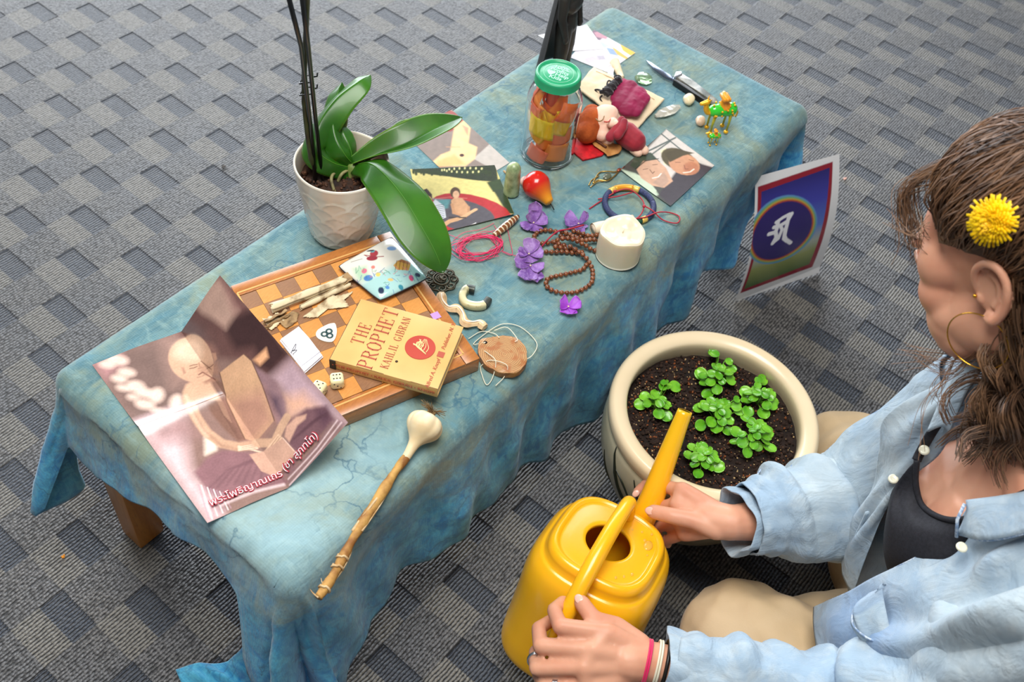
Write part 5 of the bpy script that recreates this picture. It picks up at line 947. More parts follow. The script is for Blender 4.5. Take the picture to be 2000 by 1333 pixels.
for k, (x, y, z, ci, s) in enumerate(spots):
    p = np.array(W(x, y, TS+z)); d = p[:2]-jb[:2]; r = np.linalg.norm(d)
    if r > .026: p[:2] = jb[:2]+d/r*.026
    # a curled scrap that follows the jar wall
    a0 = math.atan2(p[1]-jb[1], p[0]-jb[0]); rad = rg.uniform(.030, .036) if k < 14 else rg.uniform(.012, .024); P = np.zeros((9, 7, 3)); tl = rg.uniform(-.5, .5); Hs = s*rg.uniform(1.1, 1.5)
    for i in range(9):
        for j in range(7):
            u, w_ = (i/8-.5), (j/6-.5); uu = u*math.cos(tl)-w_*math.sin(tl); ww = u*math.sin(tl)+w_*math.cos(tl); a = a0+uu*s*1.5/rad; P[i, j] = (jb[0]+rad*math.cos(a), jb[1]+rad*math.sin(a), max(TS+.007, min(TS+.128, TS+z+ww*Hs)))
            if P[i, j][2] > TS+.108: P[i, j][:2] = jb[:2]+(P[i, j][:2]-jb[:2])*max(.5, 1-(P[i, j][2]-TS-.108)*16)
    g = G(); g.add(*thick(P, .0004)); key = 'note'+nc[ci][0]
    if key not in M: M[key] = mat('note_paper_'+nc[ci][1], nc[ci][0], .6)
    o = g.obj('paper_note', M[key], jr); o['label'] = nc[ci][1]+' paper note'
g = G()
for k in range(5): a = -1.3+k*.12; g.add(*box(jb+np.array([.0375*math.cos(a), .0375*math.sin(a), .085-.012*k]), (.003, .0015, .016), Euler((0, .2, a)).to_matrix()))
g.obj('dark_strip', mat('grey_strip', '4a4640', .5), jr, smooth=False)
# ------------------------------------------------------------------ far end of the table
pear = thing('red_pear', 'small glossy red pear with a yellow tip, beside the green stone', 'pear', tuple(W(1053, 372, TS))); a_ = np.array(W(1048, 362, TS+.0205)); b_ = np.array(W(1074, 397, TS+.010)); ax = b_-a_; L = np.linalg.norm(ax); ax /= L
pf = spline([(-.0205, .0003, 0), (-.019, .009, 0), (-.012, .0175, 0), (0, .0208, 0), (.010, .0180, 0), (.020, .0120, 0), (.028, .0085, 0), (.033, .0065, 0), (.0355, .0003, 0)], 40)
T = np.array([a_+ax*t for t, r, _ in pf]); v, f = tube(T, [max(1e-4, r) for _, r, _ in pf], 36); tt = np.repeat([t for t, r, _ in pf], 36); 
cA, cB = np.array(srgb('c81e14')[:3]), np.array(srgb('d89a20')[:3]); w_ = np.clip((tt-.006)/.022, 0, 1)*np.clip(.5-(v-a_)@np.array([.2, -.6, .2])*-14+.1, 0, 1); w_ = w_[:, None]; g = G(); g.add(v, f); g.c = [cA*(1-w_)+cB*w_]; g.obj('fruit', mat('pear_skin', 'ffffff', .2, vcol='Col', coat=.5), pear, cols=True)
g = G(); g.add(*tube([b_+ax*.001, b_+ax*.007, b_+ax*.011-[0, 0, .002]], .0009, 6)); g.obj('stalk', M['blackink'], pear)
cy = thing('green_stone_tower', 'upright rounded pale green mottled stone next to the red pear', 'stone', tuple(W(998, 380, TS))); cb2 = np.array(W(998, 378, TS)); n_ = 30; P_ = [cb2+np.array([.0, 0, z]) for z in np.linspace(0, .058, n_)]; r_ = [(.0122-.0018*i/n_)*(1 if i < n_-7 else math.sqrt(max(.003, 1-((i-(n_-7))/6.2)**2))) for i in range(n_)]; r_[0] = .0105; g = G(); v, f = tube(P_, r_, 14); g.add(v, f); g.obj('stone_body', mat('pale_jade', 'a9b98a', .35, '75885c', 90, 5, .4, .65, coat=.3, sss=.1), cy)
st2 = thing('pink_pebble', 'small pinkish pebble between the green stone and the red pear', 'pebble', tuple(W(1024, 356, TS))); g = G(); g.add(*ell(W(1024, 354, TS+.0048), (.010, .0062, .005), Euler((0, 0, .5)).to_matrix())); g.obj('pebble', mat('pink_stone', 'c9a294', .5, 'a87c6c', 90), st2)
st3 = thing('brown_stub', 'thin brown twig end poking out by the green stone', 'twig', tuple(W(988, 338, TS))); g = G(); g.add(*tube([W(984, 334, TS+.002), W(992, 342, TS+.002)], .0017, 8)); g.obj('twig', M['bark_in'], st3)
# eye-shaped wire pendant
ep = thing('eye_pendant', 'small gold wire pendant shaped like an eye round a green stone', 'pendant', tuple(W(1183, 347, TS))); M['ygold'] = mat('pale_gold_wire', 'c9a45c', .3, metal=1); g = G()
for s_ in (-1, 1): g.add(*tube(spline([W(1158, 358+0, TS+.001), W(1170, 347+s_*7-2, TS+.002), W(1186, 344+s_*9, TS+.003), W(1200, 340+s_*4, TS+.002), W(1210, 333, TS+.002)], 30), .0011, 7))
g.add(*tube(spline([W(1150, 362, TS+.0012), W(1156, 352, TS+.0012), W(1170, 344, TS+.002)], 14), .0009, 6)); g.add(*tube(spline([W(1153, 366, TS+.0012), W(1166, 356, TS+.002), W(1180, 354, TS+.002)], 14), .0008, 6))
g.obj('wire_frame', M['ygold'], ep); g = G(); g.add(*ell(W(1186, 345, TS+.003), (.0082, .0055, .0028), Euler((0, 0, .0)).to_matrix())); g.obj('stone', mat('dark_green_stone', '5c6250', .2, coat=.5), ep)
g = G(); g.add(*ell(W(1209, 332, TS+.003), (.0045, .003, .0022))); g.add(*tube([W(1214, 330, TS+.003), W(1220, 325, TS+.0035)], .0008, 6)); g.obj('end_bead', mat('copper_red', '8c4a34', .35, metal=.5), ep)
# red packet and brown leather piece under the doll
def slab(name, pts, h, t, m, par, curl=0):
    P = [W(x, y, h) for x, y in pts]; g = G(); v, f = prism([tuple(p)[:2] for p in P], h, h+t, min(.0004, t*.3)); v[:, 2] += curl*np.abs(fbm(v, 30, 2)); g.add(v, f); return g.obj(name, m, par, angle=35)
rp = thing('red_packet', 'bright red cloth scrap sticking out under the doll beside the jar', 'cloth scrap', tuple(W(1150, 300, TS))); slab('cloth', [(1124, 276), (1140, 262), (1186, 294), (1176, 306), (1138, 315), (1120, 300)], TS, .003, mat('bright_red_cloth', 'd81420', .55, 'a80c18', 120), rp)
bp = thing('leather_pouch', 'folded tan leather scrap lying under the doll', 'leather', tuple(W(1180, 290, TS)))
ctl = [[W(1130, 250, TS+.005), W(1145, 262, TS+.007), W(1160, 285, TS+.006)], [W(1165, 268, TS+.008), W(1172, 282, TS+.006), W(1182, 300, TS+.006)], [W(1195, 280, TS+.010), W(1192, 290, TS+.007), W(1188, 306, TS+.005)], [W(1212, 284, TS+.009), W(1214, 292, TS+.008), W(1208, 300, TS+.005)]]
g = G(); g.add(*thick(bez(ctl, 20, 16), .0012)); g.obj('folded_leather', mat('tan_leather', 'c08a4c', .5, '9a6230', 80), bp)
g = G(); g.add(*tube(spline([W(1142, 262, TS+.009), W(1165, 275, TS+.010), W(1184, 288, TS+.010)], 14), .0016, 8)); g.obj('dark_trim', mat('dark_brown_trim', '5a3020', .5), bp)
# cream cloth pouch
lp = thing('linen_pouch', 'flat cream linen pouch lying under the velvet bag', 'pouch', tuple(W(1220, 195, TS)))
ctl = [[W(1128, 172, TS+.006), W(1142, 150, TS+.007), W(1160, 130, TS+.006)], [W(1162, 196, TS+.012), W(1185, 172, TS+.014), W(1205, 150, TS+.009)], [W(1195, 226, TS+.012), W(1225, 200, TS+.014), W(1255, 172, TS+.009)], [W(1242, 255, TS+.005), W(1268, 225, TS+.006), W(1298, 194, TS+.005)]]
S_ = bez(ctl, 44, 30); v = S_.reshape(-1, 3); v[:, 2] += .0022*fbm(v, 40, 3, 4); S_ = v.reshape(44, 30, 3); S_[:, :, 2] = np.maximum(S_[:, :, 2], TS+.004); g = G(); g.add(*thick(S_, .0035)); g.obj('pouch_cloth', mat('cream_linen', 'e8d4b4', .8, 'dcc4a0', 20, 3, bump=.4, bs=500), lp)
g = G(); g.add(*tube(spline([tuple(p+np.array([0, 0, .0004])) for p in S_[3::6, 25]], 50), .0006, 5)); g.obj('stitch_line', mat('tan_seam', 'b8966a', .8), lp)
# velvet bag
vb = thing('velvet_bag', 'dark magenta velvet drawstring bag with black cord on the linen pouch', 'bag', tuple(W(1225, 190, TS+.014))); g = G()
pts2 = [(1204, 162, .020, .010), (1216, 178, .026, .020), (1232, 186, .026, .022), (1246, 190, .024, .018)]
hz = TS+.022
for (xa, ya), (xb, yb), r in (((1205, 190), (1218, 160), .011), ((1212, 200), (1232, 166), .015), ((1226, 212), (1248, 178), .016), ((1240, 216), (1260, 188), .011), ((1234, 206), (1254, 186), .014)): g.add(*cone(W(xa, ya, hz), W(xb, yb, hz), r, r*.9))
o = blob('velvet_body', g, mat('magenta_velvet', '7c0838', .75, '960f48', 30, 3, sheen=.1, bump=.3, bs=90, bdist=.002), vb, .0016, 5); v = np.array([q.co[:] for q in o.data.vertices]); d = .0016*fbm(v, 60, 3, 2)
for q, dd in zip(o.data.vertices, d): q.co.z = TS+.014-vb.location.z+max(0, (q.co.z)*.62+dd)
g = G(); rg = random.Random(8)
for k in range(7):
    p = np.array(W(1190+k*3.4, 186-k*4.4, hz+.002)); e = np.array(W(1172+k*5.0, 180-k*4.0, hz+.001+rg.uniform(0, .008))); g.add(*tube(spline([p, (p+e)/2+[0, 0, .004], e], 10), np.linspace(.0052, .0034, 10), 8))
o = g.obj('gathered_neck', mat('black_ruffle', '1e1a1e', .6, sheen=.3), vb); o['kind'] = 'stuff'
g = G()
for pts in ([(1208, 160, .012), (1200, 150, .016), (1210, 148, .017), (1214, 156, .014)], [(1182, 186, .010), (1172, 176, .006), (1162, 176, .001), (1170, 184, .001)], [(1176, 186, .008), (1172, 192, .004), (1178, 202, .001), (1186, 206, .002)], [(1196, 160, .014), (1188, 158, .016), (1186, 168, .014), (1196, 172, .012)]): g.add(*tube(spline([W(x, y, TS+.010+z) for x, y, z in pts], 24), .0014, 7))
o = g.obj('drawstring', mat('black_cord', '17151a', .5), vb); o['kind'] = 'stuff'
# glass gem, knife, stones, crystal leaf
gm = thing('glass_gem', 'round translucent green glass gem near the knife blade', 'gem', tuple(W(1255, 157, TS))); g = G(); g.add(*lathe([(.0001, .001), (.012, .0005), (.0152, .003), (.0152, .006), (.0125, .0095), (.007, .0112), (.0001, .0115)], W(1256, 158, TS), 9)); g.obj('gem_body', mat('green_glass', 'a8c49c', .06, trans=.75, coat=.5), gm, smooth=False)
kn = thing('pocket_knife', 'open folding knife with a grey blade and pearl handle', 'knife', tuple(W(1320, 165, TS)))
def bladeprism(pts, h, t, name, m, par, bev=.0005):
    g = G(); P = [tuple(W(x, y, h))[:2] for x, y in pts]; g.add(*prism(P, h, h+t, bev)); return g.obj(name, m, par, angle=40)
bladeprism([(1261, 119), (1272, 124), (1296, 141), (1319, 154), (1315, 161), (1296, 152), (1276, 137)], TS+.0045, .0022, 'blade', mat('steel_blade', '7c8494', .22, metal=1), kn)
bladeprism([(1320, 153), (1328, 151), (1352, 167), (1400, 204), (1398, 210), (1388, 208), (1345, 176), (1318, 161)], TS+.001, .010, 'handle', mat('pearl_handle', 'b8b4a8', .3, '6c706c', 60, 4, coat=.5), kn, .002)
bladeprism([(1315, 163), (1345, 180), (1384, 210), (1388, 215), (1344, 186), (1313, 166)], TS+.0005, .010, 'dark_liner', M['blackink'], kn)
bladeprism([(1318, 151), (1328, 150), (1330, 156), (1318, 163), (1314, 160)], TS+.0008, .0112, 'bolster', M['silver'], kn)
for nm, lb, c_, s_, mm in (('tooth_stone', 'cream lumpy stone beside the knife handle', (1346, 194), (.0125, .0095, .0085), 'e8d6b0'), ('pink_stone', 'pale pink pebble left of the jewelled camel', (1368, 236), (.0105, .008, .0075), 'e0c0a4')):
    t = thing(nm, lb, 'stone', tuple(W(*c_, TS))); g = G(); v, f = ell(W(*c_, TS+s_[2]*.9), s_, Euler((0, 0, .4)).to_matrix(), 24, 16); v = v+.0018*np.c_[fbm(v, 90, 2, 1), fbm(v, 90, 2, 6), np.zeros(len(v))]; g.add(v, f); g.obj('stone_body', mat(nm+'_m', mm, .35, coat=.3, sss=.2), t)
ql = thing('crystal_shard', 'clear crinkled crystal shard beside the linen pouch corner', 'crystal', tuple(W(1305, 217, TS))); g = G(); a_, b_ = np.array(W(1280, 226, TS+.005)), np.array(W(1328, 207, TS+.007)); t_ = np.linspace(0, 1, 9); v, f = tube([a_+(b_-a_)*t for t in t_], .002+.0085*np.sin(PI*np.clip(t_, .04, .97))**.8, 6, flat=.55, up=(0, 0, 1)); v = v+.0018*np.c_[fbm(v, 200, 2, 3), fbm(v, 200, 2, 4), fbm(v, 200, 2, 8)]; v[:, 2] = np.maximum(v[:, 2], TS+.0002); g.add(v, f); g.obj('shard', mat('frosty_crystal', 'e4dfd2', .12, trans=.55, coat=.5), ql, smooth=False)
wc_ = thing('paper_cone', 'rolled cream paper lying between the postcard and the velvet bag', 'paper roll', tuple(W(1205, 140, TS))); g = G(); a_, b_ = np.array(W(1200, 121, TS+.008)), np.array(W(1214, 153, TS+.006)); v, f = tube([a_, a_*.7+b_*.3, a_*.35+b_*.65, b_], [.0085, .0072, .006, .005], 18, cap=False); g.add(v, f); v, f = tube([a_, b_], [.0070, .004], 18, cap=True); g.add(v, [q[::-1] for q in f]); g.obj('paper_roll', mat('cream_paper', 'e2cca4', .7, 'f0e2c4', 60), wc_)
cw_ = thing('white_wrapper', 'crumpled white paper wrapper beside the cream paper roll', 'paper', tuple(W(1188, 140, TS))); ctl = [[W(1186+dx+random.uniform(-2, 2), 128+dy+random.uniform(-2, 2), TS+random.uniform(.002, .010)) for dx in (0, 6, 12)] for dy in (0, 8, 16, 24)]; g = G(); g.add(*thick(bez(ctl, 14, 12), .0005)); g.obj('wrapper', M['paper'], cw_)
# jewelled camels
M['jgreen'] = mat('green_enamel', '35c832', .2, coat=.8); M['jgold'] = mat('bright_gold', 'f2b428', .25, metal=.35); M['jor'] = mat('orange_enamel', 'f09a20', .25, coat=.6); M['jleg'] = mat('yellow_green_enamel', 'b8b030', .3, coat=.5, metal=.3)
def camel(label, px_, s, rz):
    t = thing('jewelled_camel', label, 'figurine', tuple(W(*px_, TS)), 'gold and green jewelled camels'); t.rotation_euler = (0, 0, rz); t.scale = (s, s, s)
    g = G(); g.add(*cone((-.012, 0, .036), (.012, 0, .036), .0095, .0085)); o = g.obj('body', M['jgreen'], t, local=True)
    g = G(); g.add(*cone((-.002, 0, .042), (.001, 0, .050), .0085, .0045)); g.obj('hump', M['jor'], t, local=True)
    g = G(); g.add(*box((.001, 0, .0565), (.011, .016, .005), bev=.0012)); g.add(*cone((.001, -.007, .058), (.001, .007, .058), .003, .003)); g.obj('saddle', M['jor'], t, local=True)
    g = G(); g.add(*tube(spline([(.014, 0, .036), (.021, 0, .035), (.025, 0, .042), (.026, 0, .050)], 14), np.linspace(.0055, .003, 14), 10)); g.obj('neck', M['jgold'], t, local=True)
    g = G(); g.add(*cone((.025, 0, .051), (.0335, 0, .049), .0038, .0026)); g.add(*cone((.024, .0025, .054), (.023, .004, .0575), .0012, .0006)); g.add(*cone((.024, -.0025, .054), (.023, -.004, .0575), .0012, .0006)); g.obj('head', M['jgold'], t, local=True)
    for lx_, ly_ in ((.011, .006), (.011, -.006), (-.011, .006), (-.011, -.006)):
        g = G(); g.add(*tube([(lx_, ly_, .034), (lx_*1.1, ly_*1.1, .018), (lx_*1.05, ly_*1.15, .003)], [.0028, .0016, .0014], 8)); g.obj('leg', M['jleg'], t, local=True)
        g = G(); g.add(*ell((lx_*1.05, ly_*1.15, .0028), (.0034, .003, .0028))); g.obj('foot', M['jgold'], t, local=True)
    g = G(); rg = random.Random(4)
    for i in range(34): a = rg.uniform(0, 2*PI); x = rg.uniform(-.018, .018); g.add(*ell((x, .0098*math.cos(a), .037+.0095*math.sin(a)), (.0016, .0016, .0016), nu=8, nv=5))
    o = g.obj('gold_beading', M['jgold'], t, local=True); o['kind'] = 'stuff'
    g = G(); g.add(*tube(spline([(-.020, 0, .036), (-.024, 0, .030), (-.023, 0, .022)], 8), .0012, 6)); g.obj('tail', M['jgold'], t, local=True)
camel('larger gold and green jewelled camel figurine standing by the knife handle', (1398, 256), 1.18, 2.5)
camel('small gold and green jewelled camel figurine in front of the larger camel', (1391, 282), .48, 2.5)
# doll
dl = thing('rag_doll', 'doll with orange hair and a dark red dress lying with folded hands', 'doll', tuple(W(1190, 250, TS)))
M['dskin'] = mat('doll_skin', 'f0c8b0', .6, sss=.15); M['dhair'] = mat('orange_felt_hair', 'b8561c', .85, '9a4210', 70, 4, bump=.6, bs=260); M['dred'] = mat('dark_red_felt', '9c2230', .75, '84182a', 60, 3, sheen=.3)
P_ = lambda x, y, z: np.array(W(x, y, TS+z))
g = G(); g.add(*ell(P_(1180, 234, .026), (.026, .022, .024))); g.add(*ell(P_(1192, 222, .026), (.012, .014, .014))); g.add(*cone(P_(1176, 262, .020), P_(1186, 236, .022), .012, .018)); g.add(*ell(P_(1196, 225, .040), (.0035, .0035, .0035))); blob('head', g, M['dskin'], dl, .0013, 6)
g = G(); g.add(*ell(P_(1154, 238, .024), (.024, .020, .023))); g.add(*ell(P_(1150, 256, .020), (.024, .018, .019))); g.add(*ell(P_(1156, 222, .028), (.015, .015, .015))); o = blob('hair', g, M['dhair'], dl, .0015, 4)
for pts in ([(1168, 230, .046), (1174, 236, .048), (1180, 234, .049)], [(1184, 220, .050), (1190, 214, .050)]): pass
g = G(); g.add(*tube(spline([P_(1164, 232, .050), P_(1170, 237, .051), P_(1177, 234, .051), P_(1180, 227, .050)], 16), .0010, 6)); g.obj('closed_eye', mat('doll_eye_line', '8a6a3c', .6), dl)
g = G(); g.add(*tube(spline([P_(1180, 238, .049), P_(1188, 238, .048), P_(1193, 232, .046)], 10), .0011, 6)); g.obj('mouth', mat('doll_mouth', 'b8402c', .5), dl)
g = G(); g.add(*cone(P_(1222, 262, .020), P_(1240, 276, .019), .020, .018)); g.add(*cone(P_(1214, 258, .018), P_(1226, 266, .018), .016, .019)); blob('dress', g, M['dred'], dl, .0015, 6)
for a, b, c in (((1192, 268, .030), (1208, 248, .040), (1214, 234, .044)), ((1206, 264, .036), (1216, 250, .042), (1219, 238, .046))): g = G(); g.add(*cone(P_(*a), P_(*b), .0080, .0072)); g.add(*cone(P_(*b), P_(*c), .0072, .0060)); blob('arm', g, M['dred'], dl, .0012, 4)
g = G(); g.add(*ell(P_(1196, 240, .040), (.010, .008, .008))); g.add(*ell(P_(1203, 242, .042), (.006, .006, .006))); blob('hand', g, M['dskin'], dl, .0011, 4)
for a, b in (((1246, 284, .012), (1258, 294, .008)), ((1238, 290, .010), (1246, 298, .007)), ((1176, 270, .010), (1190, 278, .008))): g = G(); g.add(*cone(P_(*a), P_(*b), .0085, .0075)); g.obj('foot' if a[0] > 1200 else 'hand', M['dskin'], dl)
# black caped toy figure (seen up to its chin)
fg = thing('caped_figure', 'standing black plastic toy figure in a long cape, at the far table edge', 'toy figure', tuple(W(1092, 146, TS))); M['blackp'] = mat('black_plastic', '1d1d1b', .5, '282825', 40); M['blackc'] = mat('black_rubber_cape', '141514', .45); M['tskin'] = mat('toy_skin', 'b87850', .5)
fb = np.array(W(1092, 146, TS)); fdir = np.array([.25, -.97, 0]); fdir /= np.linalg.norm(fdir); fs_ = np.cross(fdir, [0, 0, 1])
F = lambda s, f_, z: fb+fs_*s+fdir*f_+np.array([0, 0, z])
g = G(); L_ = [(F(-.013, 0, .012), F(-.013, .002, .055), .0105, .0115), (F(-.013, .002, .055), F(-.009, 0, .098), .012, .0145), (F(.013, 0, .012), F(.013, .002, .055), .0105, .0115), (F(.013, .002, .055), F(.009, 0, .098), .012, .0145), (F(-.013, .008, .006), F(-.013, -.004, .006), .007, .008), (F(.013, .008, .006), F(.013, -.004, .006), .007, .008), (F(0, 0, .098), F(0, 0, .118), .017, .0155), (F(-.006, 0, .14), F(.006, 0, .14), .020, .020), (F(-.014, 0, .155), F(.014, 0, .155), .0135, .0135), (F(0, 0, .158), F(0, 0, .172), .009, .0085)]
for a, b, ra_, rb_ in L_: g.add(*cone(a, b, ra_, rb_))
for s_ in (-1, 1): g.add(*cone(F(s_*.026, 0, .155), F(s_*.032, .002, .125), .0095, .0075)); g.add(*cone(F(s_*.032, .002, .125), F(s_*.030, .010, .096), .0075, .0058)); g.add(*ell(F(s_*.030, .012, .089), (.006, .005, .008)))
blob('figure_body', g, M['blackp'], fg, .0014, 3)
g = G(); g.add(*ell(F(0, .002, .186), (.0115, .0115, .014))); g.add(*ell(F(0, .010, .176), (.005, .005, .005))); blob('head', g, M['tskin'], fg, .0014, 3)
g = G(); g.add(*ell(F(0, -.002, .192), (.0128, .0128, .013))); g.obj('hair', M['blackp'], fg)
ctl = []
for t in np.linspace(0, 1, 7):
    z = .166-.160*t; w = .027+.014*t; dp = -.018-.018*t; ctl.append([F(-w, -.008-.012*t, z), F(-w*.9, dp*.6, z), F(-w*.4, dp, z), F(0, dp*1.05-.003, z), F(w*.4, dp, z), F(w*.9, dp*.6, z), F(w, -.008-.012*t, z)])
S_ = bez(ctl, 30, 40); g = G(); g.add(*thick(S_, .0014)); g.add(*tube([F(.019*math.cos(t), -.004+.015*math.sin(t), .166+.002*math.sin(t)) for t in np.linspace(0, 2*PI, 30, endpoint=False)], .0055, 8, True)); g.obj('cape', M['blackc'], fg)
# ------------------------------------------------------------------ card standing on the carpet against the cloth
cA, cB, cC, cD = (1475, 346), (1636, 298), (1600, 533), (1435, 589)
def p_card(pr, q, w, h):
    Z = lambda p: q(K(1400, 250, 2.2217)(p)); pr.C[:] = srgb(238, 238, 238)[:3]
    inn_ = Z([(172, 246), (492, 136), (412, 596), (96, 708)]); pr.poly(inn_, (150, 24, 44), .0008)
    i2 = Z([(184, 262), (476, 158), (394, 578), (110, 686)]); a = np.array(i2); n_ = len(pr.P)
    ys = pr.P[:, 1]; vv = np.clip((ys-a[:, 1].min())/(np.ptp(a[:, 1])), 0, 1); ms = np.clip(.5-pr._d(i2)/.0008, 0, 1)
    cs_ = [(0, (40, 32, 110)), (.25, (62, 64, 170)), (.5, (84, 120, 200)), (.66, (176, 184, 170)), (.78, (150, 160, 90)), (1, (74, 104, 52))]
    col_ = np.stack([np.interp(vv, [c[0] for c in cs_], [srgb(c[1])[k] for c in cs_]) for k in range(3)], 1); pr.C = pr.C*(1-ms[:, None])+col_*ms[:, None]
    e = [Z(elp(257, 412, rx, ry, -42, 40)) for rx, ry in ((172, 122), (166, 116), (160, 110), (154, 105), (148, 100))]
    for q_, c_ in zip(e, ((96, 150, 200), (110, 170, 120), (200, 160, 60), (180, 70, 50), (42, 24, 104))): pr.poly(q_, c_, .0012)
    for s_, w_ in (([(232, 372), (262, 352), (290, 338)], .006), ([(222, 392), (250, 384), (280, 366), (300, 336)], .007), ([(240, 370), (236, 392), (228, 412), (200, 420)], .0075), ([(228, 412), (232, 430), (216, 460)], .0075), ([(250, 384), (256, 400), (240, 440), (218, 458)], .006), ([(286, 350), (272, 400), (266, 430), (272, 444), (294, 460)], .0075), ([(268, 398), (262, 440), (276, 452)], .0055)): pr.line(Z(s_), w_*1.15, (240, 240, 244), .0006)
hA, hB, hC, hD = .205, .205, .002, .002
base_l, base_r = W(*cD, .002), W(*cC, .002)
def up_h(pt, base, hmax):  # height at which the ray through pt stands closest above the base, leaning a little to the table
    return min(np.linspace(.08, .34, 200), key=lambda h: abs((W(*pt, h)-base).xy.length-.05))
Lb = (base_r-base_l).length
o, q_, fr_ = photo('glyph_card', 'card with a white symbol in a rainbow ring, standing on the carpet against the tablecloth', 'card', [cA, cB, cC, cD], [.285, .275, .002, .002], p_card, None, n=170, t=.0008)
me = o.data; Aw, Bw, Cw, Dw, w_, h_ = fr_; nrm = Vector(np.cross(Bw-Aw, Dw-Aw)).normalized()
for v_ in me.vertices:
    r = v_.co-Vector(Aw); u_ = r.dot(Vector(Bw-Aw))/w_**2; k_ = r.dot(Vector(Dw-Aw))/h_**2; v_.co += nrm*(.018*math.sin(PI*min(1, max(0, k_)))-.0)*(-1)
# ------------------------------------------------------------------ big planter with seedlings
pt = thing('planter', 'large round cream glazed planter of dark soil standing on the carpet', 'planter', (.876, .217, 0)); c0 = np.array([.876, .217, 0.])
M['glaze'] = mat('cream_glaze', 'ecd8b4', .35, 'e2cca4', 6, 3, coat=.4); M['glaze2'] = mat('mottled_glaze', 'c8bfa2', .4, 'aaa184', 12, 4, coat=.4); M['motif'] = mat('black_green_brush_motif', '1e241c', .4)
pf = [(.001, .001), (.085, .001), (.098, .004), (.112, .022), (.132, .065), (.147, .11), (.153, .15), (.152, .178), (.148, .190)]
pf = spline([(a, b, 0) for a, b in pf], 70); g = G(); g.add(*lathe([(max(1e-4, a), max(0, b)) for a, b, _ in pf], c0, 96)); g.obj('pot_body', M['glaze2'], pt)
pf = spline([(a, b, 0) for a, b in [(.148, .188), (.1505, .194), (.1525, .203), (.1515, .213), (.1475, .2185), (.142, .220), (.134, .2185), (.1275, .214), (.1255, .207), (.1262, .195), (.129, .175), (.1285, .15)]], 70)
g = G(); g.add(*lathe([(a, b) for a, b, _ in pf], c0, 96)); g.obj('rim', M['glaze'], pt)
def on_pot(a, z): z += .038; a -= .15; r = float(np.interp(z, [.004, .022, .065, .11, .15, .178, .19], [.098, .112, .132, .147, .153, .152, .148])); return c0+np.array([math.cos(a)*(r+.0006), math.sin(a)*(r+.0006), z])
for pts, w in (([(2.75, .15), (2.85, .12), (2.95, .085), (3.15, .05), (3.35, .03)], .0035), ([(2.85, .12), (3.0, .11), (3.12, .08), (3.1, .06)], .002), ([(3.1, .14), (3.2, .11), (3.35, .085), (3.3, .06), (3.18, .07), (3.2, .095)], .003), ([(2.6, .11), (2.65, .08), (2.8, .05)], .002), ([(3.45, .13), (3.5, .10), (3.42, .07)], .0025), ([(3.6, .15), (3.7, .12), (3.85, .10)], .002)):
    g = G(); P_ = spline([(a, z, 0) for a, z in pts], 40); g.add(*tube([on_pot(a, z) for a, z, _ in P_], w*np.sin(np.linspace(.25, 2.9, 40)), 8)); g.obj('brush_stroke', M['motif'], pt)
M['soil'] = mat('moist_dark_soil', '2a1a12', .9, '120a07', 90, 5, bump=.8, bs=220, bdist=.002)
sz = .182; g = G(); n_ = 90; a_ = np.linspace(0, 2*PI, n_, endpoint=False); Pp = []
for r in np.linspace(.0005, .129, 60):
    for a in a_: Pp.append((c0[0]+r*math.cos(a), c0[1]+r*math.sin(a), sz))
Pp = np.array(Pp); Pp[:, 2] += .004*fbm(Pp, 28, 4, 2)+.003*fbm(Pp, 110, 3, 6); f = [(i*n_+k, i*n_+(k+1) % n_, (i+1)*n_+(k+1) % n_, (i+1)*n_+k) for i in range(59) for k in range(n_)]; g.add(Pp, f); g.obj('soil', M['soil'], pt)
rg = random.Random(12)
for nm, cols_, cnt, s0_, s1_ in (('soil_crumbs', ('2c1b12', .9), 1600, .0012, .004), ('perlite_grains', ('b89a6c', .7), 520, .0007, .0018), ('rusty_bark_bits', ('7c4420', .8), 420, .001, .0028)):
    g = G()
    for i in range(cnt):
        a = rg.uniform(0, 2*PI); r = .125*math.sqrt(rg.random()); s = rg.uniform(s0_, s1_); v, f = ell((0, 0, 0), (s, s*rg.uniform(.5, 1), s*rg.uniform(.4, .9)), Euler((rg.uniform(0, 3), rg.uniform(0, 3), rg.uniform(0, 3))).to_matrix(), 5, 4); g.add(v+np.array([c0[0]+r*math.cos(a), c0[1]+r*math.sin(a), sz+.0015+.002*rg.random()]), f)
    o = g.obj(nm, mat(nm, cols_[0], cols_[1]), pt, smooth=False); o['kind'] = 'stuff'
n = NT('seedling_leaf'); c = n.mix(n.rng(n.noise(n.map(), 40, 3), .35, .65), srgb('4f9c14'), srgb('84c832')); n.col(c); M['seedleaf'] = n.set(Roughness=.35, Coat_Weight=.2, Subsurface_Weight=.2, Subsurface_Scale=.004)
M['seedstem'] = mat('seedling_stem', '7aa048', .5)
lm = {}
def round_leaf_mesh():
    P = np.zeros((9, 9, 3))
    for i in range(9):
        t = i/8; w = .5*math.sqrt(max(.002, 1-(2*t-1.05)**2 if t > .5 else math.sin(t*PI)**1.1))
        for j in range(9): u = (j/8-.5)*2; P[i, j] = (t, w*u, .12*u*u-.10*t*t+.06*t)
    return P
LP = round_leaf_mesh()
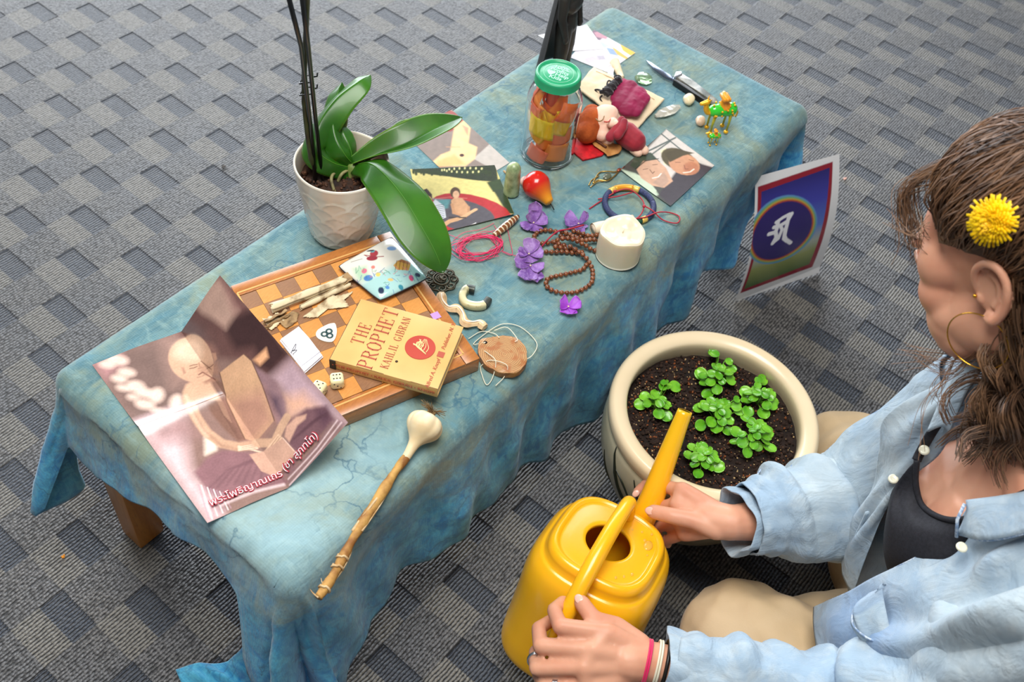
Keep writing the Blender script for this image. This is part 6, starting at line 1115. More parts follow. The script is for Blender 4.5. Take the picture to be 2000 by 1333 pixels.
def seedling(label, px_, R_, n_l, hgt, seed, tall=None):
    base = np.array(W(*px_, sz+.002)); t = thing('seedling', label, 'seedling', tuple(base), 'seedlings in the planter'); rg = random.Random(seed)
    g = G(); g.add(*tube([base, base+[0, 0, hgt*.6]], .0014, 6)); g.obj('stem', M['seedstem'], t)
    for k in range(n_l):
        q = k/(n_l-1); a = k*2.4+seed; rr = R_*(1-q)**.7*rg.uniform(.65, 1.0)+.002; hz_ = hgt*(.25+.75*q); s = rg.uniform(.0150, .0205)*(1-.3*q); c_ = base+np.array([rr*math.cos(a), rr*math.sin(a), hz_]); 
        if tall is not None and k % 4 == 0: c_[:2] += np.array(tall)*rg.uniform(.5, 1.1); 
        tl = rg.uniform(-.2, .5)*(1-q)-.1; aa = a+rg.uniform(-.5, .5); Rm = np.array((Euler((rg.uniform(-.5, .5), -tl, aa)).to_matrix())); v = (LP*s*1.0-np.array([s*.3, 0, 0])).reshape(-1, 3)@Rm.T+c_
        g = G(); v2, f = thick(v.reshape(9, 9, 3), .0004); g.add(v2, f); g.add(*tube([base+[0, 0, hz_*.4], (base+[0, 0, hz_*.5]+v[4])/2, v[4]], .0006, 5)); o = g.obj('leaf', M['seedleaf'], t)
vx = lambda dx, dy, p=(1400, 780): (np.array(W(p[0]+dx, p[1]+dy, sz))-np.array(W(*p, sz)))[:2]
seedling('leafy green seedling at the back of the planter, farthest from the spout', (1393, 752), .026, 24, .034, 1, vx(12, -36))
seedling('leafy green seedling in the middle of the planter, right of the spout tip', (1393, 822), .027, 24, .032, 2, vx(26, -14))
seedling('seedling at the right side of the planter near its inner wall', (1478, 792), .023, 20, .032, 3, vx(-8, -30))
seedling('large pale green seedling nearest to the denim sleeve', (1462, 868), .027, 24, .036, 4, vx(8, -22))
seedling('small seedling at the front rim of the planter, below the middle one', (1368, 907), .021, 17, .026, 5)
seedling('small seedling at the left rim of the planter with one upright leaf', (1277, 800), .020, 17, .026, 6, vx(14, -34))
# ------------------------------------------------------------------ watering can, held and tipped forward
M['plastic'] = mat('yellow_plastic', 'ffb816', .26, coat=.3, sss=.3, sssr=(.02, .008, .002)); M['drop'] = mat('water_drop', 'ffd050', .04, trans=.35, ior=1.33, coat=.8)
th, yw, CH = math.radians(16), math.radians(10), .205
cf = np.array([math.cos(th)*math.cos(yw), math.cos(th)*math.sin(yw), -math.sin(th)]); ca = np.array([math.sin(th)*math.cos(yw), math.sin(th)*math.sin(yw), math.cos(th)]); cs2 = np.cross(ca, cf); O_ = np.array([.598, .207, .232])-ca*CH
wt = thing('watering_can', 'bright orange-yellow plastic watering can held in both hands over the planter', 'watering can', tuple(O_))
L3 = lambda x, y, z: O_+cf*x+cs2*y+ca*z
def sring(ax_, bx_, z, n_=88, e=3.0, dx=0): 
    o = []
    for k in range(n_): t = 2*PI*k/n_; c_, s_ = math.cos(t), math.sin(t); o.append(L3(dx+ax_*abs(c_)**(2/e)*math.copysign(1, c_), bx_*abs(s_)**(2/e)*math.copysign(1, s_), z))
    return o
prof = [(.001, .001, .002), (.05, .05, .0), (.082, .078, .0), (.0905, .0865, .008), (.0925, .088, .03), (.0915, .0875, .06), (.0905, .087, .10), (.0905, .087, .135), (.0895, .086, .155), (.086, .083, .172), (.080, .077, .183), (.0755, .0725, .1865), (.0735, .0705, .192), (.0725, .0695, .198), (.0695, .0665, .2035), (.065, .062, .2055), (.0615, .0585, .2035), (.059, .056, .202), (.045, .045, .2028), (.034, .034, .2032)]
pp = spline(prof, 120); Rg = [sring(max(.001, a), max(.001, b), max(0, z), e=2.0+1.1*min(1, max(0, (a-.034)/.02))) for a, b, z in pp]
# round filling hole: last rings circle, then turned down inside
for r_, z_ in ((.0315, .2028), (.0305, .2005), (.0308, .197), (.06, .190), (.082, .165), (.086, .10), (.086, .03), (.06, .006), (.001, .005)): Rg.append(sring(r_, r_*.96, z_, e=2.0 if r_ < .05 else 2.8))
P = np.array(Rg); g = G(); v, f = grid(P, closed_v=True); g.add(v, f); ob = g.obj('body', M['plastic'], wt)
hl = spline([(.060, 0, .198), (.055, 0, .222), (.040, 0, .2405), (.012, 0, .246), (-.030, 0, .240), (-.070, 0, .222), (-.104, 0, .192), (-.126, 0, .150), (-.130, 0, .105), (-.116, 0, .066), (-.088, 0, .048)], 80)
hr = np.interp(np.linspace(0, 1, 80), [0, .1, .25, .5, .7, 1], [.013, .0095, .0095, .0108, .0098, .0092]); g = G(); g.add(*tube([L3(*p) for p in hl], hr, 18)); g.obj('handle', M['plastic'], wt)
tip = np.array(W(1338, 803, .300)); s0_ = L3(.062, 0, .05); mid = np.array(W(1264, 995, .195)); sp = spline([s0_, s0_*.45+mid*.55+cf*.006, mid, mid*.45+tip*.55, tip], 50); rr = np.interp(np.linspace(0, 1, 50), [0, .3, .45, 1], [.030, .0215, .0180, .0098])
g = G(); v, f = tube(sp, rr, 24, cap=False); g.add(v, f); v2, f2 = tube(sp[-12:], rr[-12:]*.78, 24, cap=True); g.add(v2, [q[::-1] for q in f2]); T = sp[-1]-sp[-2]; T /= np.linalg.norm(T)
k0, k1 = len(v)-24, len(v)+len(v2)-24; g.f += [(k0+i, k0+(i+1) % 24, k1+(i+1) % 24, k1+i) for i in range(24)]; g.obj('spout', M['plastic'], wt)
g = G(); rg = random.Random(9)
for (dx, dy, s) in ((.028, -.045, .0062), (.034, -.038, .002), (.045, -.03, .0016), (.05, -.042, .0018), (.02, -.03, .0012), (.04, -.018, .0014), (-.03, -.045, .002), (-.04, -.038, .0016), (-.048, -.03, .0018), (.012, -.05, .0012)): v, f = ell((0, 0, 0), (s*1.5, s, s*.35), nu=14, nv=7); g.add([L3(dx+p[0], dy+p[1], .2026+p[2]) for p in v], f)
for i in range(26): a = rg.uniform(-1.0, -.2); z = rg.uniform(.05, .14); s = rg.uniform(.0008, .0018); q = sring(.0918, .0883, z, 88)[int((a % (2*PI))/(2*PI)*88)]; g.add(*ell(q, (s, s, s*.8), nu=8, nv=6))
o = g.obj('water_drops', M['drop'], wt); o['kind'] = 'stuff'
# a few crumbs lying about
for nm, lb, ct, p, s, cl_ in (('flower_petal', 'tiny orange petal on the carpet left of the table leg', 'petal', (124, 1088), .004, 'd88a20'), ('pink_crumb', 'tiny pink crumb on the carpet right of the symbol card', 'crumb', (1651, 350), .006, 'e8b8a8'), ('grey_fluff', 'small dark piece of fluff on the carpet behind the orchid', 'fluff', (440, 326), .009, '4a4440')):
    t = thing(nm, lb, ct, tuple(W(*p, .001))); rg = random.Random(p[0]); g = G()
    for k in range(5): a = rg.uniform(0, 6); c_ = np.array(W(*p, .002)); g.add(*tube(spline([c_+np.array([s*math.cos(a+q), s*math.sin(a+q)*.8, .001])*q*.5 for q in (0, .5, 1, 1.5)], 8), .0012, 5))
    g.obj(nm.split('_')[1]+'_body', mat(nm, cl_, .8), t)
# ------------------------------------------------------------------ the woman
M['skin'] = mat('skin', 'd9a184', .45, 'cf9074', 16, 4, .4, .65, sss=.22, sssr=(.016, .006, .003), bump=.12, bs=700, bdist=.0004, spec=.4)
pn = thing('person', 'woman in a faded denim shirt kneeling cross-legged, looking down and watering the planter', 'person', (.80, -.25, 0))
HC = np.array([.857, -.008, .706]); HR = np.array(Matrix.Rotation(math.radians(-9), 3, 'Z'))@np.array([[.990, .007, .140], [-.097, .760, .643], [-.102, -.650, .753]])
hl_ = lambda x, y, z: HC+HR@np.array([x, y, z])
HRm = HR
g = G()
def E_(c, r, rot=None): 
    Rr = HRm if rot is None else HRm@np.array(Euler(rot).to_matrix()); g.add(*ell(hl_(*c), r, Rr, 24, 16))
E_((0, -.012, .036), (.076, .097, .092)); E_((0, .030, .020), (.066, .068, .075)); E_((0, .040, -.030), (.056, .052, .060)); E_((0, .055, -.070), (.036, .034, .030)); E_((0, .074, -.090), (.021, .019, .017))
for s in (-1, 1):
    E_((s*.040, .062, -.016), (.027, .026, .029)); E_((s*.040, .050, -.038), (.028, .030, .028)); E_((s*.036, .052, -.060), (.026, .030, .028)); E_((s*.034, .056, -.046), (.031, .031, .036)); E_((s*.049, .056, .014), (.021, .024, .028)); E_((s*.046, .030, -.040), (.023, .034, .036)); E_((s*.050, .010, -.050), (.020, .030, .026)); E_((s*.028, .081, .036), (.024, .012, .009)); E_((s*.047, .050, .010), (.022, .028, .022))
    g.add(*cone(hl_(s*.052, .0, -.055), hl_(s*.016, .070, -.088), .016, .013)); E_((s*.009, .100, -.018), (.0075, .0085, .007))
g.add(*cone(hl_(0, .088, .022), hl_(0, .106, -.012), .0075, .0088)); E_((0, .108, -.014), (.0088, .0088, .0085))
g.add(*cone(hl_(-.016, .0885, -.047), hl_(.016, .0885, -.047), .0058, .0058)); E_((0, .094, -.045), (.012, .006, .0045)); g.add(*cone(hl_(-.012, .088, -.056), hl_(.012, .088, -.056), .0060, .0060))
# neck, chest, shoulders, trunk
NB = np.array([.822, -.125, .545]); CH_ = np.array([.790, -.155, .425]); SR = np.array([.925, -.055, .460]); SLf = np.array([.700, -.220, .470]); BL_ = np.array([.80, -.25, .27]); PV = np.array([.80, -.30, .13])
g.add(*cone(hl_(0, -.022, -.02), NB+[.004, -.02, .01], .052, .050)); g.add(*cone(hl_(0, .0, -.06), NB+[0, .01, 0], .040, .042)); g.add(*cone(NB+[.02, .01, -.012], SR+[0, 0, .015], .042, .046)); g.add(*cone(NB+[-.02, -.01, -.012], SLf+[0, 0, .015], .042, .046))
fw = np.array([-.38, .80, -.12]); fw /= np.linalg.norm(fw); lat = SR-SLf; lat /= np.linalg.norm(lat)
g.add(*cone(CH_-lat*.055, CH_+lat*.055, .080, .080)); g.add(*cone(CH_+[0, -.005, .03]-lat*.075, CH_+[0, -.005, .03]+lat*.075, .062, .062)); g.add(*cone(CH_, BL_, .090, .085)); g.add(*cone(BL_, PV, .088, .11)); g.add(*cone(CH_+[0, .02, .02], NB+[0, .01, -.03], .062, .050)); g.add(*cone(PV-[.08, 0, 0], PV+[.08, 0, 0], .105, .105))
CLV = np.array(W(1800, 985, .415)); NT_ = np.array(W(1990, 885, .525))
BRC = [np.array(W(1880, 986, .402)), np.array(W(1786, 936, .394))]
for q, r_ in zip(BRC, (.052, .036)): g.add(*ell(q, (r_, r_, r_*.95), None, 24, 16)); g.add(*cone(q+[0, -.005, 0], CH_+[0, 0, .01], r_*.85, .06))
ERt = np.array([.868, -.015, .215]); WR_ = np.array(W(1428, 1022, .25)); EL = np.array([.605, -.140, .245]); WL_ = np.array(W(1288, 1296, .238))
for S_, E1, W1 in ((SR, ERt, WR_), (SLf, EL, WL_)): g.add(*cone(S_, E1, .045, .037)); g.add(*cone(E1, E1*.6+W1*.4, .039, .034)); g.add(*cone(E1*.6+W1*.4, W1, .034, .0225, flat=1))
HP = [PV+[-.085, 0, -.005], PV+[.085, .01, -.005]]; KN = [np.array(W(1442, 1250, .082)), np.array([1.055, .040, .080])]; AK = [np.array([.86, -.13, .045]), np.array([.90, -.08, .042])]
for h_, k_, a_ in zip(HP, KN, AK): g.add(*cone(h_, k_, .082, .058)); g.add(*cone(k_, a_, .054, .034))
for a_, t_ in zip(AK, ([.95, -.19, .03], [.80, -.17, .03])): g.add(*cone(a_, t_, .030, .022))
# hands: palm plus five fingers each, from joints in space
def hand(wr, mcps, fingers, thumb, rf, up):
    g.add(*cone(wr, (mcps[1]+mcps[2])/2*.45+wr*.55, .0235, .024))
    for m in mcps: g.add(*cone(wr*.72+m*.28, m, .0155, .0118))
    for i in range(3): g.add(*cone(mcps[i], mcps[i+1], .0105, .0105))
    for fi, ch in enumerate(fingers):
        r = rf[fi]
        for i in range(len(ch)-1): g.add(*cone(ch[i], ch[i+1], r*(1.06-.10*i), r*(1.0-.10*i), n=3))
    for i in range(len(thumb)-1): g.add(*cone(thumb[i], thumb[i+1], (.0150, .0118, .0108, .0098)[i], (.0118, .0108, .0098, .0085)[i], n=3))
    g.add(*cone(thumb[1]*.6+thumb[0]*.4, mcps[0]*.6+wr*.4, .012, .012))
w3 = lambda l: [np.array(W(*p)) for p in l]
mR = w3([(1332, 958, .243), (1324, 986, .236), (1328, 1014, .224), (1338, 1042, .208)])
fR = [[mR[0]]+w3([(1292, 950, .212), (1263, 946, .190), (1245, 962, .180)]), [mR[1]]+w3([(1288, 992, .196), (1266, 1000, .176), (1256, 1014, .168)]), [mR[2]]+w3([(1296, 1026, .182), (1280, 1034, .163), (1284, 1046, .158)]), [mR[3]]+w3([(1312, 1052, .178), (1300, 1058, .163), (1304, 1064, .158)])]
tR = w3([(1400, 1034, .245), (1352, 1016, .248), (1312, 1008, .246), (1276, 1000, .236)])
hand(WR_, mR, fR, tR, (.0093, .0094, .0090, .0080), None)
mL = w3([(1186, 1236, .266), (1158, 1270, .262), (1140, 1304, .252), (1146, 1342, .236)])
fL = [[mL[0]]+w3([(1094, 1224, .266), (1082, 1192, .250), (1100, 1176, .232)]), [mL[1]]+w3([(1056, 1262, .246), (1052, 1228, .228), (1078, 1212, .212)]), [mL[2]]+w3([(1048, 1306, .232), (1046, 1274, .214), (1070, 1256, .198)]), [mL[3]]+w3([(1062, 1338, .218), (1050, 1318, .206), (1066, 1300, .192)])]
tL = w3([(1250, 1262, .246), (1204, 1224, .252), (1160, 1212, .262), (1136, 1178, .258)])
hand(WL_, mL, fL, tL, (.0100, .0101, .0096, .0086), None)
body = blob('body', g, M['skin'], pn, .0026, 7, .5); tag(body, None)
for nm_, ch, k_ in (('n', tR, 1), ('n', tL, 1), ('n', fR[0], .85)):
    d_ = ch[-1]-ch[-2]; d_ /= np.linalg.norm(d_); tc = np.array(CAM)-ch[-1]; tc = tc-d_*tc.dot(d_); tc /= np.linalg.norm(tc); sd3 = np.cross(d_, tc); g = G(); v, f = ell((0, 0, 0), (.0068*k_, .0052*k_, .0016), nu=18, nv=8); g.add(v@np.array([d_, sd3, tc])+ch[-1]+tc*.0078*k_+d_*.002, f); g.obj('nail', M.setdefault('nail', mat('nail', 'e8b8a4', .25, coat=.3)), pn)
# ears
def ear(s):
    g = G(); o = (s*.074, -.008, -.004); H = lambda x, y, z: hl_(o[0]+s*x, o[1]+y, o[2]+z)
    rim = spline([(.0, .012, -.004), (.004, .013, .010), (.009, .008, .024), (.012, -.004, .031), (.013, -.016, .026), (.012, -.021, .012), (.010, -.018, -.004), (.007, -.010, -.018), (.005, .001, -.026), (.002, .009, -.022)], 60)
    g.add(*tube([H(*p) for p in rim], np.interp(np.linspace(0, 1, 60), [0, .3, .7, .88, 1], [.0030, .0040, .0040, .0062, .0045]), 10))
    anti = spline([(.004, -.003, .020), (.006, -.011, .010), (.006, -.010, -.004), (.005, -.003, -.014)], 20); g.add(*tube([H(*p) for p in anti], .0038, 8)); g.add(*ell(H(.004, .010, -.005), (.0035, .0045, .006), HRm)); g.add(*ell(H(.003, -.004, .002), (.0035, .019, .025), HRm)); g.add(*ell(H(.004, .001, -.023), (.0045, .0085, .0075), HRm))
    return blob('ear', g, M['skin'], pn, .0013, 4)
ear(-1); ear(1)
# eyes, brows, lips
M['eye'] = mat('eye_white', 'e8e2dc', .15); M['iris'] = mat('brown_iris', '3c2618', .15, coat=.5); M['lip'] = mat('lip', 'b86a60', .4, sss=.1); M['browhair'] = mat('brow_hair', '4a3222', .7)
for s in (-1, 1):
    g = G(); g.add(*ell(hl_(s*.030, .0765, .016), (.0118, .0118, .0118), HRm)); eo = g.obj('eye', M['eye'], pn); g = G(); g.add(*ell(hl_(s*.030, .0868, .012), (.0055, .0028, .0055), HRm)); g.obj('iris', M['iris'], eo, local=False) if False else meshobj('iris', g.V()-np.array(pn.location), g.f, M['iris'], eo, local=True)
    g = G(); g.add(*tube(spline([hl_(s*.016, .0915, .018), hl_(s*.030, .0945, .0215), hl_(s*.045, .084, .016)], 14), .0026, 6)); g.obj('eyelid', M['skin'], pn)
    g = G()
    for k in range(14): t = k/13; b = hl_(s*(.017+.028*t), .094-.008*t*t, .018-.004*abs(2*t-1)); g.add(*tube([b, b+HRm@np.array([s*.002, .006, -.001]), b+HRm@np.array([s*.003, .010, .002])], [.0004, .0003, .0001], 4))
    o = g.obj('lashes', M['browhair'], pn); o['kind'] = 'stuff'
    g = G()
    for k in range(30): t = k/29; b = hl_(s*(.014+.034*t), .0935-.014*t*t, .036+.006*math.sin(t*2.4)); g.add(*tube([b, b+HRm@np.array([s*.006, .0008, .001])], [.0006, .0002], 4))
    o = g.obj('eyebrow', M['browhair'], pn); o['kind'] = 'stuff'
g = G(); g.add(*tube(spline([hl_(-.021, .084, -.050), hl_(-.010, .095, -.0465), hl_(0, .0975, -.048), hl_(.010, .095, -.0465), hl_(.021, .084, -.050)], 20), np.r_[.001, np.full(18, .0038), .001], 8)); g.add(*tube(spline([hl_(-.019, .084, -.053), hl_(0, .0955, -.057), hl_(.019, .084, -.053)], 20), np.r_[.001, np.full(18, .0046), .001], 8)); g.obj('lips', M['lip'], pn)
# ---- hair
n = NT('brown_hair'); rnd = n.attr(); rr_ = n.xyz(rnd)[0]; c = n.mix(n.rng(rr_, 0, 1), srgb('2a1a10'), srgb('7c5a40')); c = n.mix(n.rng(n.noise(n.map(), 30, 3), .45, .7, 0, .35), c, srgb('9a7452')); n.col(c); M['hair'] = n.set(Roughness=.38, Specular_IOR_Level=.5)
HS = (.083, .104, .095); HO = (0, -.018, .036)
def sk(az, el, o=0): # point on the scalp: az 0 = forward, +-pi back; el up
    d = np.array([math.sin(az)*math.cos(el), math.cos(az)*math.cos(el), math.sin(el)]); return np.array(HO)+d*(np.array(HS)+o)
g = G(); P = np.zeros((60, 26, 3))
hlz = lambda az: float(np.interp(abs(az), [0, .5, .8, 1.0, 1.25, 1.5, 1.9, 2.4, PI], [.66, .56, .30, .08, .02, -.02, -.60, -.80, -.80]))
for i in range(60):
    az = -PI+2*PI*i/59
    for j in range(26): el = hlz(az)+(PI/2-hlz(az))*j/25; P[i, j] = hl_(*sk(az, el, .001+.003*math.sin(az*17+j*.9)))
v, f = grid(P); g.add(v, f); g.c = [np.full((len(v), 3), .15)]; cap = g.obj('hair_base', M['hair'], pn, cols=True)
if True:
    me = cap.data; bm = bmesh.new(); bm.from_mesh(me); bmesh.ops.recalc_face_normals(bm, faces=bm.faces); bm.to_mesh(me); bm.free()
g = G(); rg = random.Random(21); cols_h = []
def strand(P, r, n_=18, c=None, seg=4):
    P = spline(P, n_); v, f = tube(P, np.linspace(r, r*.55, n_), seg, cap=False); q = rg.uniform(.0, 1) if c is None else c; g.add(v, f, (q, q, q))
bun = np.array([.010, -.100, .100])
for i in range(3000):
    az = rg.uniform(-PI, PI); e0 = hlz(az)+rg.uniform(0, .25)**1.3*(1 if rg.random() < .5 else 3.2); e0 = min(e0, 1.4); p0 = sk(az, e0, .001)
    tgt = bun+np.array([rg.gauss(0, .022), rg.gauss(0, .022), rg.gauss(0, .016)]); lft = rg.uniform(.003, .014); pts = [hl_(*p0)]
    for t in (.25, .5, .75, 1):
        q = p0*(1-t)+tgt*t; d = q-np.array(HO); d = d/np.linalg.norm(d/(np.array(HS)+lft)); q2 = np.array(HO)+d if t < 1 else np.array(HO)+d*1.05; q2 = q2+np.array([rg.gauss(0, .0022), rg.gauss(0, .0022), rg.gauss(0, .0022)]); pts.append(hl_(*q2))
    strand(pts, rg.uniform(.0004, .0009))
# twisted mass on top
for i in range(420):
    a0 = rg.uniform(0, 2*PI); R_ = rg.uniform(.016, .036); c_ = bun+np.array([rg.gauss(0, .010), rg.gauss(0, .010), rg.gauss(.004, .010)]); tl = rg.uniform(-.6, .6); pts = [hl_(*(c_+np.array([R_*math.cos(a0+t), R_*math.sin(a0+t)*.9, .012*math.sin(a0+t+tl)+rg.gauss(0, .001)]))) for t in np.linspace(0, rg.uniform(2.5, 5), 8)]; strand(pts, rg.uniform(.0004, .0009))
# fringe falling over the temple
for i in range(110):
    s = -1 if rg.random() < .72 else 1; x = s*rg.uniform(.010, .062); p0 = sk(math.asin(max(-1, min(1, x/.083))), hlz(.5)+rg.uniform(.05, .5), .003); e = np.array([s*rg.uniform(.052, .074), rg.uniform(.062, .086), rg.uniform(.040, .070)]); m = (p0+e)/2+np.array([s*.010, .018, .012]); strand([hl_(*p0), hl_(*m), hl_(*e), hl_(*(e+[s*rg.uniform(-.004, .006), rg.uniform(-.012, .010), -rg.uniform(.004, .02)]))], rg.uniform(.0003, .0006))
# loose curls down beside the neck
def lock(p0, p1, k, R_, turns, spread, r=.0009, ph=0, mid=None):
    p0 = np.array(p0); p1 = np.array(p1)
    for i in range(k):
        a = p0+np.array([rg.gauss(0, spread), rg.gauss(0, spread), rg.gauss(0, spread*.6)]); b = p1+np.array([rg.gauss(0, spread*1.1), rg.gauss(0, spread*1.1), rg.gauss(0, spread*1.4)]); pts = []; f_ = rg.uniform(-.22, .22); n_ = 14; m_ = (a+b)/2 if mid is None else np.array(mid)+np.array([rg.gauss(0, spread)]*3)
        for j in range(n_):
            t = j/(n_-1); q = (1-t)**2*a+2*t*(1-t)*m_+t*t*b; w_ = R_*min(1, t*2.2); A_ = ph+f_+t*turns*2*PI; pts.append(q+np.array([w_*math.cos(A_), w_*math.sin(A_), w_*.3*math.cos(A_*2)]))
        strand(pts, rg.uniform(r*.4, r*.85), 36)
wl = lambda x, y, z: np.array(W(x, y, z))
root = [hl_(-.070, -.035, -.010), hl_(-.066, -.050, -.030), hl_(-.060, -.065, -.020), hl_(-.05, -.075, -.04), hl_(-.03, -.09, -.03), hl_(0, -.10, -.03), hl_(.03, -.09, -.04)]
for (ri, x, y, z, k, R_, tn, sp_, ph) in ((1, 1930, 850, .550, 60, .010, 1.6, .012, 3), (2, 1975, 830, .560, 90, .010, 1.6, .014, 4), (2, 1930, 770, .590, 90, .010, 1.3, .013, 5), (3, 2000, 800, .575, 100, .010, 1.6, .016, .6), (4, 2020, 760, .600, 110, .012, 1.5, .017, 1.6), (5, 2070, 800, .580, 90, .012, 1.8, .016, 0), (6, 2100, 760, .56, 70, .012, 2, .014, 2), (3, 2000, 690, .62, 110, .010, 1.0, .014, 2.2)): lock(root[ri], wl(x, y, z), k, R_, tn, sp_, ph=ph)
lr = random.Random(77)
for q in range(64):
    ri = lr.choice([0, 0, 1, 1, 2, 2, 3, 4, 5]); x = lr.uniform(1850, 2080); y = lr.uniform(800, 900+min(60, max(0, (x-1850)*.5)))-(max(0, 1900-x)*.5); z = lr.uniform(.545, .60)-(y-800)*.0003
    lock(np.array(root[ri])+[lr.gauss(0, .010), lr.gauss(0, .010), lr.gauss(0, .012)], wl(x, y, z), 17, lr.uniform(.006, .0125), lr.uniform(1.6, 3.4), .0028, r=.0010, ph=lr.uniform(0, 6), mid=None)
# wisps in front of the face and neck
for (a, m_, b, k) in (((1935, 640, .66), (1890, 700, .62), (1770, 680, .60), 14), ((1900, 690, .62), (1850, 730, .60), (1790, 700, .59), 10), ((1810, 430, .74), (1790, 455, .73), (1740, 430, .72), 5), ((1880, 720, .60), (1810, 790, .585), (1800, 900, .56), 4), ((1870, 700, .6), (1830, 760, .58), (1845, 800, .565), 8)):
    for i in range(k): j = lambda p, s: wl(p[0]+rg.gauss(0, s), p[1]+rg.gauss(0, s), p[2]); strand([j(a, 5), j(m_, 9), j(b, 14)], rg.uniform(.00025, .0005), 16, rg.uniform(.6, 1))
o = g.obj('hair', M['hair'], pn, cols=True); o['kind'] = 'stuff'
# ---- trousers
M['khaki'] = mat('beige_trouser_cloth', 'd2b995', .8, 'c8ad86', 12, 4, bump=.25, bs=600, sheen=.15)
g = G()
for h_, k_, a_ in zip(HP, KN, AK): g.add(*cone(h_+[0, 0, .004], k_, .100, .082 if k_[0] < .9 else .0735)); g.add(*cone(k_+[0, -.01, -.006], a_*.75+k_*.25, .066, .052)); g.add(*cone(a_*.75+k_*.25, a_, .052, .045)); 
g.add(*cone(PV-[.085, 0, .0], PV+[.085, 0, 0], .118, .118)); g.add(*cone(PV+[0, -.01, .02], BL_*.4+PV*.6, .115, .11))
tr = blob('trousers', g, M['khaki'], pn, .005, 8, .6)
co = np.array([q.co[:] for q in tr.data.vertices])+np.array(pn.location); kn = KN[0]; fl_ = np.zeros(len(co)); 
nv_ = np.zeros(len(co)*3); tr.data.vertices.foreach_get('normal', nv_); nv_ = nv_.reshape(-1, 3)
for ki, k_ in enumerate(KN):
    h_ = HP[ki]; ax = (h_-k_)/np.linalg.norm(h_-k_); r_ = co-k_; t = r_@ax; side = r_@np.cross(ax, [0, 0, 1]); w = np.clip(1-np.abs(t)/.16, 0, 1); fl_ += w*.0035*np.sin(t*95+side*50)*np.clip(-side*14*(1 if ki == 0 else -1)+.3, 0, 1)+.002*w*np.sin(t*60-side*90)
fl_ += .003*fbm(co, 14, 3, 5); co2 = co+nv_*fl_[:, None]-np.array(pn.location); co2[:, 2] = np.maximum(co2[:, 2], .004); tr.data.vertices.foreach_set('co', co2.ravel()); tr.data.update()
# ---- black tank top fitted over the bust, with a bound neckline and straps
M['tank'] = mat('black_ribbed_knit', '22232b', .75, '191a21', 300, 2, bump=.3, bs=900)
# ---- denim shirt
n = NT('washed_denim'); mpv = n.map(); a1 = n.noise(mpv, 9, 4, .6); a2 = n.noise(mpv, 45, 4, .6); tw = n.math('SINE', n.math('MULTIPLY', n.math('ADD', n.xyz()[0], n.math('ADD', n.xyz()[1], n.xyz()[2])), 3600))
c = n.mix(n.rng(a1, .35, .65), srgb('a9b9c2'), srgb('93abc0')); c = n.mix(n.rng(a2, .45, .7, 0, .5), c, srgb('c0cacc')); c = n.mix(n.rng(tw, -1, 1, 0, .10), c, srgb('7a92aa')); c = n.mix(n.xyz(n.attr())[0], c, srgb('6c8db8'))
n.col(c); n.bump(n.math('ADD', n.math('ADD', n.math('MULTIPLY', tw, .012), n.math('MULTIPLY', n.noise(mpv, 150, 4), .10)), n.noise(n.map((1, 1, 1), (.4, .3, .8)), 17, 3, .5, 2.2)), .75, .0065); M['denim'] = n.set(Roughness=.85, Sheen_Weight=.15)
M['seam'] = mat('worn_denim_seam', '8098b8', .85, 'c4d0dc', 260, 3, .45, .6, bump=.4, bs=300); M['button'] = mat('pearl_button', 'dcdac4', .25, coat=.4)
def sheet(name, ctl, n_=60, m_=60, t=.0022, fold=None, mt=None, parent=None, dye=None):
    P = bez([[np.array(W(*p)) if not isinstance(p, np.ndarray) else p for p in r] for r in ctl], n_, m_); du = np.gradient(P, axis=0); dv = np.gradient(P, axis=1); N = np.cross(du, dv); N /= np.linalg.norm(N, axis=2)[..., None]+1e-9
    if (N[..., 2]).mean() < 0: N = -N
    U, V_ = np.meshgrid(np.linspace(0, 1, n_), np.linspace(0, 1, m_), indexing='ij')
    if fold is not None: P = P+N*fold(U, V_)[..., None]
    g = G(); v, f = thick(P, t); g.add(v, f); dd = dye(U, V_).ravel() if dye else np.zeros(n_*m_); g.c = [np.repeat(np.r_[dd, dd][:, None], 3, 1)]; return g.obj(name, mt or M['denim'], parent or sh, cols=True), P
sh = G(); 
# sleeves
def sleeve(name, path, rad, folds, seed, capend=False):
    P = spline(path, 110); R_ = spline([(r, 0, 0) for r in rad], 110)[:, 0]; T, U_, V_ = frames(P); seg = 72; out = np.zeros((110, seg, 3))
    for i in range(110):
        t = i/109
        for k in range(seg):
            a = 2*PI*k/seg; d = 0
            for (am, fr_, tw_, ph, c_, w_) in folds: d += am*max(-.4, math.sin(fr_*t*2*PI+tw_*math.sin(a+ph)+ph))*math.exp(-((t-c_)/w_)**2)*(.55+.45*math.cos(a+ph*1.7))
            d += .006*mnoise.fractal(Vector((math.cos(a)*1.2+seed, math.sin(a)*1.2, t*5)), 1.0, 2.0, 3)
            out[i, k] = P[i]+(U_[i]*math.cos(a)+V_[i]*math.sin(a))*(R_[i]+d)
    return out
shirt = g = G()
SRp = sleeve('r', [SR+[.0, -.005, .01], SR*.62+ERt*.38+[.0, .0, .004], ERt+[-.012, .014, .028], ERt*.5+WR_*.5+[0, 0, .016], WR_*.90+ERt*.10+[0, 0, .006]], [.070, .068, .068, .060, .043], [(.013, 4, 2.2, .4, .5, .3), (.011, 6, 1.8, 2.2, .72, .2), (.012, 3, 2.6, 4.0, .3, .25), (.009, 11, 1.4, 1, .88, .1)], 1)
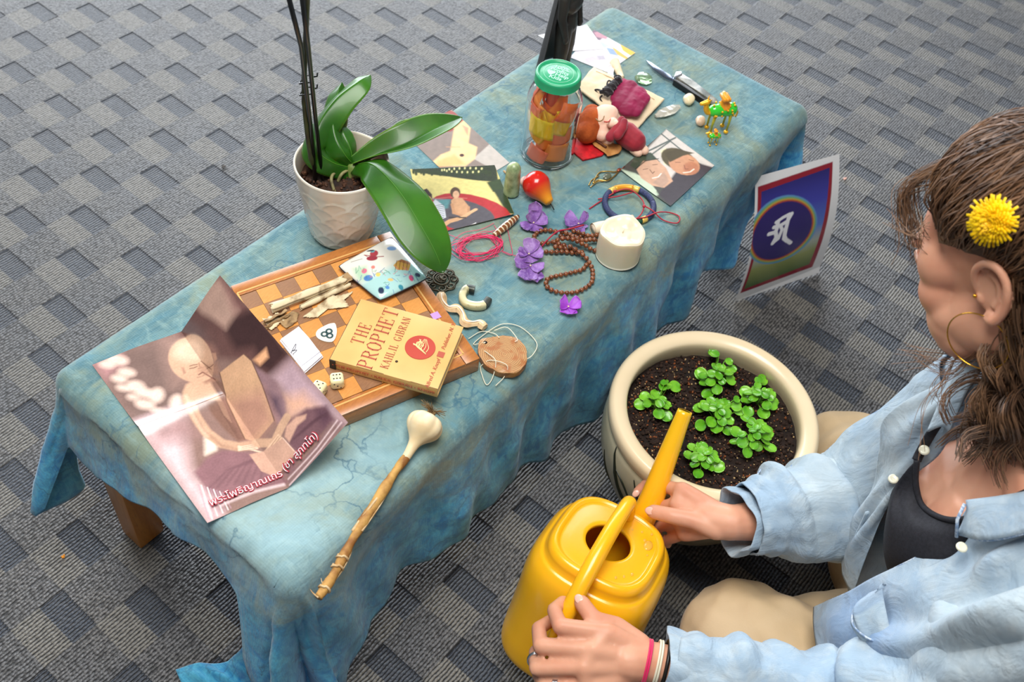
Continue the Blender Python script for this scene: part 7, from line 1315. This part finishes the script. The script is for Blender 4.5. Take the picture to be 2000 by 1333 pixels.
SLp = sleeve('l', [SLf+[-.0, -.005, .005], SLf*.6+EL*.4, EL+[.004, .012, .006], EL*.5+WL_*.5+[0, 0, .010], WL_*.92+EL*.08+[0, 0, .002]], [.068, .062, .058, .050, .038], [(.011, 5, 2, 1.0, .5, .3), (.010, 8, 1.5, 3.2, .8, .2), (.010, 4, 2.4, 5.0, .3, .25)], 4)
for nm, S_ in (('sleeve', SRp), ('sleeve', SLp)):
    gg = G(); v, f = grid(S_, closed_v=True); gg.add(v, f); gg.c = [np.zeros((len(v), 3))]; o = gg.obj(nm, M['denim'], pn, cols=True); evald(o, [('SOLIDIFY', dict(thickness=.002, offset=-1))])
def cuff(Sv, W1, E1, r):
    ax = (W1-E1)/np.linalg.norm(W1-E1); c_ = W1-ax*.012; T = ax; up = np.array([0, 0, 1.]); U_ = np.cross(T, up); U_ /= np.linalg.norm(U_); V_ = np.cross(U_, T); P = np.zeros((60, 22, 3))
    for i in range(60):
        a = 2*PI*i/60
        for j in range(22):
            t = j/21; q = t*2*PI; prof_r = r+.0035*math.sin(q)+(.006*(.5-.5*math.cos(q))); ax_o = -.018*math.cos(q)-.010; w_ = .0025*math.sin(a*3+1)+.002*math.sin(a*7); P[i, j] = c_+T*(ax_o+.004*math.sin(a*2+.5))+(U_*math.cos(a)+V_*math.sin(a))*(prof_r+w_)
    gg = G(); v, f = grid(P, closed_u=True, closed_v=True); gg.add(v, f); gg.c = [np.zeros((len(v), 3))]; o = gg.obj('cuff', M['denim'], pn, cols=True)
    gg = G(); gg.add(*tube([c_-T*.026+(U_*math.cos(a)+V_*math.sin(a))*(r+.0065+.0025*math.sin(a*3+1)+.002*math.sin(a*7)) for a in np.linspace(0, 2*PI, 60, endpoint=False)], .0013, 6, True)); gg.obj('cuff_seam', M['seam'], pn)
cuff(None, WR_, ERt, .036); cuff(None, WL_, EL, .033)
parent_ = pn
sh = pn
fd = lambda fs: (lambda U, V_: sum(a*np.sin(2*PI*(fu*U+fv*V_)+p)*np.exp(-((U-cu_)/su)**2-((V_-cv_)/sv)**2) for a, fu, fv, p, cu_, su, cv_, sv in fs))
TR_ = [[(1790, 900, .455), (1788, 945, .432), (1800, 988, .420), (1835, 1012, .440), (1880, 1016, .462), (1935, 992, .495), (2005, 962, .530), (2080, 925, .555)],
    [(1762, 930, .430), (1758, 965, .412), (1775, 1020, .415), (1825, 1046, .434), (1880, 1052, .450), (1950, 1040, .480), (2030, 1010, .500), (2100, 970, .52)],
    [(1740, 965, .395), (1735, 1010, .392), (1750, 1060, .385), (1800, 1095, .400), (1860, 1110, .415), (1940, 1110, .430), (2030, 1090, .44), (2110, 1050, .45)],
    [(1735, 1010, .335), (1725, 1060, .335), (1735, 1100, .335), (1780, 1140, .345), (1840, 1170, .350), (1920, 1190, .360), (2020, 1180, .36), (2110, 1150, .36)],
    [(1745, 1060, .25), (1735, 1100, .25), (1745, 1150, .25), (1790, 1200, .25), (1850, 1240, .25), (1930, 1260, .25), (2020, 1250, .25), (2110, 1220, .25)]]
TR_ = [[(x, y, z+.010+(.010 if x > 1850 else 0)) for x, y, z in r] for r in TR_]
_, PT = sheet('tank_top', TR_, 60, 90, .003, mt=M['tank'])
g = G(); g.add(*tube(PT[0]+[0, 0, .001], .0034, 8)); g.obj('neckline_binding', M['tank'], pn)
g = G(); g.add(*tube(spline([tuple(PT[0, 0]), W(1800, 880, .475), W(1830, 830, .510), W(1880, 770, .545)], 24), .0052, 8, flat=.4)); g.obj('strap', M['tank'], pn)
# far front panel: shoulder seam -> placket edge -> hem (rows go from the armhole side to the placket edge)
far, PF = sheet('front_panel', [[(1838, 752, .520), (1730, 815, .455), (1722, 880, .410), (1700, 960, .340), (1660, 1030, .27), (1650, 1085, .22)],
    [(1862, 745, .545), (1775, 830, .475), (1745, 905, .425), (1705, 985, .355), (1662, 1050, .285), (1645, 1110, .225)],
    [(1890, 742, .575), (1830, 815, .510), (1790, 885, .455), (1720, 985, .375), (1680, 1060, .30), (1655, 1140, .225)],
    [(1915, 745, .590), (1872, 820, .530), (1828, 892, .470), (1745, 965, .395), (1700, 1070, .305), (1668, 1160, .225)]], 60, 90, fold=fd([(.003, 1.5, 3, 0, .5, .6, .4, .5), (.004, 2, 1, 1, .3, .3, .7, .3)]))
# inner side of that panel, hanging in the shade towards the waist
inn2, _ = sheet('front_facing', [[(1690, 1000, .345), (1655, 1080, .26), (1655, 1150, .20)], [(1735, 975, .35), (1700, 1070, .27), (1700, 1150, .205)], [(1790, 945, .37), (1760, 1040, .29), (1745, 1130, .22)], [(1800, 960, .345), (1790, 1050, .28), (1790, 1130, .22)]], 40, 40, fold=fd([(.006, 1.5, .2, 0, .5, .6, .5, .8)]))
# near front panel with pocket (rows go from the placket edge outwards)
near, PN = sheet('front_panel', [[(1990, 985, .545), (1900, 990, .495), (1858, 1045, .452), (1760, 1105, .385), (1672, 1150, .305), (1592, 1188, .215)],
    [(2060, 1010, .555), (1950, 1060, .505), (1880, 1120, .455), (1770, 1180, .385), (1670, 1215, .305), (1592, 1245, .220)],
    [(2120, 1060, .56), (2000, 1140, .530), (1900, 1200, .475), (1790, 1250, .395), (1690, 1280, .310), (1600, 1300, .220)],
    [(2160, 1120, .56), (2030, 1220, .545), (1925, 1275, .480), (1800, 1320, .38), (1700, 1350, .290), (1610, 1370, .21)],
    [(2200, 1180, .55), (2070, 1300, .53), (1960, 1370, .44), (1830, 1420, .33), (1720, 1420, .26), (1630, 1440, .19)]], 90, 110,
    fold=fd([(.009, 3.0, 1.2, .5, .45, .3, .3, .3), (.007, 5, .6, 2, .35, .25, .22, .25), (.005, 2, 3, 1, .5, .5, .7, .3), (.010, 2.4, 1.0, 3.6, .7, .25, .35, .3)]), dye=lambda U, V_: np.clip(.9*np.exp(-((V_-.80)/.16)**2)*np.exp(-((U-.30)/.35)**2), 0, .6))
# back and yoke wrap the shoulders
bk_, _ = sheet('back_panel', [[(1915, 745, .590), (1862, 745, .540), np.array([.95, -.06, .44]), np.array([.94, -.10, .30]), np.array([.92, -.20, .16])],
    [hl_(.03, -.10, -.11)+[.02, -.03, -.03], np.array([.93, -.11, .545]), np.array([.98, -.15, .42]), np.array([.95, -.20, .28]), np.array([.93, -.30, .15])],
    [np.array([.835, -.205, .60]), np.array([.85, -.235, .54]), np.array([.87, -.27, .42]), np.array([.88, -.37, .28]), np.array([.88, -.47, .10])],
    [np.array([.775, -.19, .585]), np.array([.73, -.23, .54]), np.array([.68, -.28, .42]), np.array([.68, -.37, .28]), np.array([.68, -.47, .10])],
    [(1990, 985, .545), (2080, 1080, .555), np.array([.60, -.20, .46]), np.array([.61, -.27, .28]), np.array([.60, -.37, .12])]], 70, 60)
g = G()
for S_, E1 in ((SR, ERt), (SLf, EL)): a_ = NB+[0, -.03, -.04]; g.add(*cone(a_*.5+S_*.5+[0, -.015, 0], S_+[0, -.008, .008], .056, .066)); g.add(*cone(S_+[0, -.008, .006], S_*.78+E1*.22, .0665, .062))
v_ = g.V(); o = blob('shoulder_yoke', g, M['denim'], pn, .004, 6)
# placket bands, collar, seams, pocket, buttons
def band(P_edge, N_in, w, name, mt=None, lift=.0018):
    P_edge = np.array(P_edge); n_ = len(P_edge); P = np.zeros((n_, 7, 3))
    for i in range(n_):
        for j in range(7): P[i, j] = P_edge[i]+(N_in[i]-P_edge[i])*w*j/6+np.array([0, 0, lift])
    g = G(); v, f = thick(P, .0025); g.add(v, f); g.c = [np.tile(.12*(np.abs(np.linspace(-1, 1, 7))**6), (2*n_))[:len(v)].repeat(3).reshape(-1, 3)]; return g.obj(name, mt or M['denim'], pn, cols=True)
band(PN[0, 8:], PN[14, 8:], .75, 'placket'); band(PF[-1, 12:60], PF[-16, 12:60], .75, 'placket')
def collar(edge, outw, name):
    edge = np.array(edge); P = np.zeros((len(edge), 10, 3))
    for i in range(len(edge)):
        for j in range(10): t = j/9; P[i, j] = edge[i]+(np.array(outw[i])-edge[i])*t+np.array([0, 0, .010*math.sin(t*PI)+.006])
    g = G(); v, f = thick(P, .003); g.add(v, f); g.c = [np.zeros((len(v), 3))]; return g.obj(name, M['denim'], pn, cols=True)
ce = spline([W(1884, 985, .505), W(1950, 978, .535), W(2020, 965, .565), W(2100, 930, .59)], 30); co_ = spline([W(1868, 1050, .475), W(1925, 1062, .510), W(2010, 1045, .560), W(2120, 1010, .59)], 30); collar(ce, co_, 'collar')
g = G(); g.add(*tube(np.array(co_)+[0, 0, .007], .0016, 6)); g.add(*tube(np.array([W(1884, 985, .513), W(1870, 1015, .498), W(1868, 1050, .482)]), .0018, 6)); g.obj('collar_seam', M['seam'], pn)
ce = spline([W(1925, 715, .60), W(1890, 765, .575), W(1850, 850, .52)], 24); co_ = spline([W(1880, 710, .585), W(1845, 770, .545), W(1810, 850, .500)], 24); collar(ce, co_, 'collar')
M['seamd'] = M['seam']
def seamline(pts, r=.0012, nm='seam'): g = G(); g.add(*tube(spline(pts, 50), r, 6)); g.obj(nm, M['seam'], pn)
seamline([p+np.array([0, 0, .0035]) for p in PN[0, 8::12]]); seamline([p+np.array([0, 0, .001]) for p in PF[-1, 12:60:8]]); seamline([p+np.array([0, 0, .001]) for p in PN[4:80:10, -1]])
seamline([SRp[6, k] for k in range(0, 72, 6)]); seamline([SRp[i, 40] for i in range(10, 104, 9)])
for (x, y, z) in ((1802, 884, .478), (1742, 940, .412)): 
    c_ = np.array(W(x, y, z))+[0, 0, .004]; g = G(); nrm_ = Vector((-.25, .1, .9)).normalized(); Rm = np.array(nrm_.to_track_quat('Z', 'Y').to_matrix()); v, f = lathe([(.0001, .0016), (.002, .0013), (.0038, .0022), (.0055, .0018), (.0058, 0)], (0, 0, 0), 24); g.add(np.array(v)@Rm.T+c_, f); g.obj('button', M['button'], pn)
c_ = np.array(W(1878, 1070, .487)); g = G(); v, f = lathe([(.0001, .0016), (.002, .0013), (.0038, .0022), (.0055, .0018), (.0058, 0)], (0, 0, 0), 24); g.add(np.array(v)+c_, f); g.obj('button', M['button'], pn)
# pocket with its flap gaping open
pk1, _ = sheet('pocket', [[(1668, 1188, .325), (1690, 1166, .345), (1728, 1142, .372)], [(1664, 1200, .335), (1672, 1192, .345), (1724, 1156, .366)], [(1662, 1225, .330), (1700, 1252, .335), (1745, 1262, .352)], [(1690, 1265, .310), (1712, 1282, .315), (1750, 1285, .335)]], 40, 30, fold=fd([(.002, 1, 2, 0, .5, .6, .5, .6)]), dye=lambda U, V_: .35*(U < .4)*1.0)
seamline([W(1664, 1200, .338), W(1668, 1225, .336), W(1700, 1250, .340), W(1745, 1262, .356)], .0013)
# ---- tiny things on the skin stay parts
# bracelets and rings are separate things
def armband(nm, label, cat, c_, ax, r, w, m, flat=1, n_=1, gap=.004):
    ax = ax/np.linalg.norm(ax); U_ = np.cross(ax, [0, 0, 1]); U_ /= np.linalg.norm(U_); V_ = np.cross(ax, U_); t = thing(nm, label, cat, tuple(c_))
    for k in range(n_): g = G(); g.add(*tube([c_+ax*gap*k+(U_*math.cos(a)+V_*math.sin(a)*flat)*r for a in np.linspace(0, 2*PI, 60, endpoint=False)], w, 8, True)); g.obj('loop', m, t)
    return t
axl = EL-WL_
hw = (mL[1]+mL[2])/2
armband('magenta_cord_bracelet', 'thin magenta cord bracelet round the wrist at the watering can handle', 'bracelet', WL_+(hw-WL_)*.20, axl, .0262, .0013, M['magenta'], 1, 2, .0026)
armband('white_cord_bracelet', 'double white cord bracelet between the magenta cord and the denim cuff', 'bracelet', WL_+(hw-WL_)*.05, axl, .0258, .0014, M['string'], 1, 2, .0030)
armband('black_band', 'dark band just showing at the edge of the near denim cuff', 'bracelet', WL_-(hw-WL_)*.08, axl, .0262, .0024, M['blackink'])
fr1 = fL[2][0]*.35+fL[2][1]*.65; armband('silver_ring', 'plain silver band ring on the hand holding the can handle', 'ring', fL[2][1]*.55+fL[2][2]*.45, fL[2][2]-fL[2][1], .0094, .0014, M['silver'], 1, 2, .002)
armband('beaded_ring', 'wide silver beaded ring low on the hand holding the handle', 'ring', fL[3][0]*.35+fL[3][1]*.65, fL[3][1]-fL[3][0], .0094, .0012, M['silver'], 1, 3, .0022)
er = thing('hoop_earring', 'thin gold hoop earring hanging from the left ear', 'earring', tuple(hl_(-.078, -.007, -.030))); lb = hl_(-.080, -.007, -.030); dn = np.array([0, 0, -1.]); fd_ = HR@np.array([0, 1, 0]); fd_[2] = 0; fd_ /= np.linalg.norm(fd_); Rr = .030
g = G(); g.add(*tube([lb+dn*Rr*(1-math.cos(a))+(fd_*math.sin(a))*Rr for a in np.linspace(0, 2*PI, 60, endpoint=False)], .0007, 6, True)); g.obj('hoop', M['brass'], er)
es = thing('stud_earring', 'tiny gold bead stud at the front of the ear', 'earring', tuple(hl_(-.0805, .004, -.006))); g = G(); g.add(*ell(hl_(-.0805, .006, -.006), (.0020, .0020, .0020))); g.obj('bead', M['brass'], es)
# dandelion tucked in the hair
rd_ = np.array((W(1942, 432, .6)-CAM).normalized()); A_ = (HR.T@rd_)/(np.array(HS)+.012); B_ = (HR.T@(np.array(CAM)-HC)-np.array(HO))/(np.array(HS)+.012); qa, qb, qc = A_@A_, 2*A_@B_, B_@B_-1
DT = (-qb-math.sqrt(max(0, qb*qb-4*qa*qc)))/(2*qa)-.008
dd_ = thing('dandelion', 'bright yellow dandelion tucked in the brown hair above the ear', 'flower', tuple(np.array(CAM)+rd_*DT)); dc = np.array(CAM)+rd_*DT; ax = np.array(CAM)-dc; ax /= np.linalg.norm(ax); ax = ax*.75+HR@np.array([-.45, .35, .1]); ax /= np.linalg.norm(ax); U_ = np.cross(ax, [0, 0, 1]); U_ /= np.linalg.norm(U_); V_ = np.cross(ax, U_); M['dand'] = mat('dandelion_yellow', 'ffd400', .5, 'f2b800', 90, sss=.1)
rg = random.Random(31)
ms = []
for k in range(270):
    q = k/270; a = k*2.39996; el = q**.8*1.35; L_ = (.012+.0125*q)*rg.uniform(.85, 1.1); d = (U_*math.cos(a)+V_*math.sin(a))*math.sin(el)+ax*math.cos(el); s_ = np.cross(d, ax); s_ /= np.linalg.norm(s_)+1e-9; w_ = .0014; P = np.zeros((5, 3, 3)); b = dc-ax*.004
    for i in range(5):
        for j in range(3): P[i, j] = b+d*L_*(i/4)+ax*(.003*(1-(i/4)**2))+s_*w_*(j-1)*(1 if i < 4 else .75)*(.5+.5*i/4)-np.cross(s_, d)*.0006*(j == 1)
    g = G(); g.add(*thick(P, .0003)); g.obj('petal', M['dand'], dd_)
g = G(); g.add(*cone(dc-ax*.010, dc-ax*.002, .004, .007)); g.add(*tube(spline([dc-ax*.009, dc-ax*.018+V_*.004, dc-ax*.02+HR@np.array([0, -.06, -.005])], 14), .0017, 8)); g.obj('stalk', mat('dandelion_stem', '8a9a3c', .5), dd_)
